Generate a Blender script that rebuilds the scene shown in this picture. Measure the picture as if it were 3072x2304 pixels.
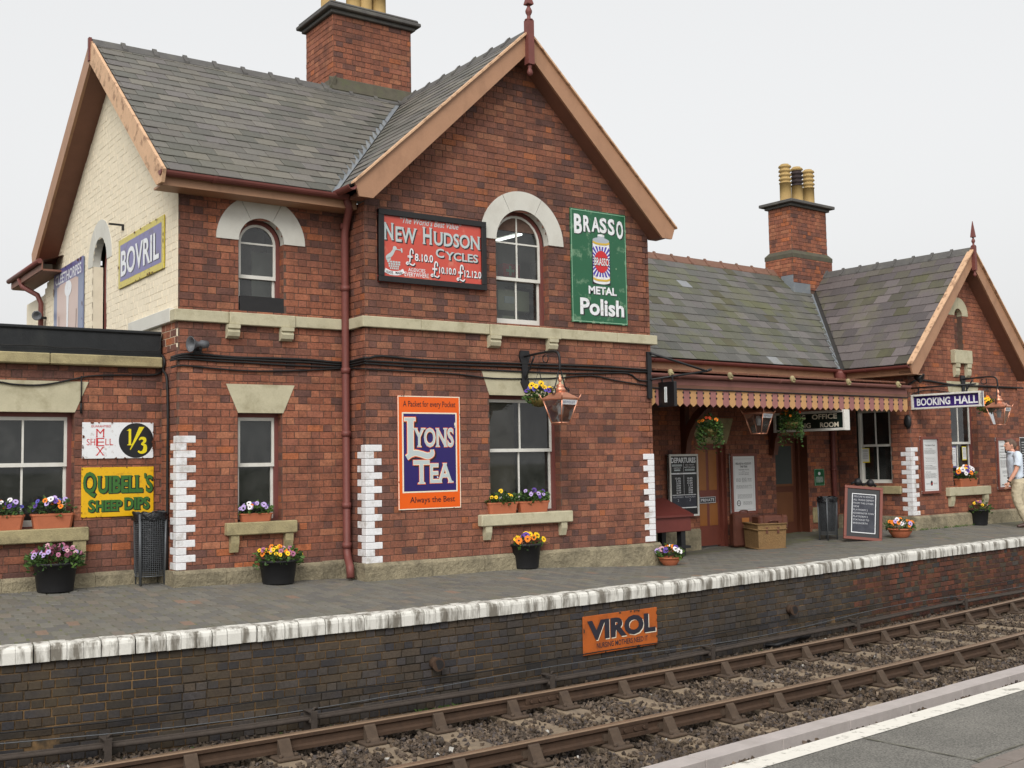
import bpy, bmesh, math, random
import numpy as np
from mathutils import Matrix, Vector

for _o in list(bpy.data.objects): bpy.data.objects.remove(_o)
SC = bpy.context.scene
COL = SC.collection
R = math.radians
rnd = random.Random(7)

# ---------------------------------------------------------------- camera
CAMZ = 1.5                                  # eye height above the coping of the station platform
FPX, CX, CY = 3340.0, 1536.0, 1152.0        # focal length and centre in pixels of the 3072 px photograph
YAW, PIT, ROL = R(35.22), R(3.98), R(-0.97)
def _cam_rows():
    f = np.array([math.sin(YAW)*math.cos(PIT), math.cos(YAW)*math.cos(PIT), math.sin(PIT)])
    r = np.array([math.cos(YAW), -math.sin(YAW), 0.0]); u = np.cross(r, f)
    c, s = math.cos(ROL), math.sin(ROL)
    return c*r + s*u, -s*r + c*u, f
CR, CU, CF = _cam_rows()
cam = bpy.data.cameras.new('camera'); camo = bpy.data.objects.new('camera', cam); COL.objects.link(camo)
cam.sensor_width = 36.0; cam.lens = FPX/3072*36.0; cam.clip_end = 3000; cam.clip_start = .05
m4 = Matrix(((CR[0], CU[0], -CF[0], 0), (CR[1], CU[1], -CF[1], 0), (CR[2], CU[2], -CF[2], CAMZ), (0, 0, 0, 1)))
camo.matrix_world = m4
SC.camera = camo

# ---------------------------------------------------------------- world, sun, exposure: bright overcast
SUN_EL, SUN_AZ = R(40), R(222)              # azimuth clockwise from +Y; high and behind the camera to its left
W = bpy.data.worlds.new('World'); SC.world = W; W.use_nodes = True
nt = W.node_tree; nt.nodes.clear()
sky = nt.nodes.new('ShaderNodeTexSky'); sky.sky_type = 'NISHITA'; sky.sun_disc = False
sky.sun_elevation = SUN_EL; sky.sun_rotation = SUN_AZ; sky.dust_density = 6; sky.air_density = 1.5
hs = nt.nodes.new('ShaderNodeHueSaturation'); hs.inputs['Saturation'].default_value = .12
b1 = nt.nodes.new('ShaderNodeBackground'); b1.inputs[1].default_value = .05
b2 = nt.nodes.new('ShaderNodeBackground'); b2.inputs[0].default_value = (.845, .85, .855, 1); b2.inputs[1].default_value = .63
ad = nt.nodes.new('ShaderNodeAddShader'); wo = nt.nodes.new('ShaderNodeOutputWorld')
nt.links.new(sky.outputs[0], hs.inputs['Color']); nt.links.new(hs.outputs[0], b1.inputs[0])
nt.links.new(b1.outputs[0], ad.inputs[0]); nt.links.new(b2.outputs[0], ad.inputs[1]); nt.links.new(ad.outputs[0], wo.inputs[0])
sl = bpy.data.lights.new('sun', 'SUN'); sl.energy = 1.5; sl.angle = R(32); sl.color = (1, .965, .91)
so = bpy.data.objects.new('sun', sl); COL.objects.link(so)
_d = Vector((math.sin(SUN_AZ)*math.cos(SUN_EL), math.cos(SUN_AZ)*math.cos(SUN_EL), math.sin(SUN_EL)))
so.rotation_euler = _d.to_track_quat('Z', 'Y').to_euler(); so.location = (-6, -6, 12)
SC.view_settings.view_transform = 'Standard'; SC.view_settings.look = 'None'
SC.view_settings.exposure = 0.27; SC.view_settings.gamma = 1.0; SC.view_settings.use_curve_mapping = False
SC.render.engine = 'CYCLES'

# ---------------------------------------------------------------- pixel (3072 wide photograph) -> place on a known plane
def ray(px, py):
    a, b = (px-CX)/FPX, (py-CY)/FPX
    return a*CR - b*CU + CF
def FY(px, py, Y): d = ray(px, py); t = Y/d[1]; return d[0]*t, d[2]*t + CAMZ
def FX(px, py, X): d = ray(px, py); t = X/d[0]; return d[1]*t, d[2]*t + CAMZ
def FZ(px, py, z): d = ray(px, py); t = (z-CAMZ)/d[2]; return d[0]*t, d[1]*t
HO = np.array([11.27, 12.36]); HA = R(3)    # frame of the booking hall: turned 3 degrees from the station house
HX = np.array([math.cos(HA), math.sin(HA)]); HY = np.array([-math.sin(HA), math.cos(HA)])
def HV(px, py, v): d = ray(px, py); t = (v + HO@HY)/(d[:2]@HY); return (d[:2]*t - HO)@HX, d[2]*t + CAMZ
def HU(px, py, u): d = ray(px, py); t = (u + HO@HX)/(d[:2]@HX); return (d[:2]*t - HO)@HY, d[2]*t + CAMZ
def HW(u, v): p = HO + u*HX + v*HY; return p[0], p[1]
def seen(p):                                 # rough size on the picture of a metre at p
    return 1.0/max(.1, (p[0]*CF[0] + p[1]*CF[1] + (p[2]-CAMZ)*CF[2]))
# ================================================================ mesh and object helpers
SPACE = {}
def lin(c):
    return tuple((x/12.92 if x <= .04045 else ((x+.055)/1.055)**2.4) for x in (v/255 for v in c))
def link(o, parent=None, space=None):
    COL.objects.link(o)
    SPACE[o.name] = space if space is not None else o.matrix_basis.copy()
    if parent is not None:
        o.parent = parent; o.matrix_parent_inverse = SPACE[parent.name].inverted()
    return o
def tag(o, label=None, cat=None, group=None, kind=None):
    if label: o['label'] = label
    if cat: o['category'] = cat
    if group: o['group'] = group
    if kind: o['kind'] = kind
    return o
def thing(name, loc, label, cat, group=None, rotz=0, local=False, rot=None):
    """Empty at a thing's base. local=True: children are given in its own coordinates."""
    e = bpy.data.objects.new(name, None); e.empty_display_size = .2; e.location = loc
    e.rotation_euler = rot if rot else (0, 0, rotz)
    link(e, None, Matrix.Identity(4) if local else Matrix.Translation(loc))
    return tag(e, label, cat, group)
class MB:
    def __init__(s, xf=None): s.xf = xf; s.v = []; s.f = []; s.m = []; s.c = []; s.cur = 0; s.col = (1, 1, 1, 1); s.usecol = False; s.sm = []; s.smooth = False
    def face(s, idx):
        s.f.append(tuple(idx)); s.m.append(s.cur); s.c.append(s.col); s.sm.append(s.smooth)
    def add(s, vs, fs):
        n = len(s.v); s.v.extend([tuple(p) for p in vs])
        for f in fs: s.face([n+i for i in f])
    def box(s, x0, x1, y0, y1, z0, z1):
        s.add([(x0,y0,z0),(x1,y0,z0),(x1,y1,z0),(x0,y1,z0),(x0,y0,z1),(x1,y0,z1),(x1,y1,z1),(x0,y1,z1)],
              [(0,3,2,1),(4,5,6,7),(0,1,5,4),(1,2,6,5),(2,3,7,6),(3,0,4,7)])
        return s
    def bbox(s, x0, x1, y0, y1, z0, z1, b=.006):
        """box with chamfered edges"""
        xs, ys, zs = (x0, x0+b, x1-b, x1), (y0, y0+b, y1-b, y1), (z0, z0+b, z1-b, z1)
        bm = bmesh.new(); bmesh.ops.create_cube(bm, size=1)
        for v in bm.verts: v.co = ((x0+x1)/2+v.co.x*(x1-x0), (y0+y1)/2+v.co.y*(y1-y0), (z0+z1)/2+v.co.z*(z1-z0))
        bmesh.ops.bevel(bm, geom=list(bm.edges), offset=b, segments=1, affect='EDGES')
        s.bm(bm); return s
    def bm(s, bm):
        bm.verts.index_update(); s.add([v.co[:] for v in bm.verts], [[v.index for v in f.verts] for f in bm.faces]); bm.free()
    def prism(s, poly, axis, a, b):
        """poly: 2-D points in the plane across `axis` (x: (y,z), y: (x,z), z: (x,y)); extruded from a to b"""
        def P(p, t): return {'x': (t, p[0], p[1]), 'y': (p[0], t, p[1]), 'z': (p[0], p[1], t)}[axis]
        n = len(poly); vs = [P(p, a) for p in poly] + [P(p, b) for p in poly]
        s.add(vs, [tuple(range(n))[::-1], tuple(range(n, 2*n))] + [(i, (i+1) % n, n+(i+1) % n, n+i) for i in range(n)])
        return s
    def tube(s, pts, r, n=8, cap=True, flat=None):
        pts = [Vector(p) for p in pts]; rs = r if isinstance(r, (list, tuple)) else [r]*len(pts)
        base = len(s.v); up = None; sm0 = s.smooth; s.smooth = True
        for i, p in enumerate(pts):
            t = (pts[min(i+1, len(pts)-1)] - pts[max(i-1, 0)]).normalized()
            if up is None:
                up = Vector((0, 0, 1)) if abs(t.z) < .9 else Vector((1, 0, 0))
            a = t.cross(up)
            if a.length < 1e-6: a = t.cross(Vector((1, 0, 0)))
            a.normalize(); b = a.cross(t).normalized(); up = b
            for k in range(n):
                q = 2*math.pi*k/n; e = (1, 1) if flat is None else flat
                s.v.append(tuple(p + a*(math.cos(q)*rs[i]*e[0]) + b*(math.sin(q)*rs[i]*e[1])))
        for i in range(len(pts)-1):
            for k in range(n):
                s.face((base+i*n+k, base+i*n+(k+1) % n, base+(i+1)*n+(k+1) % n, base+(i+1)*n+k))
        s.smooth = False
        if cap:
            s.face([base+k for k in range(n)][::-1]); s.face([base+(len(pts)-1)*n+k for k in range(n)])
        s.smooth = sm0; return s
    def lathe(s, prof, n=16, c=(0, 0, 0), a0=0.0, smooth=True, close=True):
        base = len(s.v); sm0 = s.smooth; s.smooth = smooth
        for r, z in prof:
            for k in range(n):
                q = a0 + 2*math.pi*k/n; s.v.append((c[0]+r*math.cos(q), c[1]+r*math.sin(q), c[2]+z))
        for i in range(len(prof)-1):
            for k in range(n):
                s.face((base+i*n+k, base+i*n+(k+1) % n, base+(i+1)*n+(k+1) % n, base+(i+1)*n+k))
        s.smooth = False
        if close:
            s.face([base+k for k in range(n)][::-1]); s.face([base+(len(prof)-1)*n+k for k in range(n)])
        s.smooth = sm0; return s
    def poly(s, pts): s.add(pts, [tuple(range(len(pts)))]); return s
    def build(s, name, mat, parent=None, origin=None, recenter=True):
        vs = np.array([s.xf(p) for p in s.v] if s.xf else s.v, float)
        if origin is None:
            origin = (vs.min(0)+vs.max(0))/2 if recenter else np.zeros(3)
        origin = np.array(origin, float)
        me = bpy.data.meshes.new(name); me.from_pydata((vs-origin).tolist(), [], s.f)
        for mm in (mat if isinstance(mat, (list, tuple)) else [mat]): me.materials.append(mm)
        me.polygons.foreach_set('material_index', s.m); me.polygons.foreach_set('use_smooth', s.sm)
        if s.usecol:
            ca = me.color_attributes.new('col', 'FLOAT_COLOR', 'CORNER')
            cc = np.repeat(np.array(s.c, np.float32), [len(f) for f in s.f], axis=0); ca.data.foreach_set('color', cc.ravel())
        me.update()
        o = bpy.data.objects.new(name, me); o.location = origin
        return link(o, parent, Matrix.Translation(origin))
def box(name, mat, parent, x0, x1, y0, y1, z0, z1, b=0):
    m = MB(); (m.bbox(x0, x1, y0, y1, z0, z1, b) if b else m.box(x0, x1, y0, y1, z0, z1)); return m.build(name, mat, parent)

# ---- many alike pieces: the ones that show largest become objects, the rest one "stuff" mesh
def unit_piece(ch=.05):
    """unit block, x -.5...5, z -.5...5, y 0 (back) to -1 (face), face chamfered, no back"""
    cx, cz = .018, .045
    v = []
    for (y, ix, iz) in ((0, 0, 0), (-.62, 0, 0), (-1, cx, cz)):
        v += [(-.5+ix, y, -.5+iz), (.5-ix, y, -.5+iz), (.5-ix, y, .5-iz), (-.5+ix, y, .5-iz)]
    f = []
    for k in (0, 4):
        for i in range(4): j = (i+1) % 4; f.append((k+i, k+j, k+4+j, k+4+i))
    f.append((8, 9, 10, 11))
    return np.array(v, float), f
UNIT_V, UNIT_F = unit_piece()
_unit_mesh = {}
def unit_mesh(mat, name='brick'):
    k = (mat.name, name)
    if k not in _unit_mesh:
        me = bpy.data.meshes.new(name); me.from_pydata(UNIT_V.tolist(), [], UNIT_F); me.polygons.foreach_set('use_smooth', [False]*len(UNIT_F)); me.materials.append(mat); me.update(); _unit_mesh[k] = me
    return _unit_mesh[k]
def pieces(items, name, mat_obj, mat_stuff, parent, stuff_name, nobj=300, to_world=None, stuff_parent=None):
    """items: (centre of back face (3), rot matrix 3x3 (np), (sx, sy, sz), colour, can_be_object)"""
    tw = to_world or (lambda p: p)
    order = sorted(range(len(items)), key=lambda i: -(seen(tw(items[i][0]))**2*items[i][2][0]*items[i][2][2]) if items[i][4] else 1)
    pick = set(i for i in order[:nobj] if items[i][4])
    me = unit_mesh(mat_obj, name)
    rest = []
    for i, it in enumerate(items):
        if i in pick:
            c, rot, sc, col = it[:4]
            o = bpy.data.objects.new(name, me)
            M = Matrix.Translation(Vector(c)) @ Matrix(rot.tolist()).to_4x4() @ Matrix.Diagonal((sc[0], sc[1], sc[2], 1))
            o.matrix_basis = M; o.color = (*col[:3], 1); link(o, parent, M)
        else: rest.append(it)
    if rest: stuff_mesh(rest, stuff_name, mat_stuff, stuff_parent or parent)
def stuff_mesh(rest, name, mat, parent):
    n = len(rest); nv = len(UNIT_V)
    V = np.zeros((n, nv, 3)); C = np.zeros((n, 4), np.float32)
    for i, (c, rot, sc, col, _) in enumerate(rest):
        V[i] = (UNIT_V*np.array(sc)) @ rot.T + np.array(c); C[i] = (*col[:3], 1)
    return fast_mesh(V.reshape(-1, 3), np.array(UNIT_F), n, nv, name, mat, parent, C)
def fast_mesh(V, F, n, nv, name, mat, parent, C=None, kind='stuff'):
    F = np.asarray(F); k = F.shape[1]
    idx = (F[None] + (np.arange(n)*nv)[:, None, None]).reshape(-1)
    nf = n*len(F); me = bpy.data.meshes.new(name)
    org = (V.min(0)+V.max(0))/2
    me.vertices.add(len(V)); me.vertices.foreach_set('co', (V-org).astype(np.float32).ravel())
    me.loops.add(len(idx)); me.loops.foreach_set('vertex_index', idx.astype(np.int32))
    me.polygons.add(nf); me.polygons.foreach_set('loop_start', np.arange(0, len(idx), k, dtype=np.int32))
    try: me.polygons.foreach_set('loop_total', np.full(nf, k, np.int32))
    except Exception: pass
    me.materials.append(mat); me.update(calc_edges=True); me.validate(); me.polygons.foreach_set('use_smooth', np.zeros(len(me.polygons), bool))
    if C is not None:
        ca = me.color_attributes.new('col', 'FLOAT_COLOR', 'CORNER'); ca.data.foreach_set('color', np.repeat(C, len(F)*k, axis=0).ravel())
    o = bpy.data.objects.new(name, me); o.location = org; link(o, parent, Matrix.Translation(org))
    o['kind'] = kind; return o
I3 = np.eye(3)
def rz(a): return np.array([[math.cos(a), -math.sin(a), 0], [math.sin(a), math.cos(a), 0], [0, 0, 1]])
ROT_LEFT = rz(-math.pi/2)       # a face that looks towards -x

# ================================================================ materials (all procedural)
class NB:
    def __init__(s, name):
        s.m = bpy.data.materials.new(name); s.m.use_nodes = True; s.t = s.m.node_tree; s.t.nodes.clear()
        s.out = s.n('ShaderNodeOutputMaterial'); s.b = s.n('ShaderNodeBsdfPrincipled'); s.l(s.b.outputs[0], s.out.inputs[0])
    def n(s, t, **k):
        x = s.t.nodes.new(t)
        for a, b in k.items(): setattr(x, a, b)
        return x
    def l(s, a, b): s.t.links.new(a, b)
    def pos(s, sc=(1, 1, 1)):
        g = s.n('ShaderNodeNewGeometry'); mp = s.n('ShaderNodeMapping'); mp.inputs['Scale'].default_value = sc
        s.l(g.outputs['Position'], mp.inputs[0]); return mp.outputs[0]
    def noise(s, scale, detail=4, vec=None, rough=.6):
        x = s.n('ShaderNodeTexNoise'); x.inputs['Scale'].default_value = scale; x.inputs['Detail'].default_value = detail; x.inputs['Roughness'].default_value = rough
        s.l(vec if vec is not None else s.pos(), x.inputs['Vector']); return x.outputs['Fac']
    def rng(s, v, a, b, c=0., d=1.):
        x = s.n('ShaderNodeMapRange'); x.inputs[1].default_value = a; x.inputs[2].default_value = b; x.inputs[3].default_value = c; x.inputs[4].default_value = d
        s.l(v, x.inputs[0]); return x.outputs[0]
    def mix(s, fac, a, b, mode='MIX'):
        x = s.n('ShaderNodeMix', data_type='RGBA', blend_type=mode)
        for sock, v in ((x.inputs['Factor'], fac), (x.inputs['A'], a), (x.inputs['B'], b)):
            if isinstance(v, (int, float)): sock.default_value = v
            elif isinstance(v, tuple): sock.default_value = (*v[:3], 1)
            else: s.l(v, sock)
        return x.outputs['Result']
    def mul(s, a, b):
        x = s.n('ShaderNodeMath', operation='MULTIPLY')
        for sock, v in ((x.inputs[0], a), (x.inputs[1], b)):
            if isinstance(v, (int, float)): sock.default_value = v
            else: s.l(v, sock)
        return x.outputs[0]
    def bump(s, h, dist=.01, st=.5):
        x = s.n('ShaderNodeBump'); x.inputs['Strength'].default_value = st; x.inputs['Distance'].default_value = dist
        s.l(h, x.inputs['Height']); s.l(x.outputs[0], s.b.inputs['Normal'])
    def done(s, col, rough=.8, metal=0., spec=.5):
        if isinstance(col, tuple): s.b.inputs['Base Color'].default_value = (*col[:3], 1)
        else: s.l(col, s.b.inputs['Base Color'])
        if isinstance(rough, float): s.b.inputs['Roughness'].default_value = rough
        else: s.l(rough, s.b.inputs['Roughness'])
        s.b.inputs['Metallic'].default_value = metal; s.b.inputs['Specular IOR Level'].default_value = spec
        return s.m
def sc3(c, k): return tuple(min(1, x*k) for x in c[:3])
def plain(name, c, rough=.7, var=.18, scale=9, metal=0., bump=.25, dist=.004, dirt=None, dirt_amt=.5, dscale=3., dstretch=(1, 1, 1), spec=.4, fine=60, d0=.5, d1=.72):
    """c in sRGB 0-255"""
    n = NB(name); c = lin(c)
    f = n.noise(scale, 5)
    col = n.mix(n.rng(f, .3, .7), sc3(c, 1-var), sc3(c, 1+var))
    f2 = n.noise(fine, 4)
    col = n.mix(.35, col, n.mix(n.rng(f2, .3, .7), sc3(c, 1-var*1.3), sc3(c, 1+var)))
    if dirt:
        g = n.noise(dscale, 6, n.pos(dstretch), .68)
        col = n.mix(n.mul(n.rng(g, d0, d1), dirt_amt), col, lin(dirt))
    if bump: n.bump(f2, dist, bump)
    return n.done(col, rough, metal, spec)
def piece_mat(name, source, rough=.82, soot=None, soot_amt=.5, soot_scale=.9, speck=.16, bump=.5, moss=None, moss_amt=0., moss_scale=1.2, fine=45, stretch=(1, 1, 1), m0=.5, m1=.68, blotch=0., streak=0.):
    """bricks, slates, pavers: colour of the single piece from the object or from the mesh, wear on top"""
    n = NB(name)
    if source == 'obj': col = n.n('ShaderNodeObjectInfo').outputs['Color']
    else: a = n.n('ShaderNodeAttribute'); a.attribute_name = 'col'; col = a.outputs['Color']
    f = n.noise(fine, 5, n.pos(stretch), .7)
    col = n.mix(1.0, col, n.mix(n.rng(f, .28, .72), (1-speck*2,)*3, (1+speck,)*3), 'MULTIPLY')
    if soot:
        g = n.noise(soot_scale, 6, None, .62); col = n.mix(n.mul(n.rng(g, .47, .7), soot_amt), col, lin(soot))
    if moss:
        g = n.noise(moss_scale, 6, n.pos((1, 1.3, 1)), .65); col = n.mix(n.mul(n.rng(g, m0, m1), moss_amt), col, lin(moss))
    if blotch:
        g = n.noise(3.6, 7, n.pos((1, 1, 1.5)), .72); col = n.mix(n.mul(n.rng(g, .5, .66), blotch), col, lin((58, 40, 38)))
        g = n.noise(150, 2, n.pos((1, 1, .35))); col = n.mix(n.mul(n.rng(g, .74, .78), .55), col, lin((190, 176, 164)))
    if streak:
        g = n.noise(1., 5, n.pos((7, 7, .45)), .65); col = n.mix(n.mul(n.rng(g, .5, .68), streak), col, lin((60, 46, 42)))
    n.bump(f, .004, bump)
    return n.done(col, rough, 0., .3)

MT = {}
MT['brick_o'] = piece_mat('brick_face', 'obj', soot=(58, 42, 38), soot_amt=.42, speck=.24, blotch=.42, streak=.3)
MT['brick_s'] = piece_mat('brick_face_joined', 'att', soot=(58, 42, 38), soot_amt=.42, speck=.24, blotch=.42, streak=.3)
MT['mortar'] = plain('brick_mortar', (96, 76, 66), .95, .25, 14)
MT['cream'] = plain('cream_painted_brick', (231, 219, 195), .6, .05, 6, bump=.3, dirt=(190, 176, 150), dirt_amt=.35, dscale=2)
MT['cream_o'] = piece_mat('cream_painted_brick_face', 'obj', speck=.05, bump=.25)
MT['cream_s'] = piece_mat('cream_painted_brick_joined', 'att', speck=.05, bump=.25)
MT['white_o'] = piece_mat('white_painted_brick', 'obj', .6, speck=.07, bump=.5, moss=(158, 150, 138), moss_amt=.6, moss_scale=5, m0=.52, m1=.66)
MT['bluebrick_o'] = piece_mat('blue_brick_face', 'obj', .85, soot=(50, 46, 40), soot_amt=.6, moss=(86, 74, 54), moss_amt=.45, bump=.25, speck=.22)
MT['bluebrick_s'] = piece_mat('blue_brick_joined', 'att', .85, soot=(50, 46, 40), soot_amt=.6, moss=(86, 74, 54), moss_amt=.45, bump=.25, speck=.22)
MT['wallmortar'] = plain('ochre_mortar', (124, 98, 66), .95, .3, 9, dirt=(46, 42, 36), dirt_amt=.95, dscale=1.6, d0=.42, d1=.56)
MT['slate_o'] = piece_mat('slate_face', 'obj', .62, speck=.12, moss=(104, 102, 84), moss_amt=.3, moss_scale=1.0, fine=30)
MT['hslate_o'] = piece_mat('mossy_slate_face', 'obj', .62, speck=.12, moss=(102, 102, 70), moss_amt=.5, moss_scale=1.0, fine=30)
MT['hslate_s'] = piece_mat('mossy_slate_joined', 'att', .62, speck=.12, moss=(102, 102, 70), moss_amt=.5, moss_scale=1.0, fine=30)
MT['slate_s'] = piece_mat('slate_joined', 'att', .62, speck=.12, moss=(104, 102, 84), moss_amt=.3, moss_scale=1.0, fine=30)
MT['paver_o'] = piece_mat('paver_face', 'obj', .85, bump=.3, speck=.1, moss=(92, 96, 62), moss_amt=.35, moss_scale=1.6, m0=.55, m1=.75)
MT['paver_s'] = piece_mat('paver_joined', 'att', .85, bump=.3, speck=.1, moss=(92, 96, 62), moss_amt=.35, moss_scale=1.6, m0=.55, m1=.75)
MT['joint'] = plain('paving_joint', (100, 98, 86), .95, .4, 5, dirt=(104, 112, 52), dirt_amt=.7, dscale=2.2)
MT['stone'] = plain('buff_stone', (184, 177, 150), .85, .12, 5, dirt=(128, 118, 88), dirt_amt=.55, dscale=4)
MT['stonegrey'] = plain('grey_painted_stone', (203, 201, 192), .7, .05, 4, dirt=(168, 162, 150), dirt_amt=.35, dscale=2.5)
MT['stonedirty'] = plain('weathered_stone', (160, 148, 112), .9, .22, 7, bump=.7, dist=.01, dirt=(92, 84, 66), dirt_amt=.75, dscale=3)
MT['stoneplinth'] = plain('plinth_stone', (146, 136, 112), .9, .28, 6, bump=1., dist=.03, fine=22, dirt=(88, 82, 68), dirt_amt=.85, dscale=3.2, d0=.45)
MT['cement'] = plain('cement_flaunching', (84, 80, 68), .9, .25, 8, dirt=(72, 80, 48), dirt_amt=.7, dscale=4)
MT['lead'] = plain('lead_sheet', (128, 134, 140), .5, .15, 5, metal=.2, dirt=(160, 156, 138), dirt_amt=.4, dscale=5)
MT['ridge'] = plain('grey_ridge_tile', (88, 86, 84), .8, .2, 8, dirt=(120, 118, 104), dirt_amt=.4)
MT['ridge_red'] = plain('brown_ridge_tile', (120, 88, 74), .85, .2, 8, dirt=(100, 92, 74), dirt_amt=.5)
MT['backing'] = plain('roof_boarding', (52, 50, 48), .9, .2)
MT['tan'] = plain('tan_gloss_paint', (166, 126, 98), .55, .08, 4, bump=.2, dirt=(128, 94, 72), dirt_amt=.5, dscale=4, dstretch=(1, 1, .5))
MT['tanpeel'] = plain('peeling_tan_paint', (206, 168, 134), .7, .12, 10, dirt=(120, 84, 62), dirt_amt=.7, dscale=7, d0=.52, d1=.62)
MT['maroon'] = plain('maroon_paint', (116, 66, 60), .55, .14, 6, bump=.2, dirt=(88, 52, 46), dirt_amt=.6)
MT['canopymaroon'] = plain('dusty_maroon_paint', (140, 94, 86), .65, .12, 6, bump=.2, dirt=(112, 74, 66), dirt_amt=.6)
MT['maroon_light'] = plain('faded_maroon_paint', (152, 102, 98), .6, .08, 6, bump=.15)
MT['valtan'] = plain('valance_tan_paint', (190, 146, 98), .6, .08, 6, bump=.15)
MT['white'] = plain('white_gloss_paint', (214, 212, 204), .45, .05, 8, bump=.12, dirt=(168, 164, 150), dirt_amt=.35, dscale=6)
MT['coping'] = plain('white_painted_coping', (214, 212, 204), .7, .06, 12, bump=.5, dirt=(84, 76, 62), dirt_amt=.85, dscale=6., dstretch=(1.3, 1.3, .2), d0=.46, d1=.6)
MT['black'] = plain('black_paint', (34, 33, 34), .5, .25, 10, bump=.15)
MT['iron'] = plain('black_iron', (32, 32, 34), .5, .3, 20)
MT['felt'] = plain('black_roof_felt', (38, 40, 42), .85, .25, 6, bump=.5, dirt=(74, 74, 68), dirt_amt=.4, dscale=2, dstretch=(1, 1, .4))
MT['cable'] = plain('black_cable', (30, 29, 29), .6, .2, 20)
MT['plasticblack'] = plain('black_plastic_tub', (32, 32, 34), .55, .15, 20, bump=.1)
MT['bag'] = plain('black_bin_bag', (24, 25, 28), .22, .2, 20, bump=.8, dist=.03, fine=18)
MT['galv'] = plain('galvanised_wire', (100, 103, 106), .5, .15, 20, metal=.4)
MT['terra'] = plain('terracotta', (176, 102, 70), .75, .1, 12, dirt=(150, 88, 66), dirt_amt=.5)
MT['soil'] = plain('soil', (52, 40, 30), .95, .3, 30)
MT['copper'] = plain('polished_copper', (222, 158, 130), .38, .1, 6, metal=.7, bump=.1)
MT['pot_buff'] = plain('buff_chimney_pot', (176, 148, 96), .8, .12, 6, dirt=(120, 92, 60), dirt_amt=.4)
MT['pot_soot'] = plain('sooty_chimney_pot', (54, 44, 44), .85, .25, 10)
MT['rodsteel'] = plain('dull_rod_steel', (66, 58, 52), .9, .3, 12)
MT['rail_side'] = plain('rusty_rail_web', (72, 54, 41), .85, .25, 14, dirt=(48, 36, 28), dirt_amt=.6)
MT['rail_top'] = plain('worn_rail_head', (146, 122, 100), .38, .15, 12, metal=.5)
MT['chair'] = plain('rusty_rail_chair', (80, 66, 54), .9, .25, 14, dirt=(58, 48, 42), dirt_amt=.6)
MT['sleeper'] = plain('weathered_sleeper', (136, 120, 100), .92, .22, 7, bump=.8, dist=.006, dirt=(92, 84, 76), dirt_amt=.75, dscale=2.5)
MT['ballast'] = piece_mat('ballast_stone', 'att', .9, speck=.15, bump=.6, soot=(58, 48, 38), soot_amt=.55, soot_scale=1.5, fine=25)
MT['ballastbed'] = plain('ballast_bed', (54, 47, 41), .95, .4, 30, bump=1., dist=.03)
MT['concrete'] = plain('trough_concrete', (176, 168, 164), .9, .1, 8, dirt=(144, 136, 130), dirt_amt=.4)
def _asph():
    n = NB('asphalt'); a = n.noise(3, 5); b = n.noise(95, 2); c = n.noise(60, 2)
    col = n.mix(n.rng(a, .3, .7), lin((104, 102, 97)), lin((122, 119, 113))); col = n.mix(n.rng(b, .35, .65), n.mix(1., col, (.6, .6, .6), 'MULTIPLY'), n.mix(1., col, (1.3, 1.3, 1.28), 'MULTIPLY')); col = n.mix(n.mul(n.rng(c, .66, .74), .8), col, lin((172, 168, 158)))
    n.bump(b, .002, .5); return n.done(col, .95, 0., .3)
MT['asphalt'] = _asph()
MT['whiteline'] = plain('worn_white_line', (218, 214, 204), .8, .06, 20, bump=.5, dirt=(118, 114, 104), dirt_amt=.85, dscale=14, d0=.55, d1=.66)
MT['redflag'] = plain('worn_paving_brick', (122, 113, 106), .9, .15, 8)
MT['ground'] = plain('rough_ground', (84, 84, 62), .95, .3, .5)
MT['darkroom'] = plain('dark_room', (58, 60, 54), .95, .1, 2, bump=0)
MT['paleroom'] = plain('office_room', (196, 200, 186), .9, .1, 2, bump=0)
MT['blind'] = plain('grey_blind', (66, 70, 67), .9, .06, 3, bump=.1)
MT['blind_brown'] = plain('brown_blind', (92, 84, 62), .9, .06, 3, bump=.1)
MT['wicker'] = plain('wicker', (132, 104, 68), .85, .2, 18, bump=1., dist=.02, fine=55, dirt=(120, 88, 54), dirt_amt=.5)
MT['leather'] = plain('brown_leather', (92, 54, 42), .5, .2, 8)
MT['brownpaint'] = plain('brown_paint', (92, 52, 36), .5, .12, 6, bump=.15)
MT['ochrepanel'] = plain('ochre_paint', (156, 100, 52), .5, .1, 6, bump=.15)
MT['doorred'] = plain('red_brown_paint', (122, 68, 56), .5, .1, 6, bump=.15)
MT['boxred'] = plain('red_oxide_paint', (108, 52, 46), .5, .12, 8, bump=.2)
MT['chalk'] = plain('chalkboard', (60, 62, 70), .85, .2, 6, dirt=(92, 94, 100), dirt_amt=.4)
MT['chalkmark'] = plain('chalk', (190, 192, 196), .9, .05)
MT['horn'] = plain('grey_horn', (92, 94, 98), .5, .1)
MT['paper'] = plain('poster_paper', (214, 215, 214), .5, .03, 4, bump=.05)
MT['ink'] = plain('black_ink', (38, 36, 36), .6, .1, bump=0)
MT['inkgrey'] = plain('grey_small_print', (120, 120, 120), .6, .1, bump=0)
def enamel(name, c, chip=None, amt=.0, scale=6): return plain(name, c, .28, .05, 3, bump=.06, dirt=chip, dirt_amt=amt, dscale=scale, d0=.56, d1=.64, spec=.5)
MT['e_orange'] = enamel('orange_enamel', (226, 92, 12)); MT['e_navy'] = enamel('dark_blue_enamel', (40, 28, 96))
MT['e_cream'] = enamel('cream_enamel', (232, 222, 200)); MT['e_grey'] = enamel('pale_grey_enamel', (184, 194, 194))
MT['e_rim'] = enamel('orange_red_enamel', (214, 92, 58)); MT['e_dark'] = enamel('near_black_enamel', (34, 28, 34))
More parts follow.
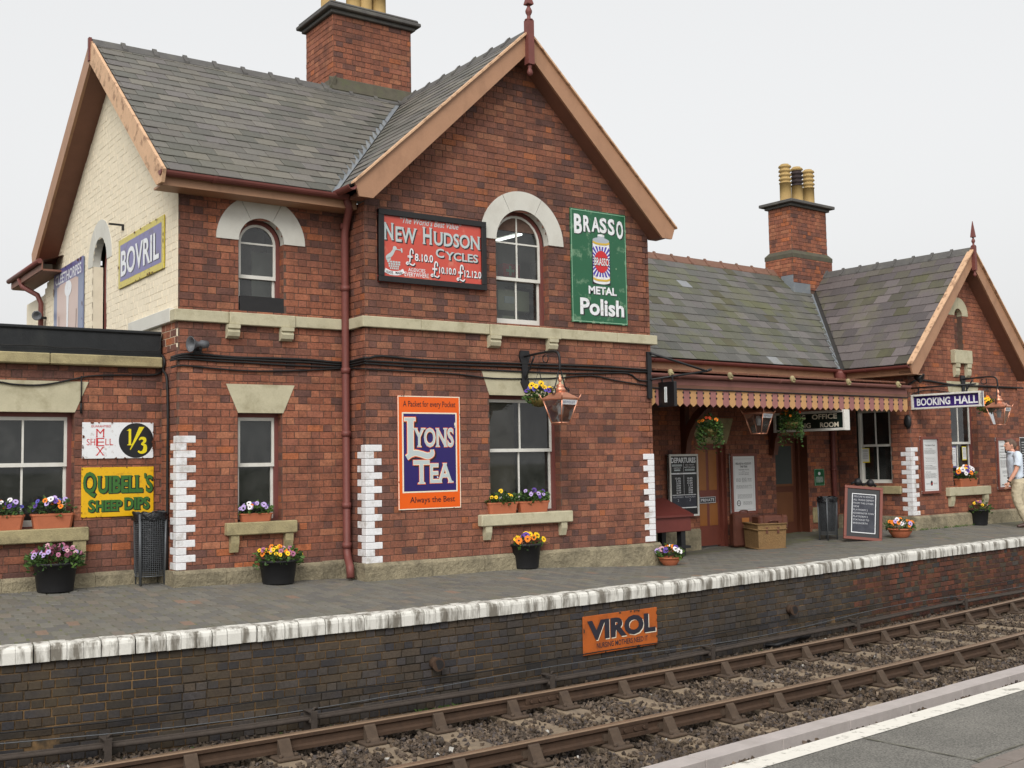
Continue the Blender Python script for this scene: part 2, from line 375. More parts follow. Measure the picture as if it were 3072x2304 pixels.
MT['e_red'] = enamel('faded_red_enamel', (196, 78, 64), (206, 124, 104), .7, 3); MT['e_white'] = enamel('white_enamel', (226, 228, 230), (150, 132, 120), .5, 14)
MT['e_green'] = enamel('green_enamel', (30, 92, 60), (112, 144, 114), .75, 5.5); MT['e_lgreen'] = enamel('pale_green_edge', (150, 196, 164))
MT['e_yellow'] = enamel('yellow_enamel', (224, 174, 18), (170, 120, 30), .5, 9); MT['e_lgrn'] = enamel('leaf_green_enamel', (56, 104, 44))
MT['e_scarlet'] = enamel('scarlet_enamel', (196, 34, 40)); MT['e_black'] = enamel('black_enamel', (26, 25, 27)); MT['e_lemon'] = enamel('lemon_enamel', (226, 208, 26))
MT['e_purple'] = enamel('faded_purple_enamel', (104, 98, 150), (84, 70, 78), .6, 6); MT['e_mustard'] = enamel('mustard_enamel', (198, 180, 56), (120, 96, 50), .6, 12)
MT['e_rust'] = plain('rust_orange_enamel', (178, 92, 36), .55, .12, 5, dirt=(88, 54, 34), dirt_amt=.7, dscale=3.2); MT['e_navydull'] = plain('dull_navy', (44, 42, 52), .6, .15, 8)
MT['e_gold'] = enamel('gold_enamel', (206, 170, 60)); MT['e_ray'] = enamel('violet_enamel', (74, 58, 160)); MT['e_can'] = enamel('silver_enamel', (170, 178, 186))
MT['rustchip'] = plain('rust_chip', (92, 52, 36), .9, .2, 20)
MT['e_bluebox'] = enamel('indigo_enamel', (52, 34, 104)); MT['e_face'] = enamel('dusty_pink_print', (196, 170, 158)); MT['e_slateblue'] = enamel('slate_blue_print', (112, 122, 150))
def glass(name, tint=(1, 1, 1), ior=1.5, gloss=(1, 1, 1), veil=.085):
    n = NB(name); n.t.nodes.remove(n.b)
    fr = n.n('ShaderNodeFresnel'); fr.inputs[0].default_value = ior
    tr = n.n('ShaderNodeBsdfTransparent'); tr.inputs[0].default_value = (*tint, 1)
    gl = n.n('ShaderNodeBsdfGlossy'); gl.inputs['Roughness'].default_value = .03; gl.inputs[0].default_value = (*gloss, 1)
    mx = n.n('ShaderNodeMixShader'); n.l(fr.outputs[0], mx.inputs[0]); n.l(tr.outputs[0], mx.inputs[1]); n.l(gl.outputs[0], mx.inputs[2])
    df = n.n('ShaderNodeBsdfDiffuse'); df.inputs[0].default_value = (.5, .5, .48, 1); m2 = n.n('ShaderNodeMixShader'); n.l(n.rng(n.noise(2.2, 6, None, .7), .38, .7, veil*.1, veil), m2.inputs[0]); n.l(mx.outputs[0], m2.inputs[1]); n.l(df.outputs[0], m2.inputs[2]); n.l(m2.outputs[0], n.out.inputs[0])  # patchy grey diffuse veil mixed in, standing for soft reflections on the panes
    return n.m
MT['glass'] = glass('window_glass', (.72, .76, .74), 1.65); MT['lampglass'] = glass('lantern_glass', (.9, .9, .9), 1.6)
def emit(name, c, st):
    n = NB(name); e = n.n('ShaderNodeEmission'); e.inputs[0].default_value = (*c, 1); e.inputs[1].default_value = st; n.l(e.outputs[0], n.out.inputs[0]); return n.m
MT['tubelight'] = emit('fluorescent_tube', (.95, 1, .97), 2.6)
def leafm(name, c):
    n = NB(name); c = lin(c); col = n.mix(n.rng(n.noise(40, 3), .3, .7), sc3(c, .55), sc3(c, 1.35)); return n.done(col, .6, 0., .3)
MT['leaf'] = leafm('leaf_green', (74, 100, 46)); MT['leaf2'] = leafm('dark_leaf_green', (56, 80, 44)); MT['moss'] = leafm('basket_moss', (104, 92, 48))
PET = {'yellow': (236, 190, 24), 'orange': (226, 124, 24), 'purple': (92, 62, 148), 'lilac': (178, 156, 206), 'white': (226, 222, 224), 'mauve': (160, 96, 124), 'pink': (196, 150, 160), 'red': (206, 74, 32), 'blue': (88, 84, 170), 'maroon': (96, 34, 58)}
for k, c in PET.items(): MT['p_'+k] = plain('petal_'+k, c, .7, .08, 30, bump=0)
MT['p_eye'] = plain('petal_eye', (40, 22, 26), .7, .1, bump=0)
# ================================================================ ground, platforms, track
def curve_from(pts, z, deg=3):
    P = np.array([FZ(x, y, z) for x, y in pts]); co = np.polyfit(P[:, 0], P[:, 1], deg); a, b = P[:, 0].min(), P[:, 0].max()
    d = np.polyder(co)
    def f(x):
        xc = min(max(x, a), b); return float(np.polyval(co, xc) + (x-xc)*np.polyval(d, xc))
    return f
Z_RAIL = -.83; Z_SLP = -1.02; Z_P2 = -.05
yc = curve_from([(0,2000.3),(348,1965.5),(700,1932.3),(1000,1902),(1285,1872),(1490,1850),(1700,1823.5),(1967,1788.4),(2204,1758.3),(2400,1732),(2704,1688),(3072,1639.5)], -.15)
yfar_b = curve_from([(228,2299),(474.7,2258),(700,2225),(1000,2176),(1364,2120.6),(1700,2061),(2034,1998.8),(2400,1931),(2734,1858),(3072,1793)], Z_RAIL, 2)
ytb = curve_from([(1913.7,2302.7),(2100.8,2256),(2400,2178),(2703.8,2093),(3072,1992.7)], -.92, 1)
ywl = curve_from([(2184,2302.7),(2400,2239),(2734,2138.5),(3072,2047)], Z_P2, 1)
yrail = lambda x: yfar_b(x) - .035
def ang(f, x): return math.atan2(f(x+.05)-f(x-.05), .1)
_bx = [-6, 2, 4.3, 6.5, 8.9, 11.3, 13.5, 15.5, 17, 18.5, 30]; _bz = [.17, .16, .15, .075, .072, -.065, -.125, -.09, .02, .085, .1]
_by = ([-6, 4, 6.5, 11, 13, 16, 18.5, 30], [13.3, 13.2, 12.5, 12.4, 13.9, 14.1, 13.0, 13.6])
def zplat(x, y):
    e = yc(x)+.2; t = (y-e)/(np.interp(x, *_by)-e); t = min(max(t, 0), 1)
    return float(t*np.interp(x, _bx, _bz)) - .006

# ---- ground sheet to the horizon
m = MB(); m.poly([(-900, -900, -1.35), (900, -900, -1.35), (900, 1400, -1.35), (-900, 1400, -1.35)])
tag(m.build('ground', MT['ground'], None), kind='structure')

# ---- station platform: surface, pavers, coping
XS = np.arange(-4, 30.01, .5)
m = MB(); TS = [-.19, 0, .4, .9, 1.4, 1.9, 2.4, 3.0, 3.8, 5.5, 9]
n0 = len(TS)
for x in XS:
    for t in TS: m.v.append((x, yc(x)+.2+t, zplat(x, yc(x)+.2+t) - (.03 if t < 0 else .004)))
for i in range(len(XS)-1):
    for j in range(n0-1): m.face((i*n0+j, (i+1)*n0+j, (i+1)*n0+j+1, i*n0+j+1))
platform = tag(m.build('platform', MT['joint'], None), kind='structure')
PAV = [(112, 110, 103), (107, 105, 100), (116, 113, 105), (104, 102, 98), (110, 106, 98), (114, 109, 99)]
items = []
r0 = random.Random(3)
for col_ in range(200):
    x = -1.5 + col_*.1145; t = .113*(col_ % 2)
    while t < 4.7 and x < 21:
        y = yc(x)+.2+t
        if y < np.interp(x, _by[0], np.array(_by[1])+.5) + (1.2 if 11.3 < x < 18.4 else 0) and (x < 15 or t < 2.6):
            a = ang(yc, x); sx = (zplat(x+.1, y)-zplat(x-.1, y))/.2; sy = (zplat(x, y+.1)-zplat(x, y-.1))/.2
            ex = np.array([math.cos(a), math.sin(a), sx]); ex /= np.linalg.norm(ex)
            ez = np.array([-math.sin(a), math.cos(a), sy]); ez -= ex*(ez@ex); ez /= np.linalg.norm(ez); ey = np.cross(ez, ex)
            c = r0.choice(PAV); k = r0.uniform(.95, 1.05)*1.02
            if r0.random() < .02: c = (132, 112, 98)
            if r0.random() < .05: c = (120, 112, 102)
            items.append(((x, y, zplat(x, y)-.02), np.array([ex, ey, ez]).T, (.1095, .018+r0.uniform(-.0015, .0015), .2205), sc3(lin(c), k), True))
        t += .226
pieces(items, 'paver', MT['paver_o'], MT['paver_s'], platform, 'pavers')
# coping of bull-nosed bricks
prof = [(.045, -.15), (0, -.147), (-.002, -.05), (.006, -.022), (.024, -.005), (.05, 0), (.2, 0), (.2, -.06)]
me = None; x = -1.0
rr = random.Random(11)
while x < 26:
    w = rr.uniform(.126, .142)
    if me is None:
        mm = MB(); mm.prism(prof, 'x', -.0635, .0635); o = mm.build('coping_block', MT['coping'], platform, origin=(0, 0, 0)); me = o.data
        for i, p in enumerate(me.polygons): p.use_smooth = False
    else:
        o = bpy.data.objects.new('coping_block', me); link(o, platform)
    a = ang(yc, x); o.location = (x, yc(x)+rr.uniform(-.003, .003), rr.uniform(-.003, .003)); o.rotation_euler = (rr.uniform(-.015, .015), 0, a); o.scale = (w/.13, 1, 1)
    o.matrix_parent_inverse = SPACE[platform.name].inverted()
    x += w*math.cos(a) + .004
# retaining wall of blue brick below the coping
m = MB()
for x in XS:
    for (dy, z) in ((.05, -.14), (.05, -1.35)): m.v.append((x, yc(x)+dy, z))
for i in range(len(XS)-1): m.face((2*i, 2*i+1, 2*i+3, 2*i+2))
pwall = tag(m.build('platform_wall', MT['wallmortar'], None), kind='structure')
items = []
CH = .079
for row in range(12):
    z = -.15 - CH*(row+.5); hd = row % 2 == 0; L = .107 if hd else .218; x = -1.2 + (0 if hd else .055) + rr.uniform(-.02, .02)
    while x < 26:
        a = ang(yc, x); X = x + L/2
        red = X > 13.6 + .4*math.sin(row*1.7) and rr.random() < .85
        c = rr.choice([(98, 62, 50), (84, 56, 48), (110, 66, 50), (76, 56, 50)]) if red else rr.choice([(72, 68, 68), (66, 62, 60), (76, 70, 66), (80, 70, 60), (68, 62, 56), (62, 60, 62), (76, 66, 56)])
        if not (red) and X < 3.5: c = tuple(v*.86 for v in c)
        hole = row in (8, 9) and any(abs(X-h) < .06 for h in (2.3, 5.05, 8.9, 12.9))
        if not hole:
            items.append(((X, yc(X)+.05, z+rr.uniform(-.002, .002)), rz(a), (L-.011, .011+rr.uniform(-.003, .003), CH-.012), sc3(lin(c), 1.0*rr.uniform(.85, 1.15)), True))
        x += L*math.cos(a) + (.0 if hd else .003)
pieces(items, 'brick', MT['bluebrick_o'], MT['bluebrick_s'], pwall, 'brickwork')
for X, z in ((6.03, -.555), (11.86, -.56)):
    m = MB(); y = yc(X)
    m.tube([(X, y+.06, z), (X-.01, y-.05, z-.006)], .062, 14); m.tube([(X-.01, y-.05, z-.006), (X-.012, y-.075, z-.007)], .07, 14); m.cur = 1
    m.tube([(X-.0125, y-.0755, z-.007), (X-.013, y-.078, z-.0072)], .052, 14)
    tag(m.build('drain_pipe', [MT['rail_side'], MT['ink']], None), 'rusty drain pipe stub poking out of the platform wall ' + ('left of the orange enamel sign' if X < 8 else 'right of the orange enamel sign'), 'drain pipe', 'drain pipes in the platform wall')

# ---- railway track
track = thing('railway_track', (8, yrail(8)-.75, Z_SLP), 'single railway track with rusty rails on timber sleepers in front of the platform', 'railway track')
RP = [(-.035, -.145), (-.035, -.115), (-.011, -.1), (-.009, -.055), (-.034, -.04), (-.036, -.01), (-.026, 0), (.026, 0), (.036, -.01), (.034, -.04), (.009, -.055), (.011, -.1), (.035, -.115), (.035, -.145)]
def sweep(m, prof, xs, yf, z, tops=()):
    n = len(prof)
    for x in xs:
        a = ang(yf, x); y0 = yf(x)
        for (dy, dz) in prof: m.v.append((x-math.sin(a)*dy, y0+math.cos(a)*dy, z+dz))
    for i in range(len(xs)-1):
        for k in range(n):
            m.cur = 1 if k in tops else 0; m.face((i*n+k, (i+1)*n+k, (i+1)*n+(k+1) % n, i*n+(k+1) % n))
    return m
ynear = lambda x: yrail(x) - 1.505/math.cos(ang(yrail, x))
xs = np.arange(-3, 30, .4)
rails = []
for f in (yrail, ynear):
    m = MB(); sweep(m, RP, xs, f, Z_RAIL, (5, 6, 7)); rails.append(m.build('rail', [MT['rail_side'], MT['rail_top']], track))
def fishplate(f, x, rail):
    a = ang(f, x)
    for sd in (-1, 1):
        m = MB(); m.bbox(-.23, .23, -.008, .008, -.105, -.045, .004)
        for b in (-.17, -.06, .06, .17):
            m.tube([(b, -.008*1.0, -.075), (b, -.03, -.075)], .017, 6)
        o = m.build('fishplate', MT['rail_side'], rail, origin=(0, 0, 0))
        o.location = (x + math.sin(a)*.022*sd, f(x) - math.cos(a)*.022*sd, Z_RAIL); o.rotation_euler = (0, 0, a + (0 if sd > 0 else math.pi))
fishplate(yrail, 6.83, rails[0]); fishplate(ynear, 6.65, rails[1])
fpx = [228, 474.7, 700, 1000, 1364, 1700, 2034, 2400, 2734, 3072]; fpy = [2299, 2258, 2225, 2176, 2120.6, 2061, 1998.8, 1931, 1858, 1793]
fX = [FZ(a, b, Z_RAIL)[0] for a, b in zip(fpx, fpy)]
slx = [float(np.interp(p, fpx, fX)) for p in (556,834,1092,1304,1522,1680,1847,1987,2147,2281,2398,2506,2610,2698,2789,2865,2941,3017)]
slx = [slx[0]-.78*k for k in (3, 2, 1)] + slx + [slx[-1]+.72*k for k in range(1, 12)]
def chair_mesh():
    m = MB(); m.bbox(-.11, .11, -.2, .2, 0, .035, .012)
    for sd in (-1, 1):
        m.prism([(sd*.042, .035), (sd*.15, .035), (sd*.12, .06), (sd*.062, .155), (sd*.046, .165)][::sd], 'x', -.055, .055)
        m.tube([(-.07, sd*.16, .03), (-.07, sd*.16, .06)], .018, 6); m.tube([(.07, sd*.16, .03), (.07, sd*.16, .06)], .018, 6)
    m.prism([(.012, .06), (.042, .06), (.042, .125), (.012, .115)], 'x', -.1, .1)
    return m
slp_me = None; ch_me = None
for i, x in enumerate(slx):
    a = ang(yrail, x); yf_, yn_ = yrail(x), ynear(x); cx, cy = x + math.sin(a)*.7525, yf_ - math.cos(a)*.7525
    if slp_me is None:
        mm = MB(); mm.bbox(-.127, .127, -1.3, 1.3, -.13, 0, .012)
        o = mm.build('sleeper', MT['sleeper'], track, origin=(0, 0, 0)); slp_me = o.data
    else: o = bpy.data.objects.new('sleeper', slp_me); link(o, track); o.matrix_parent_inverse = SPACE[track.name].inverted()
    rot = a + rr.uniform(-.02, .02); o.location = (cx, cy, Z_SLP + .002); o.rotation_euler = (0, 0, rot)
    SPACE[o.name] = Matrix.Translation(o.location) @ Matrix.Rotation(rot, 4, 'Z')
    for sd in (1, -1):
        if ch_me is None: co = chair_mesh().build('chair', MT['chair'], o, origin=(0, 0, 0)); ch_me = co.data
        else: co = bpy.data.objects.new('chair', ch_me); link(co, o)
        co.matrix_parent_inverse = SPACE[o.name].inverted()
        co.location = (cx - math.sin(a)*.7525*sd, cy + math.cos(a)*.7525*sd, Z_SLP + .002); co.rotation_euler = (0, 0, a + (0 if sd > 0 else math.pi))
        co['label'] = 'cast iron rail chair'
# ballast
# the bed stops at the platform wall
bed = MB()
for x in XS:
    for dy in (.06, -1.2, -3.2, -7.0): bed.v.append((x, yc(x)+dy, -1.075 if dy > -6 else -1.09))
for i in range(len(XS)-1):
    for j in range(3): bed.face((i*4+j, i*4+j+1, (i+1)*4+j+1, (i+1)*4+j))
tag(bed.build('trackbed', MT['ballastbed'], None), kind='structure')
rg = np.random.default_rng(5)
N = 118000
bxs = 1.2 + (rg.random(N)**1.45)*20; off = rg.random(N)*5.6
bys = np.array([yc(x) for x in bxs]) + .02 - off
keep = np.ones(N, bool)
yr = np.array([yrail(x) for x in bxs]); ca = np.array([math.cos(ang(yrail, x)) for x in bxs])
d = (yr-bys)*ca
near = np.full(N, 9.0); cover = np.full(N, .04)
for x0_ in slx:
    a_ = ang(yrail, x0_); q_ = np.abs((bxs-x0_)*math.cos(a_) + (bys-yrail(x0_))*math.sin(a_)); cover = np.where(q_ < near, rr.choice((.03, .06, .15, .3)), cover); near = np.minimum(near, q_)
cover = cover + np.clip((near-.07)*4, 0, .3) + np.where((d > 1.8) | (d < -.25), .35, 0) + np.where(np.sin(bxs*3.1+d*2.3) > .5, .15, 0)
for dd in (0, 1.505): keep &= np.abs(d-dd) > .05
onslp = (near < .135) & (d > -.55) & (d < 2.06)
keep &= ~(onslp & (rg.random(N) > cover))
keep &= ~(onslp & (np.minimum(np.abs(d), np.abs(d-1.505)) < .3))
bxs, bys, onslp, d = bxs[keep], bys[keep], onslp[keep], d[keep]; N = len(bxs)
base = np.array([(-1,-1,-1),(1,-1,-1),(1,1,-1),(-1,1,-1),(-1,-1,1),(1,-1,1),(1,1,1),(-1,1,1)], float)*.5
CF6 = [(0,3,2,1),(4,5,6,7),(0,1,5,4),(1,2,6,5),(2,3,7,6),(3,0,4,7)]
V = base[None]*rg.uniform(.55, 1.15, (N, 8, 1)) + rg.uniform(-.12, .12, (N, 8, 3))
sz = rg.uniform(.017, .04, (N, 1, 1))*np.array([1.25, 1, .6]); V = V*sz
q = rg.normal(size=(N, 4)); q /= np.linalg.norm(q, axis=1)[:, None]; w_, x_, y_, z_ = q.T
RM = np.stack([np.stack([1-2*(y_*y_+z_*z_), 2*(x_*y_-z_*w_), 2*(x_*z_+y_*w_)], -1), np.stack([2*(x_*y_+z_*w_), 1-2*(x_*x_+z_*z_), 2*(y_*z_-x_*w_)], -1), np.stack([2*(x_*z_-y_*w_), 2*(y_*z_+x_*w_), 1-2*(x_*x_+y_*y_)], -1)], 1)
V = np.einsum('nij,nkj->nki', RM, V)
hz = np.where(onslp, Z_SLP+.012, -1.062 + rg.random(N)*.05 + .015*np.sin(bxs*7)*np.sin(d*4))
V += np.stack([bxs, bys, hz], -1)[:, None]
pal = np.array([lin(c) for c in ((96, 86, 77), (80, 72, 66), (112, 101, 90), (70, 63, 57), (90, 78, 66), (100, 90, 82), (84, 79, 79))])
C = pal[rg.integers(0, len(pal), N)]*rg.uniform(.7, 1.25, (N, 1))*np.array([1.06, 1.0, .92]); C[rg.random(N) < .004] = lin((200, 196, 188))
tag(fast_mesh(V.reshape(-1, 3), CF6, N, 8, 'ballast', MT['ballast'], None, np.c_[C, np.ones(N)].astype(np.float32)), 'dark crushed stone ballast around the railway sleepers', 'ballast')
# point rodding, signal wires along the wall foot
rod = thing('point_rodding', (8, yc(8)-.13, -1.05), 'dark steel point rods carried on roller frames along the foot of the platform wall', 'point rodding')
xs2 = [-2+.6*i for i in range(50)]
for dy, z, r in ((-.14, -.89, .022), (-.07, -.88, .012)):
    m = MB(); m.tube([(x, yc(x)+dy, z+.006*math.sin(x*1.3)) for x in xs2], r, 8); m.build('rod', MT['rodsteel'], rod)
for px, py in ((938, 2150), (1658, 2040), (2117, 1950), (2552, 1866), (2880, 1803), (330, 2240)):
    x = FZ(px, py, -.87)[0]; y = yc(x)-.12
    m = MB(); m.box(x-.03, x+.03, y-.09, y-.075, -1.08, -.83); m.box(x-.03, x+.03, y+.075, y+.09, -1.08, -.83); m.box(x-.035, x+.035, y-.09, y+.09, -.83, -.82)
    m.tube([(x, y-.08, -.91), (x, y+.08, -.91)], .03, 10); m.box(x-.06, x+.06, y-.11, y+.11, -1.09, -1.06); m.tube([(x, y-.05, -.82), (x+.02, y-.05, -.79), (x+.05, y-.04, -.80)], .012, 6)
    m.build('roller_frame', MT['rodsteel'], rod)
m = MB(); m.tube([(x, yc(x)-.03, -.80+.035*math.sin(x*.9+1)) for x in xs2], .005, 5)
tag(m.build('signal_wire', MT['galv'], None), 'thin bright signal wire sagging along the platform wall above the rods', 'wire')
m = MB(); m.tube([(x, yc(x)-.015, -.70+.012*math.sin(x*1.7)) for x in xs2], .007, 5)
tag(m.build('wall_cable', MT['cable'], None), 'thin dark cable running low along the platform wall', 'cable')
# loose hose / chain by the rail (right of the orange sign)
hp = [(2245,1928,0),(2290,1934,0),(2330,1938,.02),(2368,1928,.03),(2392,1920,.05),(2420,1912,.02),(2440,1898,.02),(2470,1884,.03)]
m = MB(); pts = [(*FZ(a, b, -.98), -.985+c) for a, b, c in hp]; m.tube(pts, [.018, .02, .03, .035, .04, .035, .022, .016], 8)
tag(m.build('point_linkage', MT['iron'], None), 'short dark linkage rod lying between the platform wall and the far rail', 'linkage')

# ---- concrete cable trough beside the near rail
trough = thing('cable_trough', (8, ytb(8)-.1, -1.06), 'pinkish grey concrete cable trough laid along the ballast beside the near rail', 'cable trough')
x = 2.5
while x < 24:
    a = ang(ytb, x+.5); m = MB(); m.bbox(-.497, .497, -.2, 0, -.16, 0, .006); o = m.build('trough_unit', MT['concrete'], trough, origin=(0, 0, 0))
    o.location = (x+.5, ytb(x+.5), -.92+rr.uniform(-.004, .004)); o.rotation_euler = (0, 0, a); x += math.cos(a)*1.0
# ---- opposite platform, where the photographer stands
xs3 = [-12, -4, 0, 4, 8, 12, 16, 20, 26, 34]
m = MB()
for x in xs3:
    yy = ywl(x)
    for (dy, z) in ((-.012, -1.3), (-.012, -.14), (.0, -.135), (.0, Z_P2), (-14, Z_P2)): m.v.append((x, yy+dy, z))
for i in range(len(xs3)-1):
    for j in range(4): m.face((i*5+j, i*5+j+1, (i+1)*5+j+1, (i+1)*5+j))
p2 = tag(m.build('opposite_platform', MT['asphalt'], None), kind='structure')
m = MB()
for x in xs3:
    for (dy, z) in ((.004, Z_P2-.05), (.002, Z_P2+.004), (-.135, Z_P2+.004)): m.v.append((x, ywl(x)+dy, z))
for i in range(len(xs3)-1):
    for j in range(2): m.face((i*3+j, i*3+j+1, (i+1)*3+j+1, (i+1)*3+j))
tag(m.build('edge_line', MT['whiteline'], p2), kind='structure')
# brick strip and mossy joints in the asphalt
for px0, py0, px1, py1 in ((2592, 2216, 2925, 2283), (2925, 2283, 3072, 2233), (2925, 2283, 3072, 2330)):
    a0 = FZ(px0, py0, Z_P2); a1 = FZ(px1, py1, Z_P2); dx, dy = a1[0]-a0[0], a1[1]-a0[1]; L = math.hypot(dx, dy); nx, ny = -dy/L*.006, dx/L*.006
    m = MB(); k = 9
    for i in range(k+1):
        t = i/k; w = 1+.5*math.sin(i*2.1)
        m.v += [(a0[0]+dx*t-nx*w, a0[1]+dy*t-ny*w, Z_P2+.005), (a0[0]+dx*t+nx*w, a0[1]+dy*t+ny*w, Z_P2+.005)]
    for i in range(k): m.face((2*i, 2*i+2, 2*i+3, 2*i+1))
    m.build('mossy_joint', MT['joint'], p2)
P0 = np.array(FZ(2935, 2292, Z_P2)); dirx = np.array(FZ(3072, 2243, Z_P2))-P0; dirx /= np.linalg.norm(dirx); diry = np.array([dirx[1], -dirx[0]])
for i in range(6):
    for j in range(5):
        c = P0 + dirx*(.03+.235*i+(.11 if j % 2 else 0)) + diry*(.055+.116*j)
        m = MB(); m.bbox(-.11, .11, -.053, .053, -.02, .006, .004); o = m.build('paver', MT['redflag'], p2, origin=(0, 0, 0)); o.location = (c[0], c[1], Z_P2+rr.uniform(0, .003)); o.rotation_euler = (0, 0, math.atan2(dirx[1], dirx[0]))
# ================================================================ building helpers
CHB = .0864
BK = 1.12
REDS = [(154, 97, 73), (149, 93, 70), (144, 89, 68), (138, 86, 66), (159, 104, 78), (147, 93, 73), (134, 85, 68)]
DARKS = [(124, 82, 67), (117, 78, 66), (110, 75, 65), (104, 73, 65), (128, 82, 66)]
def wob(x, z, s=0.0): return math.sin(x*1.9+s)+math.sin(z*2.3+1.7*s)+math.sin(x*.83-z*1.1+s*2.1)+.7*math.sin(x*4.1+z*3.3+s)
def brick_col(x, z, r, dark=0.0, s=0.0):
    p = .2 + .15*wob(x, z, s) + dark
    c = r.choice(DARKS) if r.random() < p else r.choice(REDS)
    if r.random() < .03: c = (166, 98, 64)
    return sc3(lin(c), BK*r.uniform(.9, 1.1))
def courses(zlo, zhi, spans, toP, rot, colf, out, strip=None, ch=CHB, proud=.007, seed=0, zref=.27, S=.213, H=.101, obj=True, gap=.0075):
    """Flemish bond on a vertical face. spans(z0, z1) -> [(a, b)]; toP(a, z) -> point on the mortar face"""
    r = random.Random(seed); k0 = math.floor((zlo-zref)/ch + 1e-6)
    z = zref + k0*ch
    while z < zhi - 1e-6:
        za, zb = max(z, zlo), min(z+ch, zhi); row = int(round((z-zref)/ch))
        if zb-za > .012:
            sp = spans(za, zb)
            if strip is not None:
                for a, b in sp: strip.add([toP(a, za), toP(b, za), toP(b, zb), toP(a, zb)], [(0, 1, 2, 3)])
            per = S+H+.02; x = -50*per + (row % 2)*(per/2) + seed*.071
            for a, b in sp:
                k = math.floor((a-x)/per); q = x + k*per
                while q < b:
                    for L in (S, H):
                        p0, p1 = max(q, a+.003), min(q+L, b-.003)
                        if p1-p0 > .03:
                            c = toP((p0+p1)/2, (za+zb)/2)
                            out.append((c, rot, (p1-p0, proud+r.uniform(-.002, .002), zb-za-gap), colf((p0+p1)/2, (za+zb)/2, r), obj and zb-za > .06))
                        q += L+.01
        z += ch
def minus(base, holes):
    """spans minus blocked intervals"""
    res = [base]
    for h in holes:
        nx = []
        for a, b in res:
            if h[1] <= a or h[0] >= b: nx.append((a, b)); continue
            if h[0] > a: nx.append((a, h[0]))
            if h[1] < b: nx.append((h[1], b))
        res = nx
    return [s for s in res if s[1]-s[0] > .02]
def arch_cut(cx, r, zs, zb, z0, z1):
    """blocked interval of a round-headed opening for the course z0..z1"""
    zm = (z0+z1)/2
    if zm < zb or zm > zs + r: return []
    if zm <= zs: return [(cx-r, cx+r)]
    h = math.sqrt(max(0, r*r-(zm-zs)**2)); return [(cx-h, cx+h)]
def arc(cx, cz, r, a0, a1, n): return [(cx+r*math.cos(a0+(a1-a0)*i/n), cz+r*math.sin(a0+(a1-a0)*i/n)) for i in range(n+1)]
def ring(m, cx, cz, r0, r1, a0, a1, y0, y1, n=14):
    A = arc(cx, cz, r1, a0, a1, n); B = arc(cx, cz, r0, a0, a1, n)
    for i in range(n):
        P = [B[i], A[i], A[i+1], B[i+1]]
        v = [(p[0], y0, p[1]) for p in P] + [(p[0], y1, p[1]) for p in P]
        f = [(0, 1, 2, 3)[::-1], (4, 5, 6, 7), (1, 5, 6, 2), (0, 3, 7, 4)]
        if i == 0: f.append((0, 4, 5, 1))
        if i == n-1: f.append((3, 2, 6, 7))
        m.add(v, f)
def arch_stones(parent, cx, cz, r0, r1, yface, proud, mat, xf=None, joints=(62, 118), back=.1):
    A = [0] + list(joints) + [180]
    for i in range(len(A)-1):
        g = .004/r1
        m = MB(xf); ring(m, cx, cz, r0, r1, R(A[i])+(g if i else 0), R(A[i+1])-(g if i < len(A)-2 else 0), yface-proud, yface+back, 12); m.build('arch_stone', mat, parent)
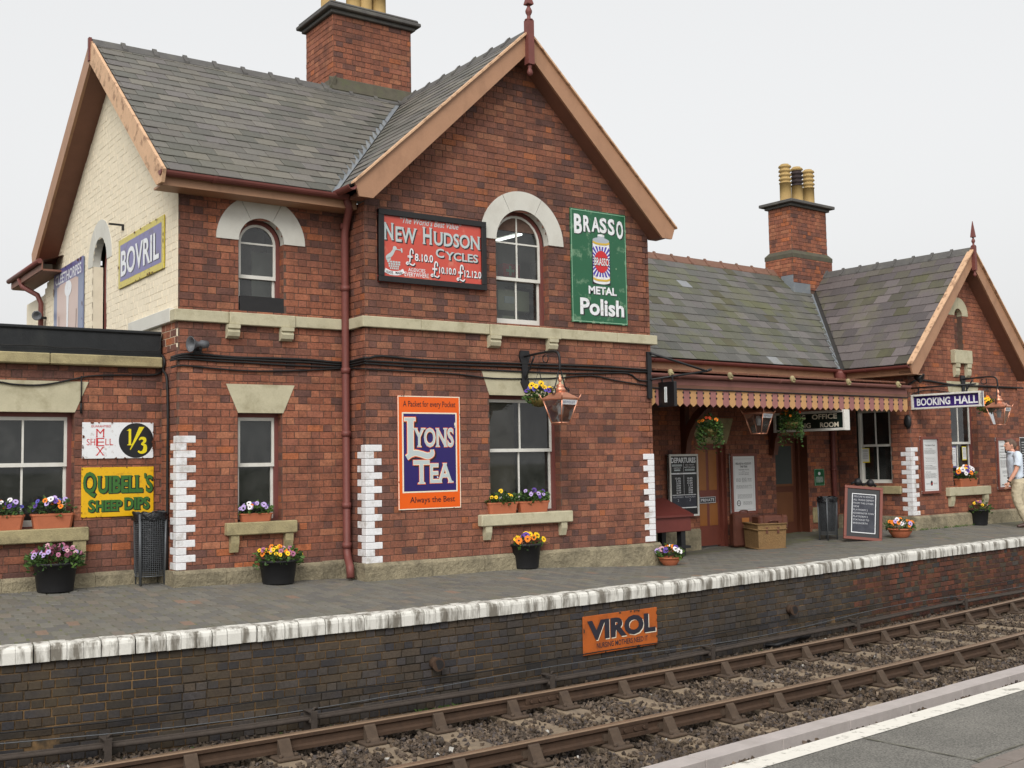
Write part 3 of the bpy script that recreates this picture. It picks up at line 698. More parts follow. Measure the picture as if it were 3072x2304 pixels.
def sash_window(parent, x0, x1, zb, zt, rec, meet, arch=0., vbar=(True, True), hbars=(), xf=None, lower_open=0., frame_mat='maroon', room='darkroom', blind=None, depth=2.2, name='window', bottom=.07, room_margin=(.5, .7)):
    """box-sash window; local x along the wall, y into the wall (0 = wall face). arch = radius of a round head springing at zt"""
    cx = (x0+x1)/2; fw = .05; st = .042
    m = MB(xf)
    m.box(x0, x0+fw, rec, rec+.09, zb, zt); m.box(x1-fw, x1, rec, rec+.09, zb, zt); m.box(x0+fw, x1-fw, rec-.012, rec+.09, zb, zb+.035)
    if arch: ring(m, cx, zt, arch-fw, arch, 0, math.pi, rec, rec+.09)
    else: m.box(x0+fw, x1-fw, rec, rec+.09, zt-fw, zt)
    win = m.build(name, MT[frame_mat], parent)
    a, b = x0+fw*.8, x1-fw*.8; ztop = zt if arch else zt-fw*.8
    u = MB(xf); y0, y1 = rec+.012, rec+.044
    u.box(a, a+st, y0, y1, meet, ztop); u.box(b-st, b, y0, y1, meet, ztop); u.box(a+st, b-st, y0, y1, meet, meet+.045)
    if arch: ring(u, cx, zt, arch-fw*.8-st, arch-fw*.8, 0, math.pi, y0, y1)
    else: u.box(a+st, b-st, y0, y1, ztop-.05, ztop)
    ri = arch-fw*.8-st if arch else 0
    if vbar[0]: u.box(cx-.011, cx+.011, y0+.003, y1-.003, meet+.045, (zt+ri) if arch else ztop-.05)
    for h in hbars:
        if h > meet: u.box(a+st, b-st, y0+.005, y1-.005, h-.011, h+.011)
    u.build('upper_sash', MT['white'], win)
    l = MB(xf); w0, w1 = rec+.047, rec+.079; z0 = zb+.035+lower_open
    l.box(a, a+st, w0, w1, z0, meet+.04); l.box(b-st, b, w0, w1, z0, meet+.04); l.box(a+st, b-st, w0, w1, z0, z0+bottom); l.box(a+st, b-st, w0, w1, meet, meet+.04)
    if vbar[1]: l.box(cx-.011, cx+.011, w0+.003, w1-.003, z0+bottom, meet)
    for h in hbars:
        if h < meet: l.box(a+st, b-st, w0+.005, w1-.005, h-.011, h+.011)
    l.build('lower_sash', MT['white'], win)
    def pane(xa, xb, za, zc, y, top=None):
        m = MB(xf)
        if top:
            pts = [(xa, y, za), (xb, y, za)] + [(p[0], y, p[1]) for p in top]
            m.poly(pts)
        else: m.poly([(xa, y, za), (xb, y, za), (xb, y, zc), (xa, y, zc)])
        m.build('pane', MT['glass'], win)
    yu, yl = (y0+y1)/2, (w0+w1)/2
    def rows(lo, hi): return [lo] + sorted(h for h in hbars if lo < h < hi) + [hi]
    cols = [(a+st, cx-.011), (cx+.011, b-st)] if vbar[0] else [(a+st, b-st)]
    rs = rows(meet+.045, ztop if arch else ztop-.05)
    for i in range(len(rs)-1):
        for (xa, xb) in cols: pane(xa, xb, rs[i], rs[i+1], yu)
    if arch:
        if vbar[0]: pane(cx+.011, cx+ri, zt, 0, yu, arc(cx, zt, ri, 0, math.pi/2, 8)[1:] + [(cx+.011, zt+ri)]); pane(cx-ri, cx-.011, zt, 0, yu, [(cx-.011, zt+ri)] + arc(cx, zt, ri, math.pi/2, math.pi, 8)[:-1])
        else: pane(cx-ri, cx+ri, zt, 0, yu, arc(cx, zt, ri, 0, math.pi, 14)[1:-1])
    cols = [(a+st, cx-.011), (cx+.011, b-st)] if vbar[1] else [(a+st, b-st)]
    rs = rows(z0+bottom, meet)
    for i in range(len(rs)-1):
        for (xa, xb) in cols: pane(xa, xb, rs[i], rs[i+1], yl)
    if room:
        m = MB(xf); X0, X1, Y0, Y1, Z0, Z1 = x0-room_margin[0], x1+room_margin[1], rec+.1, rec+depth, zb-.25, zt+arch+.35
        v = [(X0,Y0,Z0),(X1,Y0,Z0),(X1,Y1,Z0),(X0,Y1,Z0),(X0,Y0,Z1),(X1,Y0,Z1),(X1,Y1,Z1),(X0,Y1,Z1)]
        m.add(v, [(0, 1, 2, 3), (4, 7, 6, 5), (1, 5, 6, 2), (2, 6, 7, 3), (3, 7, 4, 0)])
        m.add([(X0,Y0,Z0),(x0+.02,Y0,Z0),(x0+.02,Y0,Z1),(X0,Y0,Z1)], [(0,1,2,3)]); m.add([(x1-.02,Y0,Z0),(X1,Y0,Z0),(X1,Y0,Z1),(x1-.02,Y0,Z1)], [(0,1,2,3)])
        m.build('room', MT[room], win)
    if blind:
        m = MB(xf); m.poly([(a, rec+.12, zb), (b, rec+.12, zb), (b, rec+.12, zt), (a, rec+.12, zt)]); m.build('blind', MT[blind], win)
    return win
def sill(parent, x0, x1, zt, h, yface, proud, mat, xf=None, legs=None, legw=.1, legh=.16, seed=1):
    r = random.Random(seed); m = MB(xf); m.bbox(x0, x1, yface-proud, yface+.1, zt-h, zt, .012); s = m.build('sill', mat, parent)
    for lx in (legs or ()):
        m = MB(xf); m.prism([(yface+.05, zt-h), (yface-proud*.8, zt-h), (yface-proud*.8, zt-h-legh*.45), (yface-proud*.45, zt-h-legh), (yface+.05, zt-h-legh)], 'x', lx-legw/2, lx+legw/2); m.build('sill_bracket', mat, parent)
    return s
def corbel(parent, x0, x1, zt, h, yface, mat, xf=None, out=.11):
    m = MB(xf); m.prism([(yface+.04, zt), (yface-out, zt), (yface-out, zt-h*.28), (yface-out*.75, zt-h*.34), (yface-out*.9, zt-h*.55), (yface-out*.75, zt-h*.85), (yface-out*.35, zt-h), (yface+.04, zt-h)], 'x', x0, x1); m.build('corbel', mat, parent)
def lintel(parent, x0, x1, zb, zt, flare, yface, mat, xf=None, proud=.014):
    m = MB(xf); m.prism([(x0, zb), (x1, zb), (x1+flare, zt), (x0-flare, zt)], 'y', yface-proud, yface+.1); m.build('lintel', mat, parent)
def slates(parent, P0, ux, us, L, xmin, xmax, gauge, width, pal, seed, out, irregular, moss=None):
    """P0 eave corner, ux along the eave, us up the slope (unit vectors); irregular collects cut slates"""
    P0, ux, us = map(np.array, (P0, ux, us)); nrm = np.cross(ux, us); r = random.Random(seed)
    k = 0; s = 0.
    # unit piece: local x -> ux, local -y -> outward normal, local z -> us
    while s < L-.02:
        s1 = min(s+gauge, L); x = -20*width + (k % 2)*width*.5 + r.uniform(-.01, .01)
        a0, b0, a1, b1 = xmin(s), xmax(s), xmin(s1+.02), xmax(s1+.02)
        n = math.floor((min(a0, a1)-x)/width); x += n*width
        while x < max(b0, b1):
            xa, xb = x+.002, x+width-.002
            c = r.choice(pal); col = sc3(lin(c), r.uniform(.86, 1.14)); hh = .011+r.uniform(-.002, .003)
            q = [max(xa, a0), min(xb, b0), min(xb, b1), max(xa, a1)]
            whole = q[0] == xa and q[3] == xa and q[1] == xb and q[2] == xb
            if whole:
                tilt = .012/gauge; us2 = us - nrm*tilt; us2 /= np.linalg.norm(us2); n2 = np.cross(ux, us2)
                cen = P0 + ux*((xa+xb)/2) + us*((s+s1)/2 + .012) + nrm*.004
                out.append((cen, np.array([ux, -n2, us2]).T, (xb-xa, hh, s1-s+.05), col, True))
            elif q[1]-q[0] > .01 or q[2]-q[3] > .01:
                q[1] = max(q[1], q[0]); q[2] = max(q[2], q[3])
                def P(xx, ss, h): return tuple(P0 + ux*xx + us*ss + nrm*h)
                irregular.col = (*col, 1); irregular.usecol = True
                irregular.add([P(q[0], s, .018), P(q[1], s, .018), P(q[2], s1+.02, .004), P(q[3], s1+.02, .004), P(q[0], s, .006), P(q[1], s, .006)], [(0, 1, 2, 3), (4, 5, 1, 0)])
            x += width
        s = s1; k += 1
def ridge(parent, A, B, half, drop, mat, step=.45, rise=.03, name='ridge_tile'):
    """capping tiles from A to B (points on the ridge line)"""
    A, B = np.array(A, float), np.array(B, float); d = B-A; L = np.linalg.norm(d); d /= L; sd = np.cross(d, [0, 0, 1]); sd /= np.linalg.norm(sd)
    n = max(1, int(round(L/step))); st = L/n
    for i in range(n):
        m = MB(); p0, p1 = A+d*st*i, A+d*st*(i+1)
        def sec(p, k, up): return [tuple(p - sd*half*k + [0, 0, -drop*k+up]), tuple(p + [0, 0, rise*1.+up]), tuple(p + sd*half*k + [0, 0, -drop*k+up])]
        v = sec(p0, 1.0, .012) + sec(p1 + d*.01, 1.0, .012); v += [tuple(np.array(q)-[0, 0, .02]) for q in v]
        m.add(v, [(0, 1, 4, 3), (1, 2, 5, 4), (6, 9, 10, 7), (7, 10, 11, 8), (0, 3, 9, 6), (2, 8, 11, 5), (0, 6, 7, 1), (1, 7, 8, 2), (3, 4, 10, 9), (4, 5, 11, 10)])
        q0 = p1 - d*.05; v = sec(q0, 1.04, .04) + sec(p1 + d*.012, 1.04, .04); v += [tuple(np.array(q)-[0, 0, .035]) for q in v]
        m.add(v, [(0, 1, 4, 3), (1, 2, 5, 4), (0, 6, 7, 1), (1, 7, 8, 2), (3, 4, 10, 9), (4, 5, 11, 10), (0, 3, 9, 6), (2, 8, 11, 5)])
        m.build(name, mat, parent)
def slab(m, A, B, thick_dir, t, side, w):
    """board from A to B, section w along `side`, t along thick_dir"""
    A, B, td, sd = map(lambda q: np.array(q, float), (A, B, thick_dir, side))
    v = []
    for P in (A, B): v += [P, P+sd*w, P+sd*w+td*t, P+td*t]
    m.add([tuple(q) for q in v], [(0, 3, 2, 1), (4, 5, 6, 7), (0, 1, 5, 4), (1, 2, 6, 5), (2, 3, 7, 6), (3, 0, 4, 7)])
def finial(parent, x, y, z0, z1, sc, mat):
    """drop post, neck, ball and spike on a gable"""
    m = MB(); s = sc
    m.box(x-.05*s, x+.05*s, y-.05*s, y+.05*s, z0, z0+.62*s)
    m.lathe([(.0, -.16*s), (.03*s, -.15*s), (.045*s, -.11*s), (.03*s, -.07*s), (.022*s, -.05*s), (.03*s, -.03*s), (.03*s, 0)], 10, (x, y, z0))
    zt = z0+.62*s
    m.lathe([(.06*s, 0), (.06*s, .015*s), (.028*s, .03*s), (.024*s, .07*s), (.045*s, .11*s), (.048*s, .14*s), (.03*s, .18*s), (.02*s, .2*s), (.024*s, .225*s)], 10, (x, y, zt))
    zt += .225*s; m.lathe([(.07*s, 0), (.072*s, .012*s), (.045*s, (z1-zt)*.45), (.008*s, z1-zt)], 4, (x, y, zt), a0=math.pi/4, smooth=False)
    return m.build('finial', mat, parent)
def chimney_pot(parent, x, y, z, h, r, louvre=True, sooty=False):
    m = MB()
    pr = [(r*1.12, 0), (r*1.12, .03), (r, .05), (r*.98, h*.52)]
    if louvre:
        zz = h*.52
        pr += [(r*1.06, zz), (r*1.06, zz+.02), (r*.86, zz+.03)]
        for k in range(4):
            q = zz + .03 + (h*.42)*(k+.55)/4; pr += [(r*.86, q-.02), (r*1.13, q), (r*1.02, q+.035), (r*.86, q+.04)]
        pr += [(r*.9, h*.95), (r*.7, h), (r*.55, h), (r*.55, h*.9)]
    else: pr += [(r*1.06, h*.54), (r, h*.57), (r*.94, h*.9), (r*1.08, h*.92), (r*1.1, h), (r*.8, h), (r*.8, h*.9)]
    n0 = len(pr); m.lathe(pr, 18, (x, y, z), close=False)
    if sooty:
        for i, p in enumerate(m.f):
            if m.v[p[0]][2] > z+h*.46 and m.v[p[0]][2] < z+h*.9: m.m[i] = 1
    return m.build('chimney_pot', [MT['pot_buff'], MT['pot_soot']], parent)
def tubep(name, mat, parent, pts, r, n=8, xf=None):
    m = MB(xf); m.tube(pts, r, n); return m.build(name, mat, parent)
def smooth_path(pts, k=4):
    """Catmull-Rom through points"""
    P = [np.array(p, float) for p in pts]; P = [2*P[0]-P[1]] + P + [2*P[-1]-P[-2]]; out = []
    for i in range(1, len(P)-2):
        for j in range(k):
            t = j/k; a, b, c, d = P[i-1:i+3]
            out.append(tuple(.5*((2*b)+(c-a)*t+(2*a-5*b+4*c-d)*t*t+(3*b-a-3*c+d)*t**3)))
    out.append(tuple(P[-2])); return out
# ================================================================ station house (two storeys, front gable, cream side gable)
XL, XM, XR, YW, YG = 4.28, 6.49, 11.27, 12.82, 12.36
ZS0, ZS1 = 3.207, 3.345
MT['soffit'] = plain('brown_soffit', (122, 84, 68), .6, .1, 5, bump=.15)
house = thing('station_house', (7.8, 13.0, .05), 'two storey red brick station house with front gable and cream painted side gable', 'building')
GC, GA, GM = 8.88, 7.38, .9135           # gable centre, apex height, pitch of the front gable
WE, WR, WRZ = 12.45, 15.55, 7.36         # eave y, ridge y, ridge height of the wing roof
WM = (WRZ-4.89)/(WR-WE); BM = (7.36-4.97)/(18.99-15.55)
wallm = MB(); bricks = []
UW = (5.311, .293, 4.24); LW = (5.01, 5.58, .82, 2.14)         # wing windows
UG = (8.94, .4455, 4.526); LG = (8.344, 9.532, .80, 2.397)     # gable windows
def sp_wing(z0, z1):
    h = arch_cut(*UW, 3.34, z0, z1)
    if LW[2] < (z0+z1)/2 < LW[3]: h.append(LW[:2])
    if ZS0+.01 < z0 and z1 < ZS1: return []
    return minus((XL, XM), h)
def sp_gable(z0, z1):
    h = arch_cut(*UG, 3.34, z0, z1)
    if LG[2] < (z0+z1)/2 < LG[3]: h.append(LG[:2])
    k = (7.24-z1)/GM; a, b = max(XM, GC-k), min(XR, GC+k)
    return minus((a, b), h) if b-a > .05 else []
def c_wing(x, z, r): return brick_col(x, z, r, .55 if z < .55 else (.22 if 2.9 < z < 3.2 or z > 4.2 else .0), 1.)
def c_gab(x, z, r): return sc3((lambda q: (q[0]*.93, q[1], q[2]*1.06))(brick_col(x, z, r, .38 if z > 5.9 else (.3 if z < .5 else (.12 if z > 3.4 else 0.)), 2.3)), .9 if z > 3.3 else 1.)
courses(.29, 4.80, sp_wing, lambda a, z: (a, YW, z), I3, c_wing, bricks, wallm, seed=1)
courses(.27, 7.2, sp_gable, lambda a, z: (a, YG, z), I3, c_gab, bricks, wallm, seed=2)
courses(.27, 4.80, lambda a, b: [(-YW, -YG)], lambda a, z: (XM, -a, z), ROT_LEFT, lambda x, z, r: brick_col(x, z, r, .45, 3.), bricks, wallm, seed=3)
courses(.29, 3.207, lambda a, b: [(-13.4, -YW)], lambda a, z: (XL, -a, z), ROT_LEFT, lambda x, z, r: brick_col(x, z, r, .1, 4.), bricks, wallm, seed=4)
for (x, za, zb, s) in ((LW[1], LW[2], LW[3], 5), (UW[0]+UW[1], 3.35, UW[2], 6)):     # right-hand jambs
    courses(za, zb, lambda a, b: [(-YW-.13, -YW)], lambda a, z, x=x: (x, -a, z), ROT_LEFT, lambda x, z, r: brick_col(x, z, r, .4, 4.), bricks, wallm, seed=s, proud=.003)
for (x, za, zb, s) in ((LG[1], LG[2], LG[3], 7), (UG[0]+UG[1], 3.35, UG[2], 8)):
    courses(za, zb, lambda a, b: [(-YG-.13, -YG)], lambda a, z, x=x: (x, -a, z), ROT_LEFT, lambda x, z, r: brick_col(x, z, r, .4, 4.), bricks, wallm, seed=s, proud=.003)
wallm.prism([(XM+.02, 4.7), (XR-.02, 4.7), (XR-.02, 4.75), (GC, 7.27), (XM+.02, 4.75)], 'y', YG+.14, YG+.2)   # behind the gable
wallm.prism([(GC, 7.26), (GC-2.4, 4.9), (GC-2.1, 4.9), (GC, 6.95)], 'y', YG+.002, YG+.02); wallm.prism([(GC, 7.26), (GC+2.37, 4.9), (GC+2.1, 4.9), (GC, 6.95)], 'y', YG+.002, YG+.02)
# plain side and rear walls, away from the camera
wallm.box(XR-.2, XR, YG, 19.0, 0, 4.85); wallm.box(XL+.3, XR, 18.8, 19.0, 0, 4.85)
hwall = wallm.build('wall', MT['mortar'], house)
pieces(bricks, 'brick', MT['brick_o'], MT['brick_s'], hwall, 'brickwork')
# cream painted side gable
cm = MB(); cb = []
WC = (-16.18, .36, 4.42)
def sp_cream(z0, z1):
    f = max(YW, WE+(z1-4.79)/WM+.02); b = min(21.0 if z1 < 4.25 else 19.6, 15.55+(7.26-z1)/BM)
    if b-f < .05: return []
    return minus((-b, -f), arch_cut(*WC, 2.9, z0, z1))
courses(2.9, 7.2, sp_cream, lambda a, z: (XL, -a, z), ROT_LEFT, lambda x, z, r: sc3(lin((231, 219, 195)), r.uniform(.97, 1.03)), cb, cm, seed=9, proud=.003, obj=False, gap=.005)
cm.prism([(WR, 7.28), (WE+.3, 4.85), (WE+.8, 4.85), (WR, 6.9)], 'x', XL+.002, XL+.02); cm.prism([(WR, 7.28), (18.9, 4.9), (18.3, 4.9), (WR, 6.9)], 'x', XL+.002, XL+.02)
cwall = cm.build('painted_gable_wall', MT['cream'], house)
stuff_mesh(cb, 'painted_brickwork', MT['cream_s'], cwall)
XFW = lambda p: (XL+p[1], -p[0], p[2])
m = MB(XFW); m.box(WC[0]+.36, WC[0]+.39, 0, .14, 2.9, 4.42); m.box(WC[0]-.39, WC[0]-.36, 0, .14, 2.9, 4.42); m.build('window_reveal', MT['cream'], house)
arch_stones(house, WC[0], WC[2], .36, .615, 0, .008, MT['stonegrey'], XFW)
sash_window(house, WC[0]-.36, WC[0]+.36, 2.95, 4.42, .16, 3.9, arch=.36, vbar=(False, False), xf=XFW, hbars=(4.42,))
# string course
def xs_of(lst, y, Y): return [FY(p, y, Y)[0] for p in lst]
def string_run(xs, yface, proud, special=None):
    for i in range(len(xs)-1):
        p = proud + (.02 if special and i in special else rr.uniform(-.003, .004)); m = MB(); m.bbox(xs[i]+.002, xs[i+1]-.002, yface-p, yface+.12, ZS0-(.012 if special and i in special else 0), ZS1, .008); m.build('string_stone', MT['stone'], house)
string_run([XL-.06] + xs_of([688, 886], 950, YW-.06) + [XM-.06], YW, .06, (1,))
string_run([XM-.06] + xs_of([1265, 1470, 1682, 1853], 990, YG-.06) + [XR+.1], YG, .06, (2,))
m = MB(); m.bbox(XM-.06, XM+.1, YG-.05, YW-.063, ZS0, ZS1, .006); m.build('string_stone', MT['stone'], house)
m = MB(); m.bbox(XL-.06, XL+.1, YW+.122, 14.6, ZS0, ZS1+.03, .006); m.build('string_stone', MT['stonegrey'], house)
for a, b, t in ((1472.6, 1504, 1003), (1648.6, 1675, 1015)):
    x0, x1 = xs_of([a, b], t, YG-.1); corbel(house, x0, x1, ZS0-.012, .165, YG, MT['stone'])
for a, b in ((685, 721), (846, 882)):
    x0, x1 = xs_of([a, b], 975, YW-.1); corbel(house, x0, x1, ZS0-.012, .165, YW, MT['stone'])
arch_stones(house, UW[0], UW[2], UW[1], .575, YW, .02, MT['stonegrey']); arch_stones(house, UG[0], UG[2], UG[1], .708, YG, .02, MT['stonegrey'])
XFG = lambda p: (p[0], YG+p[1], p[2]); XFWI = lambda p: (p[0], YW+p[1], p[2])
wg = sash_window(house, UG[0]-UG[1], UG[0]+UG[1], 3.35, UG[2], .12, 4.0, arch=UG[1], xf=XFG, hbars=(UG[2],), room='paleroom', depth=2.6, bottom=.085, room_margin=(.3, 1.9))
wl = sash_window(house, LG[0], LG[1], LG[2], LG[3], .12, 1.63, xf=XFG, room='darkroom')
wu = sash_window(house, UW[0]-UW[1], UW[0]+UW[1], 3.35, UW[2], .12, 3.80, arch=UW[1], xf=XFWI, vbar=(False, False), hbars=(UW[2],))
ww = sash_window(house, LW[0], LW[1], LW[2], LW[3], .12, 1.49, xf=XFWI, vbar=(False, False), room='darkroom', blind='blind')
m = MB(); m.poly([(LG[0]+.05, YG+.26, .85), (8.93, YG+.26, .85), (8.93, YG+.26, 2.35), (LG[0]+.05, YG+.26, 2.35)]); m.build('blind', MT['blind_brown'], wl)
m = MB(); m.poly([(8.95, YG+.27, .85), (9.5, YG+.27, .85), (9.5, YG+.27, 1.62), (8.95, YG+.27, 1.62)]); m.build('blind', MT['blind'], wl)
m = MB(); m.poly([(5.55, YW+.9, 3.4), (5.85, YW+.9, 3.4), (5.85, YW+.9, 4.3), (5.55, YW+.9, 4.3)]); m.build('curtain', MT['paleroom'], wu); m = MB(); m.poly([(6.0, YW+1.5, 3.4), (6.25, YW+1.5, 3.4), (6.25, YW+1.5, 4.6), (6.0, YW+1.5, 4.6)]); m.build('curtain', MT['blind'], wu)
box('weather_board', MT['black'], house, UW[0]-UW[1]+.02, UW[0]+UW[1]+.01, YW+.0, YW+.04, 3.365, 3.565, .006)
# things inside the lit upper room
tl = thing('strip_light', (9.5, YG+1.0, 5.0), 'lit white fluorescent strip light inside the round headed upper window', 'light')
P0_, P1_ = FY(1484, 723, YG+.8), FY(1564, 703, YG+1.3)
m = MB(); m.tube([(P0_[0], YG+.8, P0_[1]), (P1_[0], YG+1.3, P1_[1])], .018, 8); m.build('tube', MT['tubelight'], tl)
m = MB(); m.tube([(P0_[0], YG+.8, P0_[1]+.06), (P1_[0], YG+1.3, P1_[1]+.06)], .04, 4); m.build('batten', MT['white'], tl)
MT['monitor'] = plain('beige_plastic', (176, 178, 152), .6, .05)
ym = YG+.42; xa_, za_ = FY(1494, 862, ym); xb_, zb_ = FY(1588, 940, ym)
t = thing('computer_monitor', ((xa_+xb_)/2, YG+.6, zb_), 'beige computer monitor seen from behind through the lower sash of the upper gable window', 'monitor')
m = MB(); m.prism([(ym, zb_+.02), (ym, za_-.03), (ym+.4, za_+.06), (ym+.4, zb_-.05)], 'x', xa_, xb_); m.build('case', MT['monitor'], t)
box('stand', MT['monitor'], t, xa_+.1, xb_-.15, ym+.05, ym+.3, zb_-.2, zb_-.05); box('label_plate', MT['e_grey'], t, xa_+.1, xa_+.26, ym-.012, ym+.002, zb_+.12, zb_+.22)
yq = YG+.8; xa_, za_ = FY(1510, 810, yq)
t = thing('first_aid_box', (xa_+.12, yq, za_-.1), 'small red first aid box with pale cross on shelf inside upper gable window', 'box')
box('case', MT['e_scarlet'], t, xa_, xa_+.3, yq, yq+.15, za_-.1, za_+.1); m = MB(); m.box(xa_+.1, xa_+.14, yq-.007, yq-.001, za_-.07, za_+.07); m.box(xa_+.05, xa_+.1, yq-.007, yq-.001, za_-.02, za_+.02); m.box(xa_+.14, xa_+.19, yq-.007, yq-.001, za_-.02, za_+.02); m.build('cross', MT['e_lgreen'], t)
box('shelf', MT['brownpaint'], t, xa_-.5, xa_+.8, yq-.05, yq+.25, za_-.13, za_-.101)
# lintels and sills
lintel(house, LG[0], LG[1], LG[3], 2.715, .12, YG, MT['stone']); lintel(house, LW[0]+.0, LW[1]+.01, LW[3], 2.485, .15, YW, MT['stone'])
sill(house, 8.135, 9.665, .805, .155, YG, .1, MT['stone'], legs=(8.26, 9.52), legh=.18); sill(house, 4.845, 5.74, .83, .15, YW, .1, MT['stonedirty'], legs=(4.95, 5.64), legh=.2)
# plinth stones
def plinth(parent, xs, yface, z0, z1, proud, mat, xf=None):
    for i in range(len(xs)-1):
        m = MB(xf); e = rr.uniform(-.008, .008); q = proud + rr.uniform(-.01, .01); zt = z1 + rr.uniform(-.006, .006)
        m.prism([(yface+.1, z0), (yface-q, z0), (yface-q, zt-.04), (yface-q*.3, zt), (yface+.1, zt)], 'x', xs[i]+.002, xs[i+1]-.002); m.build('plinth_stone', mat, parent)
plinth(house, [XL-.06, 4.85, 5.5, 6.1, XM-.05], YW, -.3, .30, .06, MT['stoneplinth'])
plinth(house, [XM-.06, 7.4, 8.2, 8.9, 10.1, XR+.08], YG, -.3, .272, .065, MT['stoneplinth'])
m = MB(); m.box(XM-.06, XM+.05, YG+.1, YW-.055, -.3, .27); m.build('plinth_stone', MT['stoneplinth'], house)
m = MB(); m.box(XL-.062, XL+.05, YW+.1, 13.36, -.3, .3); m.build('plinth_stone', MT['stoneplinth'], house)
# white painted quoins
def quoin(parent, x, y, z0, n, sx, la=.215, lb=.108, xf=None, name='quoin_block', start=0, p=.013):
    for i in range(n):
        big = (i+start) % 2 == 0; lf, ls = (la, lb) if big else (lb, la)
        zz = z0 + i*CHB; j = rr.uniform(-.004, .004)
        m = MB(xf)
        if sx > 0: m.bbox(x-p, x+lf+j, y-p, y+ls+j, zz+.002, zz+CHB-.002, .005)
        else: m.bbox(x-lf-j, x+p, y-p, y+ls+j, zz+.002, zz+CHB-.002, .005)
        o = m.build(name, MT['white_o'], parent); k = rr.uniform(.93, 1.0); o.color = (.8*k, .8*k, .81*k, 1)
quoin(house, XL, YW, .31, 18, 1, start=1); quoin(house, XM, YG, .27, 17, 1, start=0); quoin(house, XR, YG, .285, 15, -1, la=.2, lb=.11, start=0)
# ---- roofs
VB = ((4.95-GA)/GM+GC, WE+.05); mv = lambda y: GC-(GA-(4.89+(y-WE)*WM))/GM       # x of the valley at depth y
roof = MB()
roof.poly([(3.97, WE, 4.875), (mv(WE), WE, 4.875), (mv(WR), WR, WRZ-.015), (3.97, WR, WRZ-.015)])
yv = lambda x: WE + (GA-(GC-x)*GM-4.89)/WM
roof.poly([(6.2, 12.06, GA-(GC-6.2)*GM-.015), (6.2, yv(6.2), GA-(GC-6.2)*GM-.015), (GC, yv(GC), GA-.015), (GC, 12.06, GA-.015)][::-1])
roof.poly([(GC, 12.06, GA-.015), (GC, 18.99, GA-.015), (11.5, 18.99, GA-2.62*GM-.015), (11.5, 12.06, GA-2.62*GM-.015)][::-1])
roof.poly([(3.97, WR, WRZ-.015), (GC, WR, WRZ-.015), (GC, 18.99, 4.96), (3.97, 18.99, 4.96)])
hroof = roof.build('roof', MT['backing'], house)
ln = lambda v: v/np.linalg.norm(v)
PALW = [(106, 103, 97), (100, 98, 92), (109, 105, 99), (103, 99, 96), (95, 94, 88), (112, 108, 100)]
items = []; irr = MB()
us = ln(np.array([0, 1, WM])); LSL = math.hypot(WR-WE, WRZ-4.89)
xv = lambda s: mv(WE + s*us[1]) - .07
slates(hroof, (0, WE, 4.89), (1, 0, 0), us, LSL-.05, lambda s: 4.02, xv, .2, .29, PALW, 1, items, irr)
us2 = ln(np.array([1, 0, GM])); x0 = 6.2; LG2 = math.hypot(GC-x0, (GC-x0)*GM)
yv2 = lambda s: -(yv(x0 + s*us2[0]) - .09)
slates(hroof, (x0, 0, GA-(GC-x0)*GM), (0, -1, 0), us2, LG2-.05, yv2, lambda s: -12.12, .2, .29, PALW, 2, items, irr)
pieces(items, 'slate', MT['slate_o'], MT['slate_s'], hroof, 'slates'); irr.build('cut_slates', MT['slate_s'], hroof)['kind'] = 'stuff'
m = MB()   # lead valley
for y in np.linspace(WE-.02, WR, 8):
    x = mv(y); z = 4.89+(y-WE)*WM
    m.v += [(x-.13, y-.0, z+.006+0), (x, y, z+.004), (x+.0, y+.13, z+.008)]
for i in range(7): m.face((3*i, 3*i+1, 3*i+4, 3*i+3)); m.face((3*i+1, 3*i+2, 3*i+5, 3*i+4))
m.build('lead_valley', MT['lead'], hroof)
ridge(hroof, (3.98, WR, WRZ+.02), (8.8, WR, WRZ+.02), .12, .095, MT['ridge']); ridge(hroof, (GC, 12.1, GA+.02), (GC, 15.6, GA+.02), .12, .11, MT['ridge'])
# bargeboards and soffits of the front gable
GP = [(GC, 7.39), (6.21, 4.94), (6.27, 4.78), (6.46, 4.78), (GC, 7.10)]
for sd in (1, -1):
    P = GP if sd > 0 else [(2*GC-x, z) for x, z in GP][::-1]
    m = MB(); m.prism(P, 'y', 12.06, 12.095); m.build('bargeboard', MT['tan'], house)
    m = MB(); q = [(GC, 7.10), (6.46, 4.80), (6.30, 4.80), (6.30, 4.84), (GC, 7.20)]; q = q if sd > 0 else [(2*GC-x, z) for x, z in q][::-1]
    m.prism(q, 'y', 12.096, YG+.02); m.build('soffit', MT['soffit'], house)
    m = MB(); q = [(GC, 7.425), (6.19, 4.96), (6.19, 4.935), (GC, 7.392)]; q = q if sd > 0 else [(2*GC-x, z) for x, z in q][::-1]
    m.prism(q, 'y', 12.02, 12.13); m.build('verge_board', MT['tanpeel'], house)
finial(house, GC, 12.03, 6.93, 7.98, 1.0, MT['maroon'])
# bargeboards of the cream gable
for pts, mt in (([(WR, 7.40), (12.36, 4.87), (12.42, 4.73), (12.6, 4.73), (WR, 7.07)], 'tanpeel'), ([(WR, 7.40), (19.0, 4.97), (18.95, 4.8), (18.75, 4.8), (WR, 7.07)], 'tan')):
    m = MB(); m.prism(pts, 'x', 3.95, 3.99); m.build('bargeboard', MT[mt], house)
m = MB(); m.prism([(WR, 7.07), (WR, 7.12), (12.55, 4.78), (12.6, 4.74)], 'x', 3.992, XL+.01); m.build('soffit', MT['soffit'], house)
m = MB(); m.prism([(WR, 7.07), (WR, 7.12), (18.85, 4.86), (18.8, 4.80)], 'x', 3.992, XL+.01); m.build('soffit', MT['soffit'], house)
box('finial_stub', MT['maroon'], house, 3.93, 3.97, WR-.035, WR+.035, 7.1, 7.425)
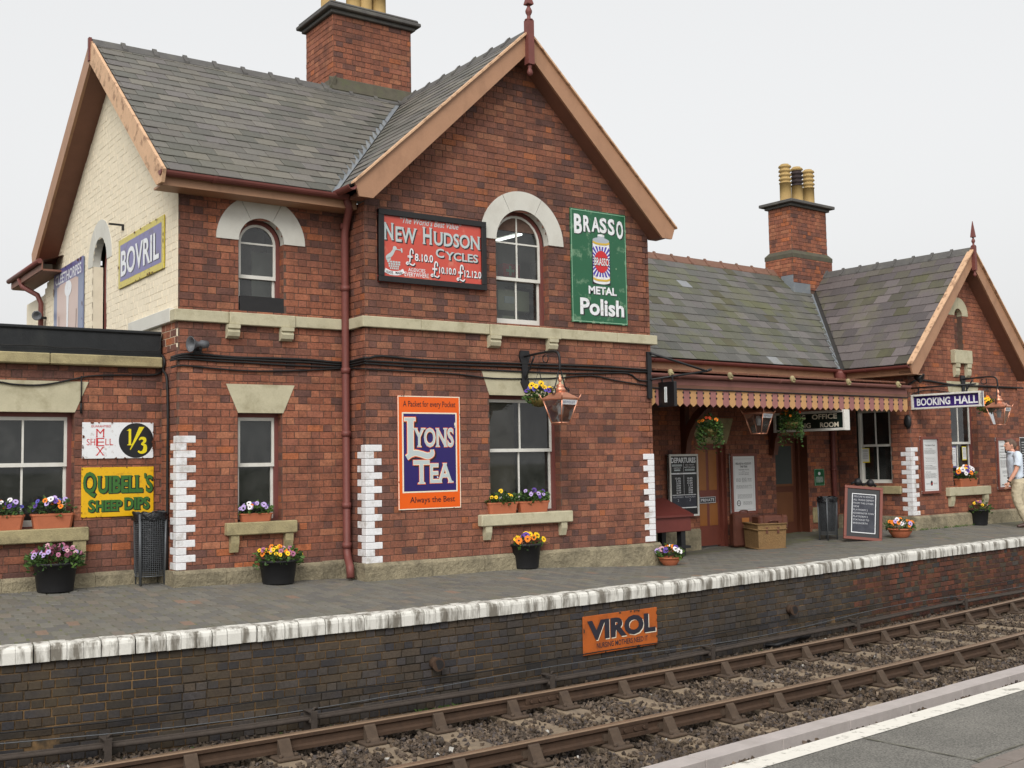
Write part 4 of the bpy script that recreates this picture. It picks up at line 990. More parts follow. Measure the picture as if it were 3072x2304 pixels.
# rear eave along the cream side, with gutter, horn and downpipe
RY1, RZ1 = FX(28, 843, 3.92); RY0, RZ0 = FX(106, 792, 3.92); RZ = (RZ0+RZ1)/2
m = MB(); m.box(3.97, XL, RY0-.3, RY1, RZ-.15, RZ-.12); m.box(3.95, 3.97, RY0-.3, RY1, RZ-.14, RZ-.0); m.poly([(3.94, RY0-.3, RZ+.01), (3.94, RY1, RZ+.01), (6.5, RY1, RZ+.9), (6.5, RY0-.3, RZ+.9)][::-1]); m.build('rear_eave', MT['soffit'], house)
tubep('gutter', MT['maroon'], house, [(3.92, RY0-.3, RZ), (3.92, RY1+.05, RZ)], .042, 10)
py_, pz_ = FX(127, 900, XL-.05)
tubep('downpipe', MT['maroon'], house, [(3.94, py_+.35, RZ-.06), (3.98, py_+.3, RZ-.2), (4.16, py_+.03, RZ-.36), (4.21, py_, RZ-.5), (4.21, py_, 2.6)], .042, 10)
m = MB(); m.box(XL+.02, XL+.2, 19.0, 21.0, 2.5, 4.42); m.build('rear_wall', MT['cream'], house)
# eaves gutter and downpipe of the wing
m = MB(); m.box(3.99, 6.46, 12.5, 12.52, 4.72, 4.86); m.box(3.99, 6.46, 12.52, YW, 4.72, 4.745); m.build('fascia', MT['tan'], house)
gut = [(math.cos(a)*.06, math.sin(a)*.06) for a in np.linspace(math.pi, 2*math.pi, 9)] + [(math.cos(a)*.052, math.sin(a)*.052) for a in np.linspace(2*math.pi, math.pi, 9)]
def gutter(parent, x0, x1, y, z, mat, xf=None):
    m = MB(xf); m.prism([(y+a, z+b) for a, b in gut], 'x', x0, x1); m.prism([(y+a, z+b) for a, b in gut[:9]], 'x', x0-.012, x0)
    for k in range(int((x1-x0)//1.2)): m.prism([(y+a*1.15, z+b*1.15) for a, b in gut[:9]], 'x', x0+.6+k*1.2, x0+.65+k*1.2)
    return m.build('gutter', mat, parent)
gutter(house, 3.95, 6.3, 12.44, 4.87, MT['maroon'])
gutter(house, -12.5, -12.02, 6.16, 4.90, MT['maroon'], lambda p: (p[1], -p[0], p[2]))
m = MB(); m.tube([(6.3, 12.46, 4.84), (6.36, 12.52, 4.72), (6.4, 12.66, 4.6), (6.4, 12.72, 4.45), (6.4, 12.72, .42), (6.39, 12.66, .3), (6.34, 12.52, .24), (6.33, 12.48, .1)], .05, 12)
for z in (4.5, 3.7, 2.65, 1.85, .95, .45): m.tube([(6.4, 12.72, z), (6.4, 12.72, z+.07)], .06, 12)
m.build('downpipe', MT['maroon'], house)
# main chimney
chim = MB(); cbk = []
CXA, CXB, CYA, CYB, CZ0, CZ1 = 7.67, 9.08, 15.6, 16.6, 7.1, 8.62
courses(CZ0, CZ1, lambda a, b: [(CXA, CXB)], lambda a, z: (a, CYA, z), I3, lambda x, z, r: brick_col(x, z, r, .18, 6.), cbk, chim, seed=21, zref=CZ1-20*CHB)
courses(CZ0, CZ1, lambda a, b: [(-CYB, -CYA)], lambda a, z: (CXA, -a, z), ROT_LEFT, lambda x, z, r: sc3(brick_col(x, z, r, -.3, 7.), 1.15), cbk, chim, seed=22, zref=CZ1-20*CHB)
chim.box(CXA+.01, CXB, CYA+.01, CYB, CZ0-.6, CZ1)
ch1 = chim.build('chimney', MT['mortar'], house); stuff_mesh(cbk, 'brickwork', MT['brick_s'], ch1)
m = MB(); m.bbox(CXA-.06, CXB+.06, CYA-.06, CYB+.06, CZ1, CZ1+.06, .01); m.bbox(CXA-.13, CXB+.13, CYA-.13, CYB+.13, CZ1+.062, CZ1+.125, .012); m.bbox(CXA-.1, CXB+.1, CYA-.1, CYB+.1, CZ1+.127, CZ1+.18, .02); m.build('cap', MT['ridge'], ch1)
m = MB(); m.prism([(CYA-.02, 7.2), (CYA-.13, 7.36), (CYA-.03, 7.58), (CYA, 7.6), (CYA, 7.2)], 'x', CXA-.08, CXB+.1); m.prism([(CXA, 7.6), (CXA-.03, 7.57), (CXA-.13, 7.34), (CXA-.02, 7.2)], 'y', CYA-.1, CYB); m.build('flaunching', MT['cement'], ch1)
for px, lv in ((985, 0), (1060, 1), (1094, 0), (1136, 1)):
    yy_ = 15.86 if px != 985 else 15.95; xx = FY(px, 5, yy_)[0]; chimney_pot(ch1, xx, yy_, CZ1+.16, .85, .12, bool(lv))

# ================================================================ flat roofed annex on the left
annex = thing('flat_roofed_annex', (2.3, 13.5, .1), 'low flat roofed brick annex with black felt parapet left of the station house', 'building')
YA = 13.38; AW = (2.215, 3.27, .82, 2.15)
am = MB(); ab = []
def sp_ax(z0, z1): return minus((-1.6, XL-.0), [AW[:2]] if AW[2] < (z0+z1)/2 < AW[3] else [])
courses(.29, 2.69, sp_ax, lambda a, z: (a, YA, z), I3, lambda x, z, r: brick_col(x, z, r, .45 if z < .75 else (.3 if z > 2.45 else .05), 8.), ab, am, seed=31, ch=.0905)
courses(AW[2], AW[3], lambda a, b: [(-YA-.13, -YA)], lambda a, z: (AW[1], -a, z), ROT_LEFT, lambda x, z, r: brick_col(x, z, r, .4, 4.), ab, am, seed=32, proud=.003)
am.box(-1.6, -1.4, YA, 19, 0, 2.69)
aw = am.build('wall', MT['mortar'], annex); pieces(ab, 'brick', MT['brick_o'], MT['brick_s'], aw, 'brickwork')
for a, b in ((-1.7, .6), (.6, 1.9), (1.9, 2.975), (2.975, XL-.03)):
    m = MB(); m.bbox(a+.002, b-.002, YA-.12, YA+.15, 2.69, 2.815, .012); m.build('cornice_stone', MT['stonedirty'], annex)
m = MB(); m.box(-1.6, XL-.03, YA-.05, YA+.2, 2.815, 3.12); m.box(-1.6, XL-.03, YA+.2, 19, 2.9, 3.0); m.bbox(-1.62, XL-.032, YA-.075, YA+.22, 3.09, 3.128, .01); m.build('parapet', MT['felt'], annex)
lintel(annex, AW[0], AW[1], AW[3], 2.505, .15, YA, MT['stone'])
sash_window(annex, *AW, .12, 1.53, xf=lambda p: (p[0], YA+p[1], p[2]), room='darkroom', blind='blind')
sill(annex, 2.06, 3.42, .835, .155, YA, .1, MT['stonedirty'], legs=(2.16, 3.32), legh=.26, legw=.14)
plinth(annex, [-1.6, .2, 1.4, 2.5, 3.5, XL-.07], YA, -.2, .31, .075, MT['stoneplinth'])
# wall horn and cables
t = thing('public_address_horn', (4.45, 12.72, 2.93), 'small grey public address horn fixed to brick corner below the string course', 'loudspeaker')
hx = lambda p: (4.47+p[0]*.2-p[2]*.85, 12.70-p[1], 2.935+p[0])
m = MB(); n = 18
def horn(m, c, ax, prof):
    ax = Vector(ax).normalized(); a = ax.cross(Vector((0, 0, 1))).normalized(); b = a.cross(ax); c = Vector(c); base = len(m.v); m.smooth = True
    for r_, l_ in prof:
        for k in range(18):
            q = 2*math.pi*k/18; m.v.append(tuple(c + ax*l_ + a*r_*math.cos(q) + b*r_*math.sin(q)))
    for i in range(len(prof)-1):
        for k in range(18): m.face((base+i*18+k, base+i*18+(k+1) % 18, base+(i+1)*18+(k+1) % 18, base+(i+1)*18+k))
horn(m, (4.5, 12.7, 2.93), (-1, -.25, -.05), [(.0, -.1), (.045, -.1), (.05, -.02), (.03, 0), (.04, .05), (.075, .11), (.095, .125), (.09, .128), (.06, .09), (.02, .04), (.0, .04)])
m.build('horn', MT['horn'], t)
m = MB(); m.box(4.49, 4.53, 12.7, 12.815, 2.87, 2.9); m.box(4.46, 4.56, 12.8, 12.815, 2.84, 2.95); m.build('bracket', MT['iron'], t)
t = thing('public_address_horn', (4.2, 19.35, 4.0), 'small grey public address horn by the downpipe at the far end of the cream wall', 'loudspeaker')
m = MB(); horn(m, (4.15, 19.4, 4.03), (-.5, -1, -.1), [(0, -.06), (.03, -.06), (.03, -.01), (.025, .03), (.06, .08), (.08, .09), (.04, .055), (0, .025)]); m.build('horn', MT['horn'], t); box('bracket', MT['iron'], t, 4.15, 4.275, 19.38, 19.42, 3.98, 4.02)
def cable(pxs, Y, label, r=.012, extra=None, wing=None):
    P = []
    for (px, py) in (wing or []): x, z = FY(px, py, YW-.025); P.append((x, YW-.025, z))
    if wing: P.append((XM-.025, YW-.05, P[-1][2]+.01)); x, z = FY(*pxs[0], Y); P.append((XM-.03, Y-.005, z))
    for (px, py) in pxs: x, z = FY(px, py, Y); P.append((x, Y, z))
    if extra: P += extra
    m = MB(); m.tube(smooth_path(P, 3), r, 6); o = m.build('cable', MT['cable'], None)
    return tag(o, label, 'cable', 'black cables along the station house')
c5 = lambda l: [(1000+.4822*a, 950+.4822*b) for a, b in l]; c4 = lambda l: [(.5424*a, 900+.5424*b) for a, b in l]
wA = c4([(945, 318), (1010, 300), (1100, 299), (1300, 317), (1500, 322), (1700, 330), (1860, 345)])
wB = c4([(940, 335), (1020, 325), (1200, 338), (1350, 345), (1500, 355), (1700, 365), (1860, 372)])
wC = c4([(945, 375), (1010, 362), (1150, 375), (1300, 388), (1450, 393), (1650, 390), (1860, 380)])
cable(c5([(220, 258), (300, 245), (540, 268), (800, 280), (1100, 290), (1400, 300), (1700, 312), (1960, 332)]), YG-.03, 'uppermost of the black cables crossing the brick front below the string course', .016, wing=wA)
cable(c5([(220, 292), (520, 313), (810, 325), (1085, 338), (1410, 352), (1655, 352), (1830, 352), (1900, 395), (1980, 400)]), YG-.025, 'middle black cable with clips crossing the brick front', .013, wing=wB)
cable(c5([(215, 325), (500, 342), (780, 358), (1000, 384), (1350, 384), (1600, 366), (1750, 396), (1960, 430)]), YG-.025, 'lowest black cable, sagging across the stone lintel of the lower gable window', .011, wing=wC)
cable(c5([(220, 275), (540, 292), (800, 300), (1100, 310), (1400, 320), (1700, 333), (1975, 345)]), YG-.028, 'second black cable from the top across the brick front', .014, wing=c4([(945, 327), (1020, 312), (1200, 322), (1500, 337), (1700, 345), (1860, 358)]))
cz = lambda l: [(.2532*a, 950+.2532*b) for a, b in l]
def acable(pts, label, r=.011, Y=YA-.03):
    P = [(*[FY(*p, Y)[0]], Y, FY(*p, Y)[1]) for p in cz(pts)]; m = MB(); m.tube(smooth_path(P, 3), r, 6); tag(m.build('cable', MT['cable'], None), label, 'cable', 'black cables on the annex')
acable([(-300, 760), (0, 775), (150, 800), (400, 812), (600, 795), (850, 745), (1050, 705), (1300, 693), (1600, 692), (1830, 690), (1930, 640)], 'black cable looping across the stone lintel of the annex window')
acable([(0, 330), (500, 345), (700, 368), (1000, 370), (1300, 400), (1700, 410), (1850, 410), (1900, 360), (1905, 230)], 'thin cable along the black felt parapet of the annex', .006, YA-.085)
m = MB(); px_ = [(1850, 440), (1930, 470), (1950, 550), (1935, 640), (1970, 700), (1985, 900), (1990, 1300), (1985, 1600)]
P = [(XL-.03, FX(*p, XL-.03)[0], FX(*p, XL-.03)[1]) for p in cz(px_)]; P += [(XL-.03, P[-1][1], 1.2), (XL-.03, P[-1][1], .3)]
m.tube(smooth_path(P, 3), .016, 6); tag(m.build('cable', MT['cable'], None), 'black cable running down the brick corner beside the white quoins', 'cable', 'black cables on the annex')
m = MB(); x, z = FY(*cz([(965, 700)])[0], YA-.03); x2, z2 = FY(*cz([(965, 1075)])[0], YA-.03); m.tube([(x, YA-.03, z), (x, YA-.03, z2+.05)], .008, 6); m.tube([(x, YA-.03, z2+.05), (x, YA-.03, z2-.07)], .014, 6)
tag(m.build('cable_drop', MT['cable'], None), 'short cable drop with black end hanging beside the annex window lintel', 'cable')
m = MB(); y, z = FX(372, 676, XL); m.box(XL-.2, XL, y-.012, y+.012, z-.012, z+.012); m.box(XL-.03, XL, y-.012, y+.012, z-.07, z-.012)
tag(m.build('iron_bracket', MT['iron'], None), 'short black iron bracket on the cream wall above the blue lettered sign', 'bracket')
# ================================================================ lettering and enamel signs
_tc = {}
def glyphs(s, bold=0., shear=0., serif=0.):
    """outline of a word in a plain cap-height-1 box: (verts2d, faces, bbox)"""
    k = (s, bold, shear, serif)
    if k in _tc: return _tc[k]
    cu = bpy.data.curves.new('t', 'FONT'); cu.body = s; cu.size = 1; cu.offset = bold; cu.shear = shear; cu.resolution_u = 3; cu.fill_mode = 'FRONT'; cu.dimensions = '2D'
    ob = bpy.data.objects.new('t', cu); me = bpy.data.meshes.new_from_object(ob)
    v = [(p.co.x, p.co.y) for p in me.vertices]; f = [tuple(p.vertices) for p in me.polygons]
    layers = [0]*len(f)
    if serif:
        cnt = {}
        for p in f:
            for i in range(len(p)):
                e = tuple(sorted((p[i], p[(i+1) % len(p)]))); cnt[e] = cnt.get(e, 0)+1
        ys = [q[1] for q in v]; lo, hi = min(ys), max(ys); H = hi-lo
        segs = []
        for (a, b), c in cnt.items():
            if c == 1 and abs(v[a][1]-v[b][1]) < .004*H and .05*H < abs(v[a][0]-v[b][0]) < .34*H:
                y = v[a][1]
                if abs(y-lo) < .03*H or abs(y-hi) < .03*H: segs.append((min(v[a][0], v[b][0]), max(v[a][0], v[b][0]), y, y < (lo+hi)/2))
        for (xa, xb, y, bot) in segs:
            w = serif*H; t = .075*H; n = len(v)
            v += [(xa-w, y), (xb+w, y), (xb+w*.9, y+(t if bot else -t)), (xa-w*.9, y+(t if bot else -t))]; f.append((n, n+1, n+2, n+3) if bot else (n+3, n+2, n+1, n)); layers.append(1)
    xs = [q[0] for q in v]; ys = [q[1] for q in v]
    bpy.data.objects.remove(ob); bpy.data.curves.remove(cu); bpy.data.meshes.remove(me)
    _tc[k] = (v, f, layers, (min(xs), max(xs), min(ys), max(ys))); return _tc[k]
class Sign:
    """flat sign; fractions from its top left corner. Local x right, -y to the front, z up, origin at the middle of the back"""
    def __init__(s, name, label, cat, loc, w, h, t=.012, rotz=0., plate='e_white', group=None, tilt=0., b=.003, pname='plate', kind=None):
        s.root = thing(name, loc, label, cat, group, local=True, rot=(tilt, 0, rotz)); s.w, s.h, s.t = w, h, t
        if plate:
            m = MB(); m.bbox(-w/2, w/2, -t, 0, -h/2, h/2, min(b, t*.4)); s.plate = m.build(pname, MT[plate], s.root)
    def X(s, f): return (f-.5)*s.w
    def Z(s, f): return (.5-f)*s.h
    def y(s, layer): return -s.t - .0012*layer
    def rect(s, name, mat, x0, x1, z0, z1, layer=1):
        m = MB(); y = s.y(layer); m.poly([(s.X(x0), y, s.Z(z1)), (s.X(x1), y, s.Z(z1)), (s.X(x1), y, s.Z(z0)), (s.X(x0), y, s.Z(z0))]); return m.build(name, MT[mat], s.root)
    def shape(s, name, mat, pts, layer=1):
        m = MB(); y = s.y(layer); m.poly([(s.X(a), y, s.Z(b)) for a, b in pts][::-1]); return m.build(name, MT[mat], s.root)
    def disc(s, name, mat, cx, cz, rx, rz_=None, layer=1, n=28):
        rz_ = rz_ if rz_ is not None else rx*s.w/s.h
        return s.shape(name, mat, [(cx+rx*math.cos(2*math.pi*k/n), cz+rz_*math.sin(2*math.pi*k/n)) for k in range(n)], layer)
    def stroke(s, name, mat, pts, wd, layer=1, k=4, sm=True):
        """brush stroke through fraction points; wd widths in metres"""
        P = [(s.X(a), s.Z(b)) for a, b in pts]; P3 = smooth_path([(a, 0, b) for a, b in P], k) if sm and len(P) > 2 else [(a, 0, b) for a, b in P]
        n = len(P3); ws = wd if isinstance(wd, (list, tuple)) else [wd]*len(pts); ws = [float(np.interp(i/(n-1), np.linspace(0, 1, len(ws)), ws)) for i in range(n)]
        m = MB(); y = s.y(layer)
        for i, p in enumerate(P3):
            a = P3[max(i-1, 0)]; b = P3[min(i+1, n-1)]; dx, dz = b[0]-a[0], b[2]-a[2]; L = math.hypot(dx, dz) or 1; nx, nz = -dz/L*ws[i]/2, dx/L*ws[i]/2
            m.v += [(p[0]-nx, y, p[2]-nz), (p[0]+nx, y, p[2]+nz)]
        for i in range(n-1): m.face((2*i, 2*i+2, 2*i+3, 2*i+1))
        return m.build(name, MT[mat], s.root)
    def text(s, txt, x0, x1, z0, z1, mat, layer=2, bold=0., serif=0., shear=0., name='lettering', dx=0., dz=0., parent=None):
        v, f, ly, bb = glyphs(txt, bold, shear, serif); m = MB()
        sx = (s.X(x1)-s.X(x0))/(bb[1]-bb[0]); sz = (s.Z(z0)-s.Z(z1))/(bb[3]-bb[2])
        n0 = 0; ys = {}
        vl = [0]*len(v)
        for fc, l in zip(f, ly):
            for i in fc: vl[i] = l
        for i, (a, b) in enumerate(v): m.v.append((s.X(x0)+(a-bb[0])*sx+dx, s.y(layer)-.0003*vl[i], s.Z(z1)+(b-bb[2])*sz+dz))
        for fc in f: m.face(fc)
        return m.build(name, MT[mat], parent or s.root)
    def word(s, txt, x0, x1, z0, z1, mat, layer=3, bold=0., serif=0., shadow=None, sh=(.012, -.012), outline=None, ob=.03, shear=0.):
        if shadow: s.text(txt, x0, x1, z0, z1, shadow, layer-2, bold+ob*.5, serif, shear, 'letter_shadow', sh[0], sh[1])
        if outline: s.text(txt, x0, x1, z0, z1, outline, layer-1, bold+ob, serif, shear, 'letter_outline')
        return s.text(txt, x0, x1, z0, z1, mat, layer, bold, serif, shear)
    def border(s, name, mat, x0, x1, z0, z1, wd, layer=1):
        wx, wz = wd/s.w, wd/s.h
        m = MB(); y = s.y(layer); X, Z = s.X, s.Z
        for a, b, c, d in ((x0, x1, z0, z0+wz), (x0, x1, z1-wz, z1), (x0, x0+wx, z0+wz, z1-wz), (x1-wx, x1, z0+wz, z1-wz)):
            m.poly([(X(a), y, Z(d)), (X(b), y, Z(d)), (X(b), y, Z(c)), (X(a), y, Z(c))])
        return m.build(name, MT[mat], s.root)
    def chips(s, n, mat='rustchip', seed=1, layer=7, size=.018, edge=True):
        r = random.Random(seed); m = MB()
        for i in range(n):
            if edge:
                e = r.randrange(4); t = r.random(); fx, fz = [(t, 0), (t, 1), (0, t), (1, t)][e]
            else: fx, fz = r.uniform(.04, .96), r.uniform(.04, .96)
            cx, cz = s.X(fx), s.Z(fz); k = size*r.uniform(.4, 1.3); q = 9; y = s.y(layer)-.00004*i
            pts = [(min(max(cx+k*r.uniform(.5, 1.1)*math.cos(2*math.pi*j/q), -s.w/2), s.w/2), y, min(max(cz+k*r.uniform(.5, 1.1)*math.sin(2*math.pi*j/q), -s.h/2), s.h/2)) for j in range(q)]
            m.poly(pts[::-1])
        return m.build('rust_chips', MT[mat], s.root)
    def lines(s, x0, x1, zs, mat='inkgrey', h=.006, layer=2, ragged=.0, seed=1, name='small_print'):
        r = random.Random(seed); m = MB(); y = s.y(layer)
        for z in zs:
            a = x0; end = x1 - r.random()*ragged
            while a < end:
                b = min(end, a + r.uniform(.03, .09)); m.poly([(s.X(a), y, s.Z(z)-h/2), (s.X(b), y, s.Z(z)-h/2), (s.X(b), y, s.Z(z)+h/2), (s.X(a), y, s.Z(z)+h/2)]); a = b + .016
        o = m.build(name, MT[mat], s.root); o['kind'] = 'stuff'; return o
def frame_boards(s, wd, mat, depth, name='frame', out=None):
    w, h = s.w/2, s.h/2; o = out or 0
    for a, b, c, d in ((-w, w, h-wd, h), (-w, w, -h, -h+wd), (-w, -w+wd, -h+wd, h-wd), (w-wd, w, -h+wd, h-wd)):
        m = MB(); m.bbox(a, b, -depth, 0, c, d, .004); m.build(name, MT[mat], s.root)
def on_wall(a, b, c, d, Y):
    """sign rectangle from its four photo corners (tl, tr, bl, br) on the plane y=Y"""
    q = [FY(*p, Y) for p in (a, b, c, d)]; x0 = (q[0][0]+q[2][0])/2; x1 = (q[1][0]+q[3][0])/2; z1 = (q[0][1]+q[1][1])/2; z0 = (q[2][1]+q[3][1])/2
    return (x0+x1)/2, (z0+z1)/2, x1-x0, z1-z0

# ---- orange and dark blue tea sign
x, z, w, h = on_wall((1191.4, 1187), (1379.5, 1189.6), (1197.7, 1530), (1384.3, 1523.8), YG-.03)
s = Sign('enamel_sign', 'tall orange enamel sign with dark blue panel advertising tea, left of the lower gable window', 'sign', (x, YG-.012, z), w, h, .012, plate='e_orange')
s.border('white_edge', 'e_cream', 0.002, .998, .001, .999, .012, 1)
s.rect('white_panel', 'e_cream', .065, .945, .146, .853, 1); s.rect('blue_panel', 'e_navy', .088, .922, .158, .84, 2)
s.text('A Packet for every Pocket', .085, .925, .045, .112, 'e_dark', 2, .004, .03); s.text('Always the Best', .18, .9, .89, .957, 'e_dark', 2, .006, .03)
def outlined_shape(s, pts_fn, layer):
    for l, (mt, g, dx, dz) in enumerate((('e_dark', .026, .016, -.014), ('e_rim', .02, 0, 0), ('e_cream', .010, 0, 0), ('e_grey', 0., 0, 0))):
        pts_fn(mt, g, layer+l, dx, dz)
def bigL(mt, g, ly, dx, dz):
    a, b = g/s.w, g/s.h; ox, oz = dx/s.w, -dz/s.h
    s.rect('lettering', mt, .155-a+ox, .235+a+ox, .2-b+oz, .53+b+oz, ly); s.rect('lettering', mt, .105-a+ox, .265+a+ox, .197-b+oz, .218+b+oz, ly+.1)
    s.stroke('lettering', mt, [(.13+ox, .545+oz), (.24+ox, .505+oz), (.36+ox, .515+oz), (.46+ox, .532+oz), (.53+ox, .515+oz), (.535+ox, .475+oz)], [.05+2*g, .06+2*g, .062+2*g, .066+2*g, .06+2*g, .03+2*g], ly+.2)
outlined_shape(s, bigL, 3)
for txt, x0, x1, z0, z1 in (('YONS', .235, .885, .285, .452), ('T', .235, .49, .57, .775), ('EA', .5, .87, .6, .77)):
    s.text(txt, x0, x1, z0, z1, 'e_dark', 3, .05, .07, 0, 'letter_shadow', .014, -.012)
    s.text(txt, x0-.012, x1+.012, z0-.008, z1+.008, 'e_rim', 4, .05, .085, 0, 'letter_outline'); s.text(txt, x0-.004, x1+.004, z0-.003, z1+.003, 'e_cream', 5, .032, .075, 0, 'letter_outline'); s.text(txt, x0, x1, z0, z1, 'e_grey', 6, .012, .06)
s.shape('lettering', 'e_cream', [(.9, .235), (.925, .235), (.925, .262), (.912, .285), (.905, .28), (.913, .262), (.9, .258)], 5)
s.chips(9, 'e_dark', 2, 8, .012); s.chips(1, 'e_white', 5, 9, .012, False)

# ---- red cycle sign in black frame
x, z, w, h = on_wall((1134.4, 625.3), (1457, 665), (1138.9, 844), (1461.6, 871), YG-.06)
s = Sign('framed_enamel_sign', 'faded red cycle advertisement in thick black wooden frame beside the round headed gable window', 'sign', (x, YG-.01, z), w, h, .03, plate='e_red')
frame_boards(s, .075, 'black', .06)
s.text('\u201cThe World\u2019s Best Value\u201d', .195, .765, .072, .16, 'e_grey', 2, .01, 0.02, .3)
NH = [('N', .05, .136, .178, .417), ('EW', .153, .345, .217, .43), ('H', .398, .485, .178, .42), ('UDSON', .499, .944, .22, .42), ('C', .518, .596, .46, .59), ('YCLES', .607, .922, .49, .61)]
for t_, a, b, c, d in NH: s.word(t_, a, b, c, d, 'e_grey', 4, .022, .045, 'e_black', (.016, -.014), ob=.02)
def pound(a, c, b, d):
    W_, H_ = b-a, d-c
    for mt, ly, ox, oz, g in (('e_black', 2, .008, .012, .012), ('e_white', 4, 0, 0, 0)):
        s.stroke('lettering', mt, [(a+W_*q+ox, c+H_*r_+oz) for q, r_ in ((.8, .3), (.78, .1), (.6, .02), (.48, .2), (.47, .5), (.42, .78), (.2, .95), (.05, .9), (.2, .82), (.5, .93), (.8, .98), (.98, .86))], .017+g*.6, ly)
        s.stroke('lettering', mt, [(a+W_*.2+ox, c+H_*.45+oz), (a+W_*.75+ox, c+H_*.45+oz)], .012+g*.5, ly+.2, sm=False); s.stroke('lettering', mt, [(a+W_*.2+ox, c+H_*.52+oz), (a+W_*.75+ox, c+H_*.52+oz)], .01+g*.5, ly+.3, sm=False)
pound(.243, .505, .325, .74); pound(.468, .65, .55, .875); pound(.712, .66, .792, .895)
for t_, a, b, c, d in (('8.10.0', .325, .492, .565, .672), ('10.10.0', .548, .708, .718, .815), ('12.12.0', .788, .952, .73, .832)): s.word(t_, a, b, c, d, 'e_white', 4, .02, 0, 'e_black', (.01, -.01), ob=.02)
s.text('AGENCIES', .265, .42, .775, .825, 'e_white', 2, .01); s.text('EVERYWHERE', .232, .452, .835, .895, 'e_white', 2, .01)
# emblem: arm with a hammer rising from a masonry crown, ribbon below
s.stroke('emblem', 'e_grey', [(.1, .70), (.083, .66), (.115, .61), (.14, .545)], [.055, .06, .05, .035], 2); s.disc('emblem', 'e_grey', .145, .525, .018, None, 3, 12); s.stroke('emblem', 'e_grey', [(.15, .535), (.205, .545)], .012, 4, sm=False); s.stroke('emblem', 'e_grey', [(.203, .515), (.208, .575)], .022, 5, sm=False)
for i, (a, b) in enumerate(((.075, .195), (.08, .19), (.087, .183), (.094, .176))):
    n = 5; zt = .70 + i*.03
    for j in range(n):
        q = (b-a)/n; s.rect('emblem', 'e_grey', a+j*q+.003+(i % 2)*.004, a+(j+1)*q-.002+(i % 2)*.004, zt+.003, zt+.027, 3)
s.stroke('emblem', 'e_white', [(.055, .835), (.1, .865), (.14, .87), (.185, .86), (.225, .825)], .055, 3); s.text('TRADE', .065, .125, .845, .88, 'e_black', 5, .01); s.text('MARK', .15, .215, .845, .88, 'e_black', 5, .015)
s.chips(16, 'e_white', 3, 2, .03)

# ---- green metal polish sign
x, z, w, h = on_wall((1709.4, 620.5), (1874, 647), (1717, 965), (1885.3, 977.5), YG-.03)
s = Sign('enamel_sign', 'tall green enamel sign with polish tin picture, right of the round headed gable window', 'sign', (x, YG-.012, z), w, h, .02, plate='e_green')
s.border('pale_edge', 'e_lgreen', .012, .988, .01, .99, .008, 1)
for t_, a, b, c, d in (('B', .06, .2, .05, .222), ('R', .225, .35, .054, .198), ('A', .37, .52, .057, .19), ('S', .515, .645, .054, .192), ('S', .665, .79, .053, .2), ('O', .82, .945, .06, .226)): s.word(t_, a, b, c, d, 'e_white', 4, .035, .0, 'e_black', (.018, -.012), ob=.01)
s.word('METAL', .295, .8, .672, .742, 'e_white', 4, .035, 0, 'e_black', (.012, -.01), ob=.01); s.word('Polish', .14, .93, .782, .93, 'e_white', 4, .03, 0, 'e_black', (.022, -.014), ob=.01)
a, b = .385, .685; cxm = (a+b)/2; hw = (b-a)/2
s.shape('tin_picture', 'e_black', [(a-.015, .27), (b+.012, .27), (b+.012, .655), (a-.015, .655)], 1)
s.rect('tin_picture', 'e_white', a, b, .27, .625, 2); s.disc('tin_picture', 'e_can', cxm, .26, hw, .026, 3); s.disc('tin_picture', 'e_white', cxm, .625, hw, .024, 2.3)
s.rect('tin_picture', 'e_can', cxm-.062, cxm+.062, .215, .258, 4); s.disc('tin_picture', 'e_white', cxm, .215, .062, .011, 5); s.disc('tin_picture', 'e_can', cxm, .258, .07, .012, 4.3)
cz = .45
for k in range(24):
    an = 2*math.pi*(k+.5)/24; da = .075
    def hit(an_):
        dx, dz = math.cos(an_), math.sin(an_)*w/h
        t1 = hw/abs(dx) if abs(dx) > 1e-6 else 9; t2 = (.135/abs(dz)) if abs(dz) > 1e-6 else 9; t_ = min(t1, t2); return (cxm+dx*t_, cz+dz*t_)
    s.shape('tin_picture', 'e_ray', [(cxm, cz), hit(an-da), hit(an+da)][::1] if True else [], 3+.01*k)
for zz in (.288, .612): s.stroke('tin_picture', 'e_gold', [(a, zz-.012), (cxm-.08, zz+.002), (cxm+.08, zz+.002), (b, zz-.012)], .03, 5)
s.disc('tin_picture', 'e_scarlet', cxm, cz, .128, .098, 6); s.text('BRASSO', cxm-.14, cxm+.14, cz-.04, cz+.04, 'e_black', 7, .03, name='letter_shadow'); s.text('BRASSO', cxm-.132, cxm+.132, cz-.034, cz+.034, 'e_white', 8, .012)
MT['e_pale'] = enamel('worn_pale_green', (128, 156, 126)); s.chips(14, 'e_pale', 8, 2, .035); s.chips(7, 'e_pale', 4, 2, .04, False); s.chips(8, 'rustchip', 9, 9, .01)

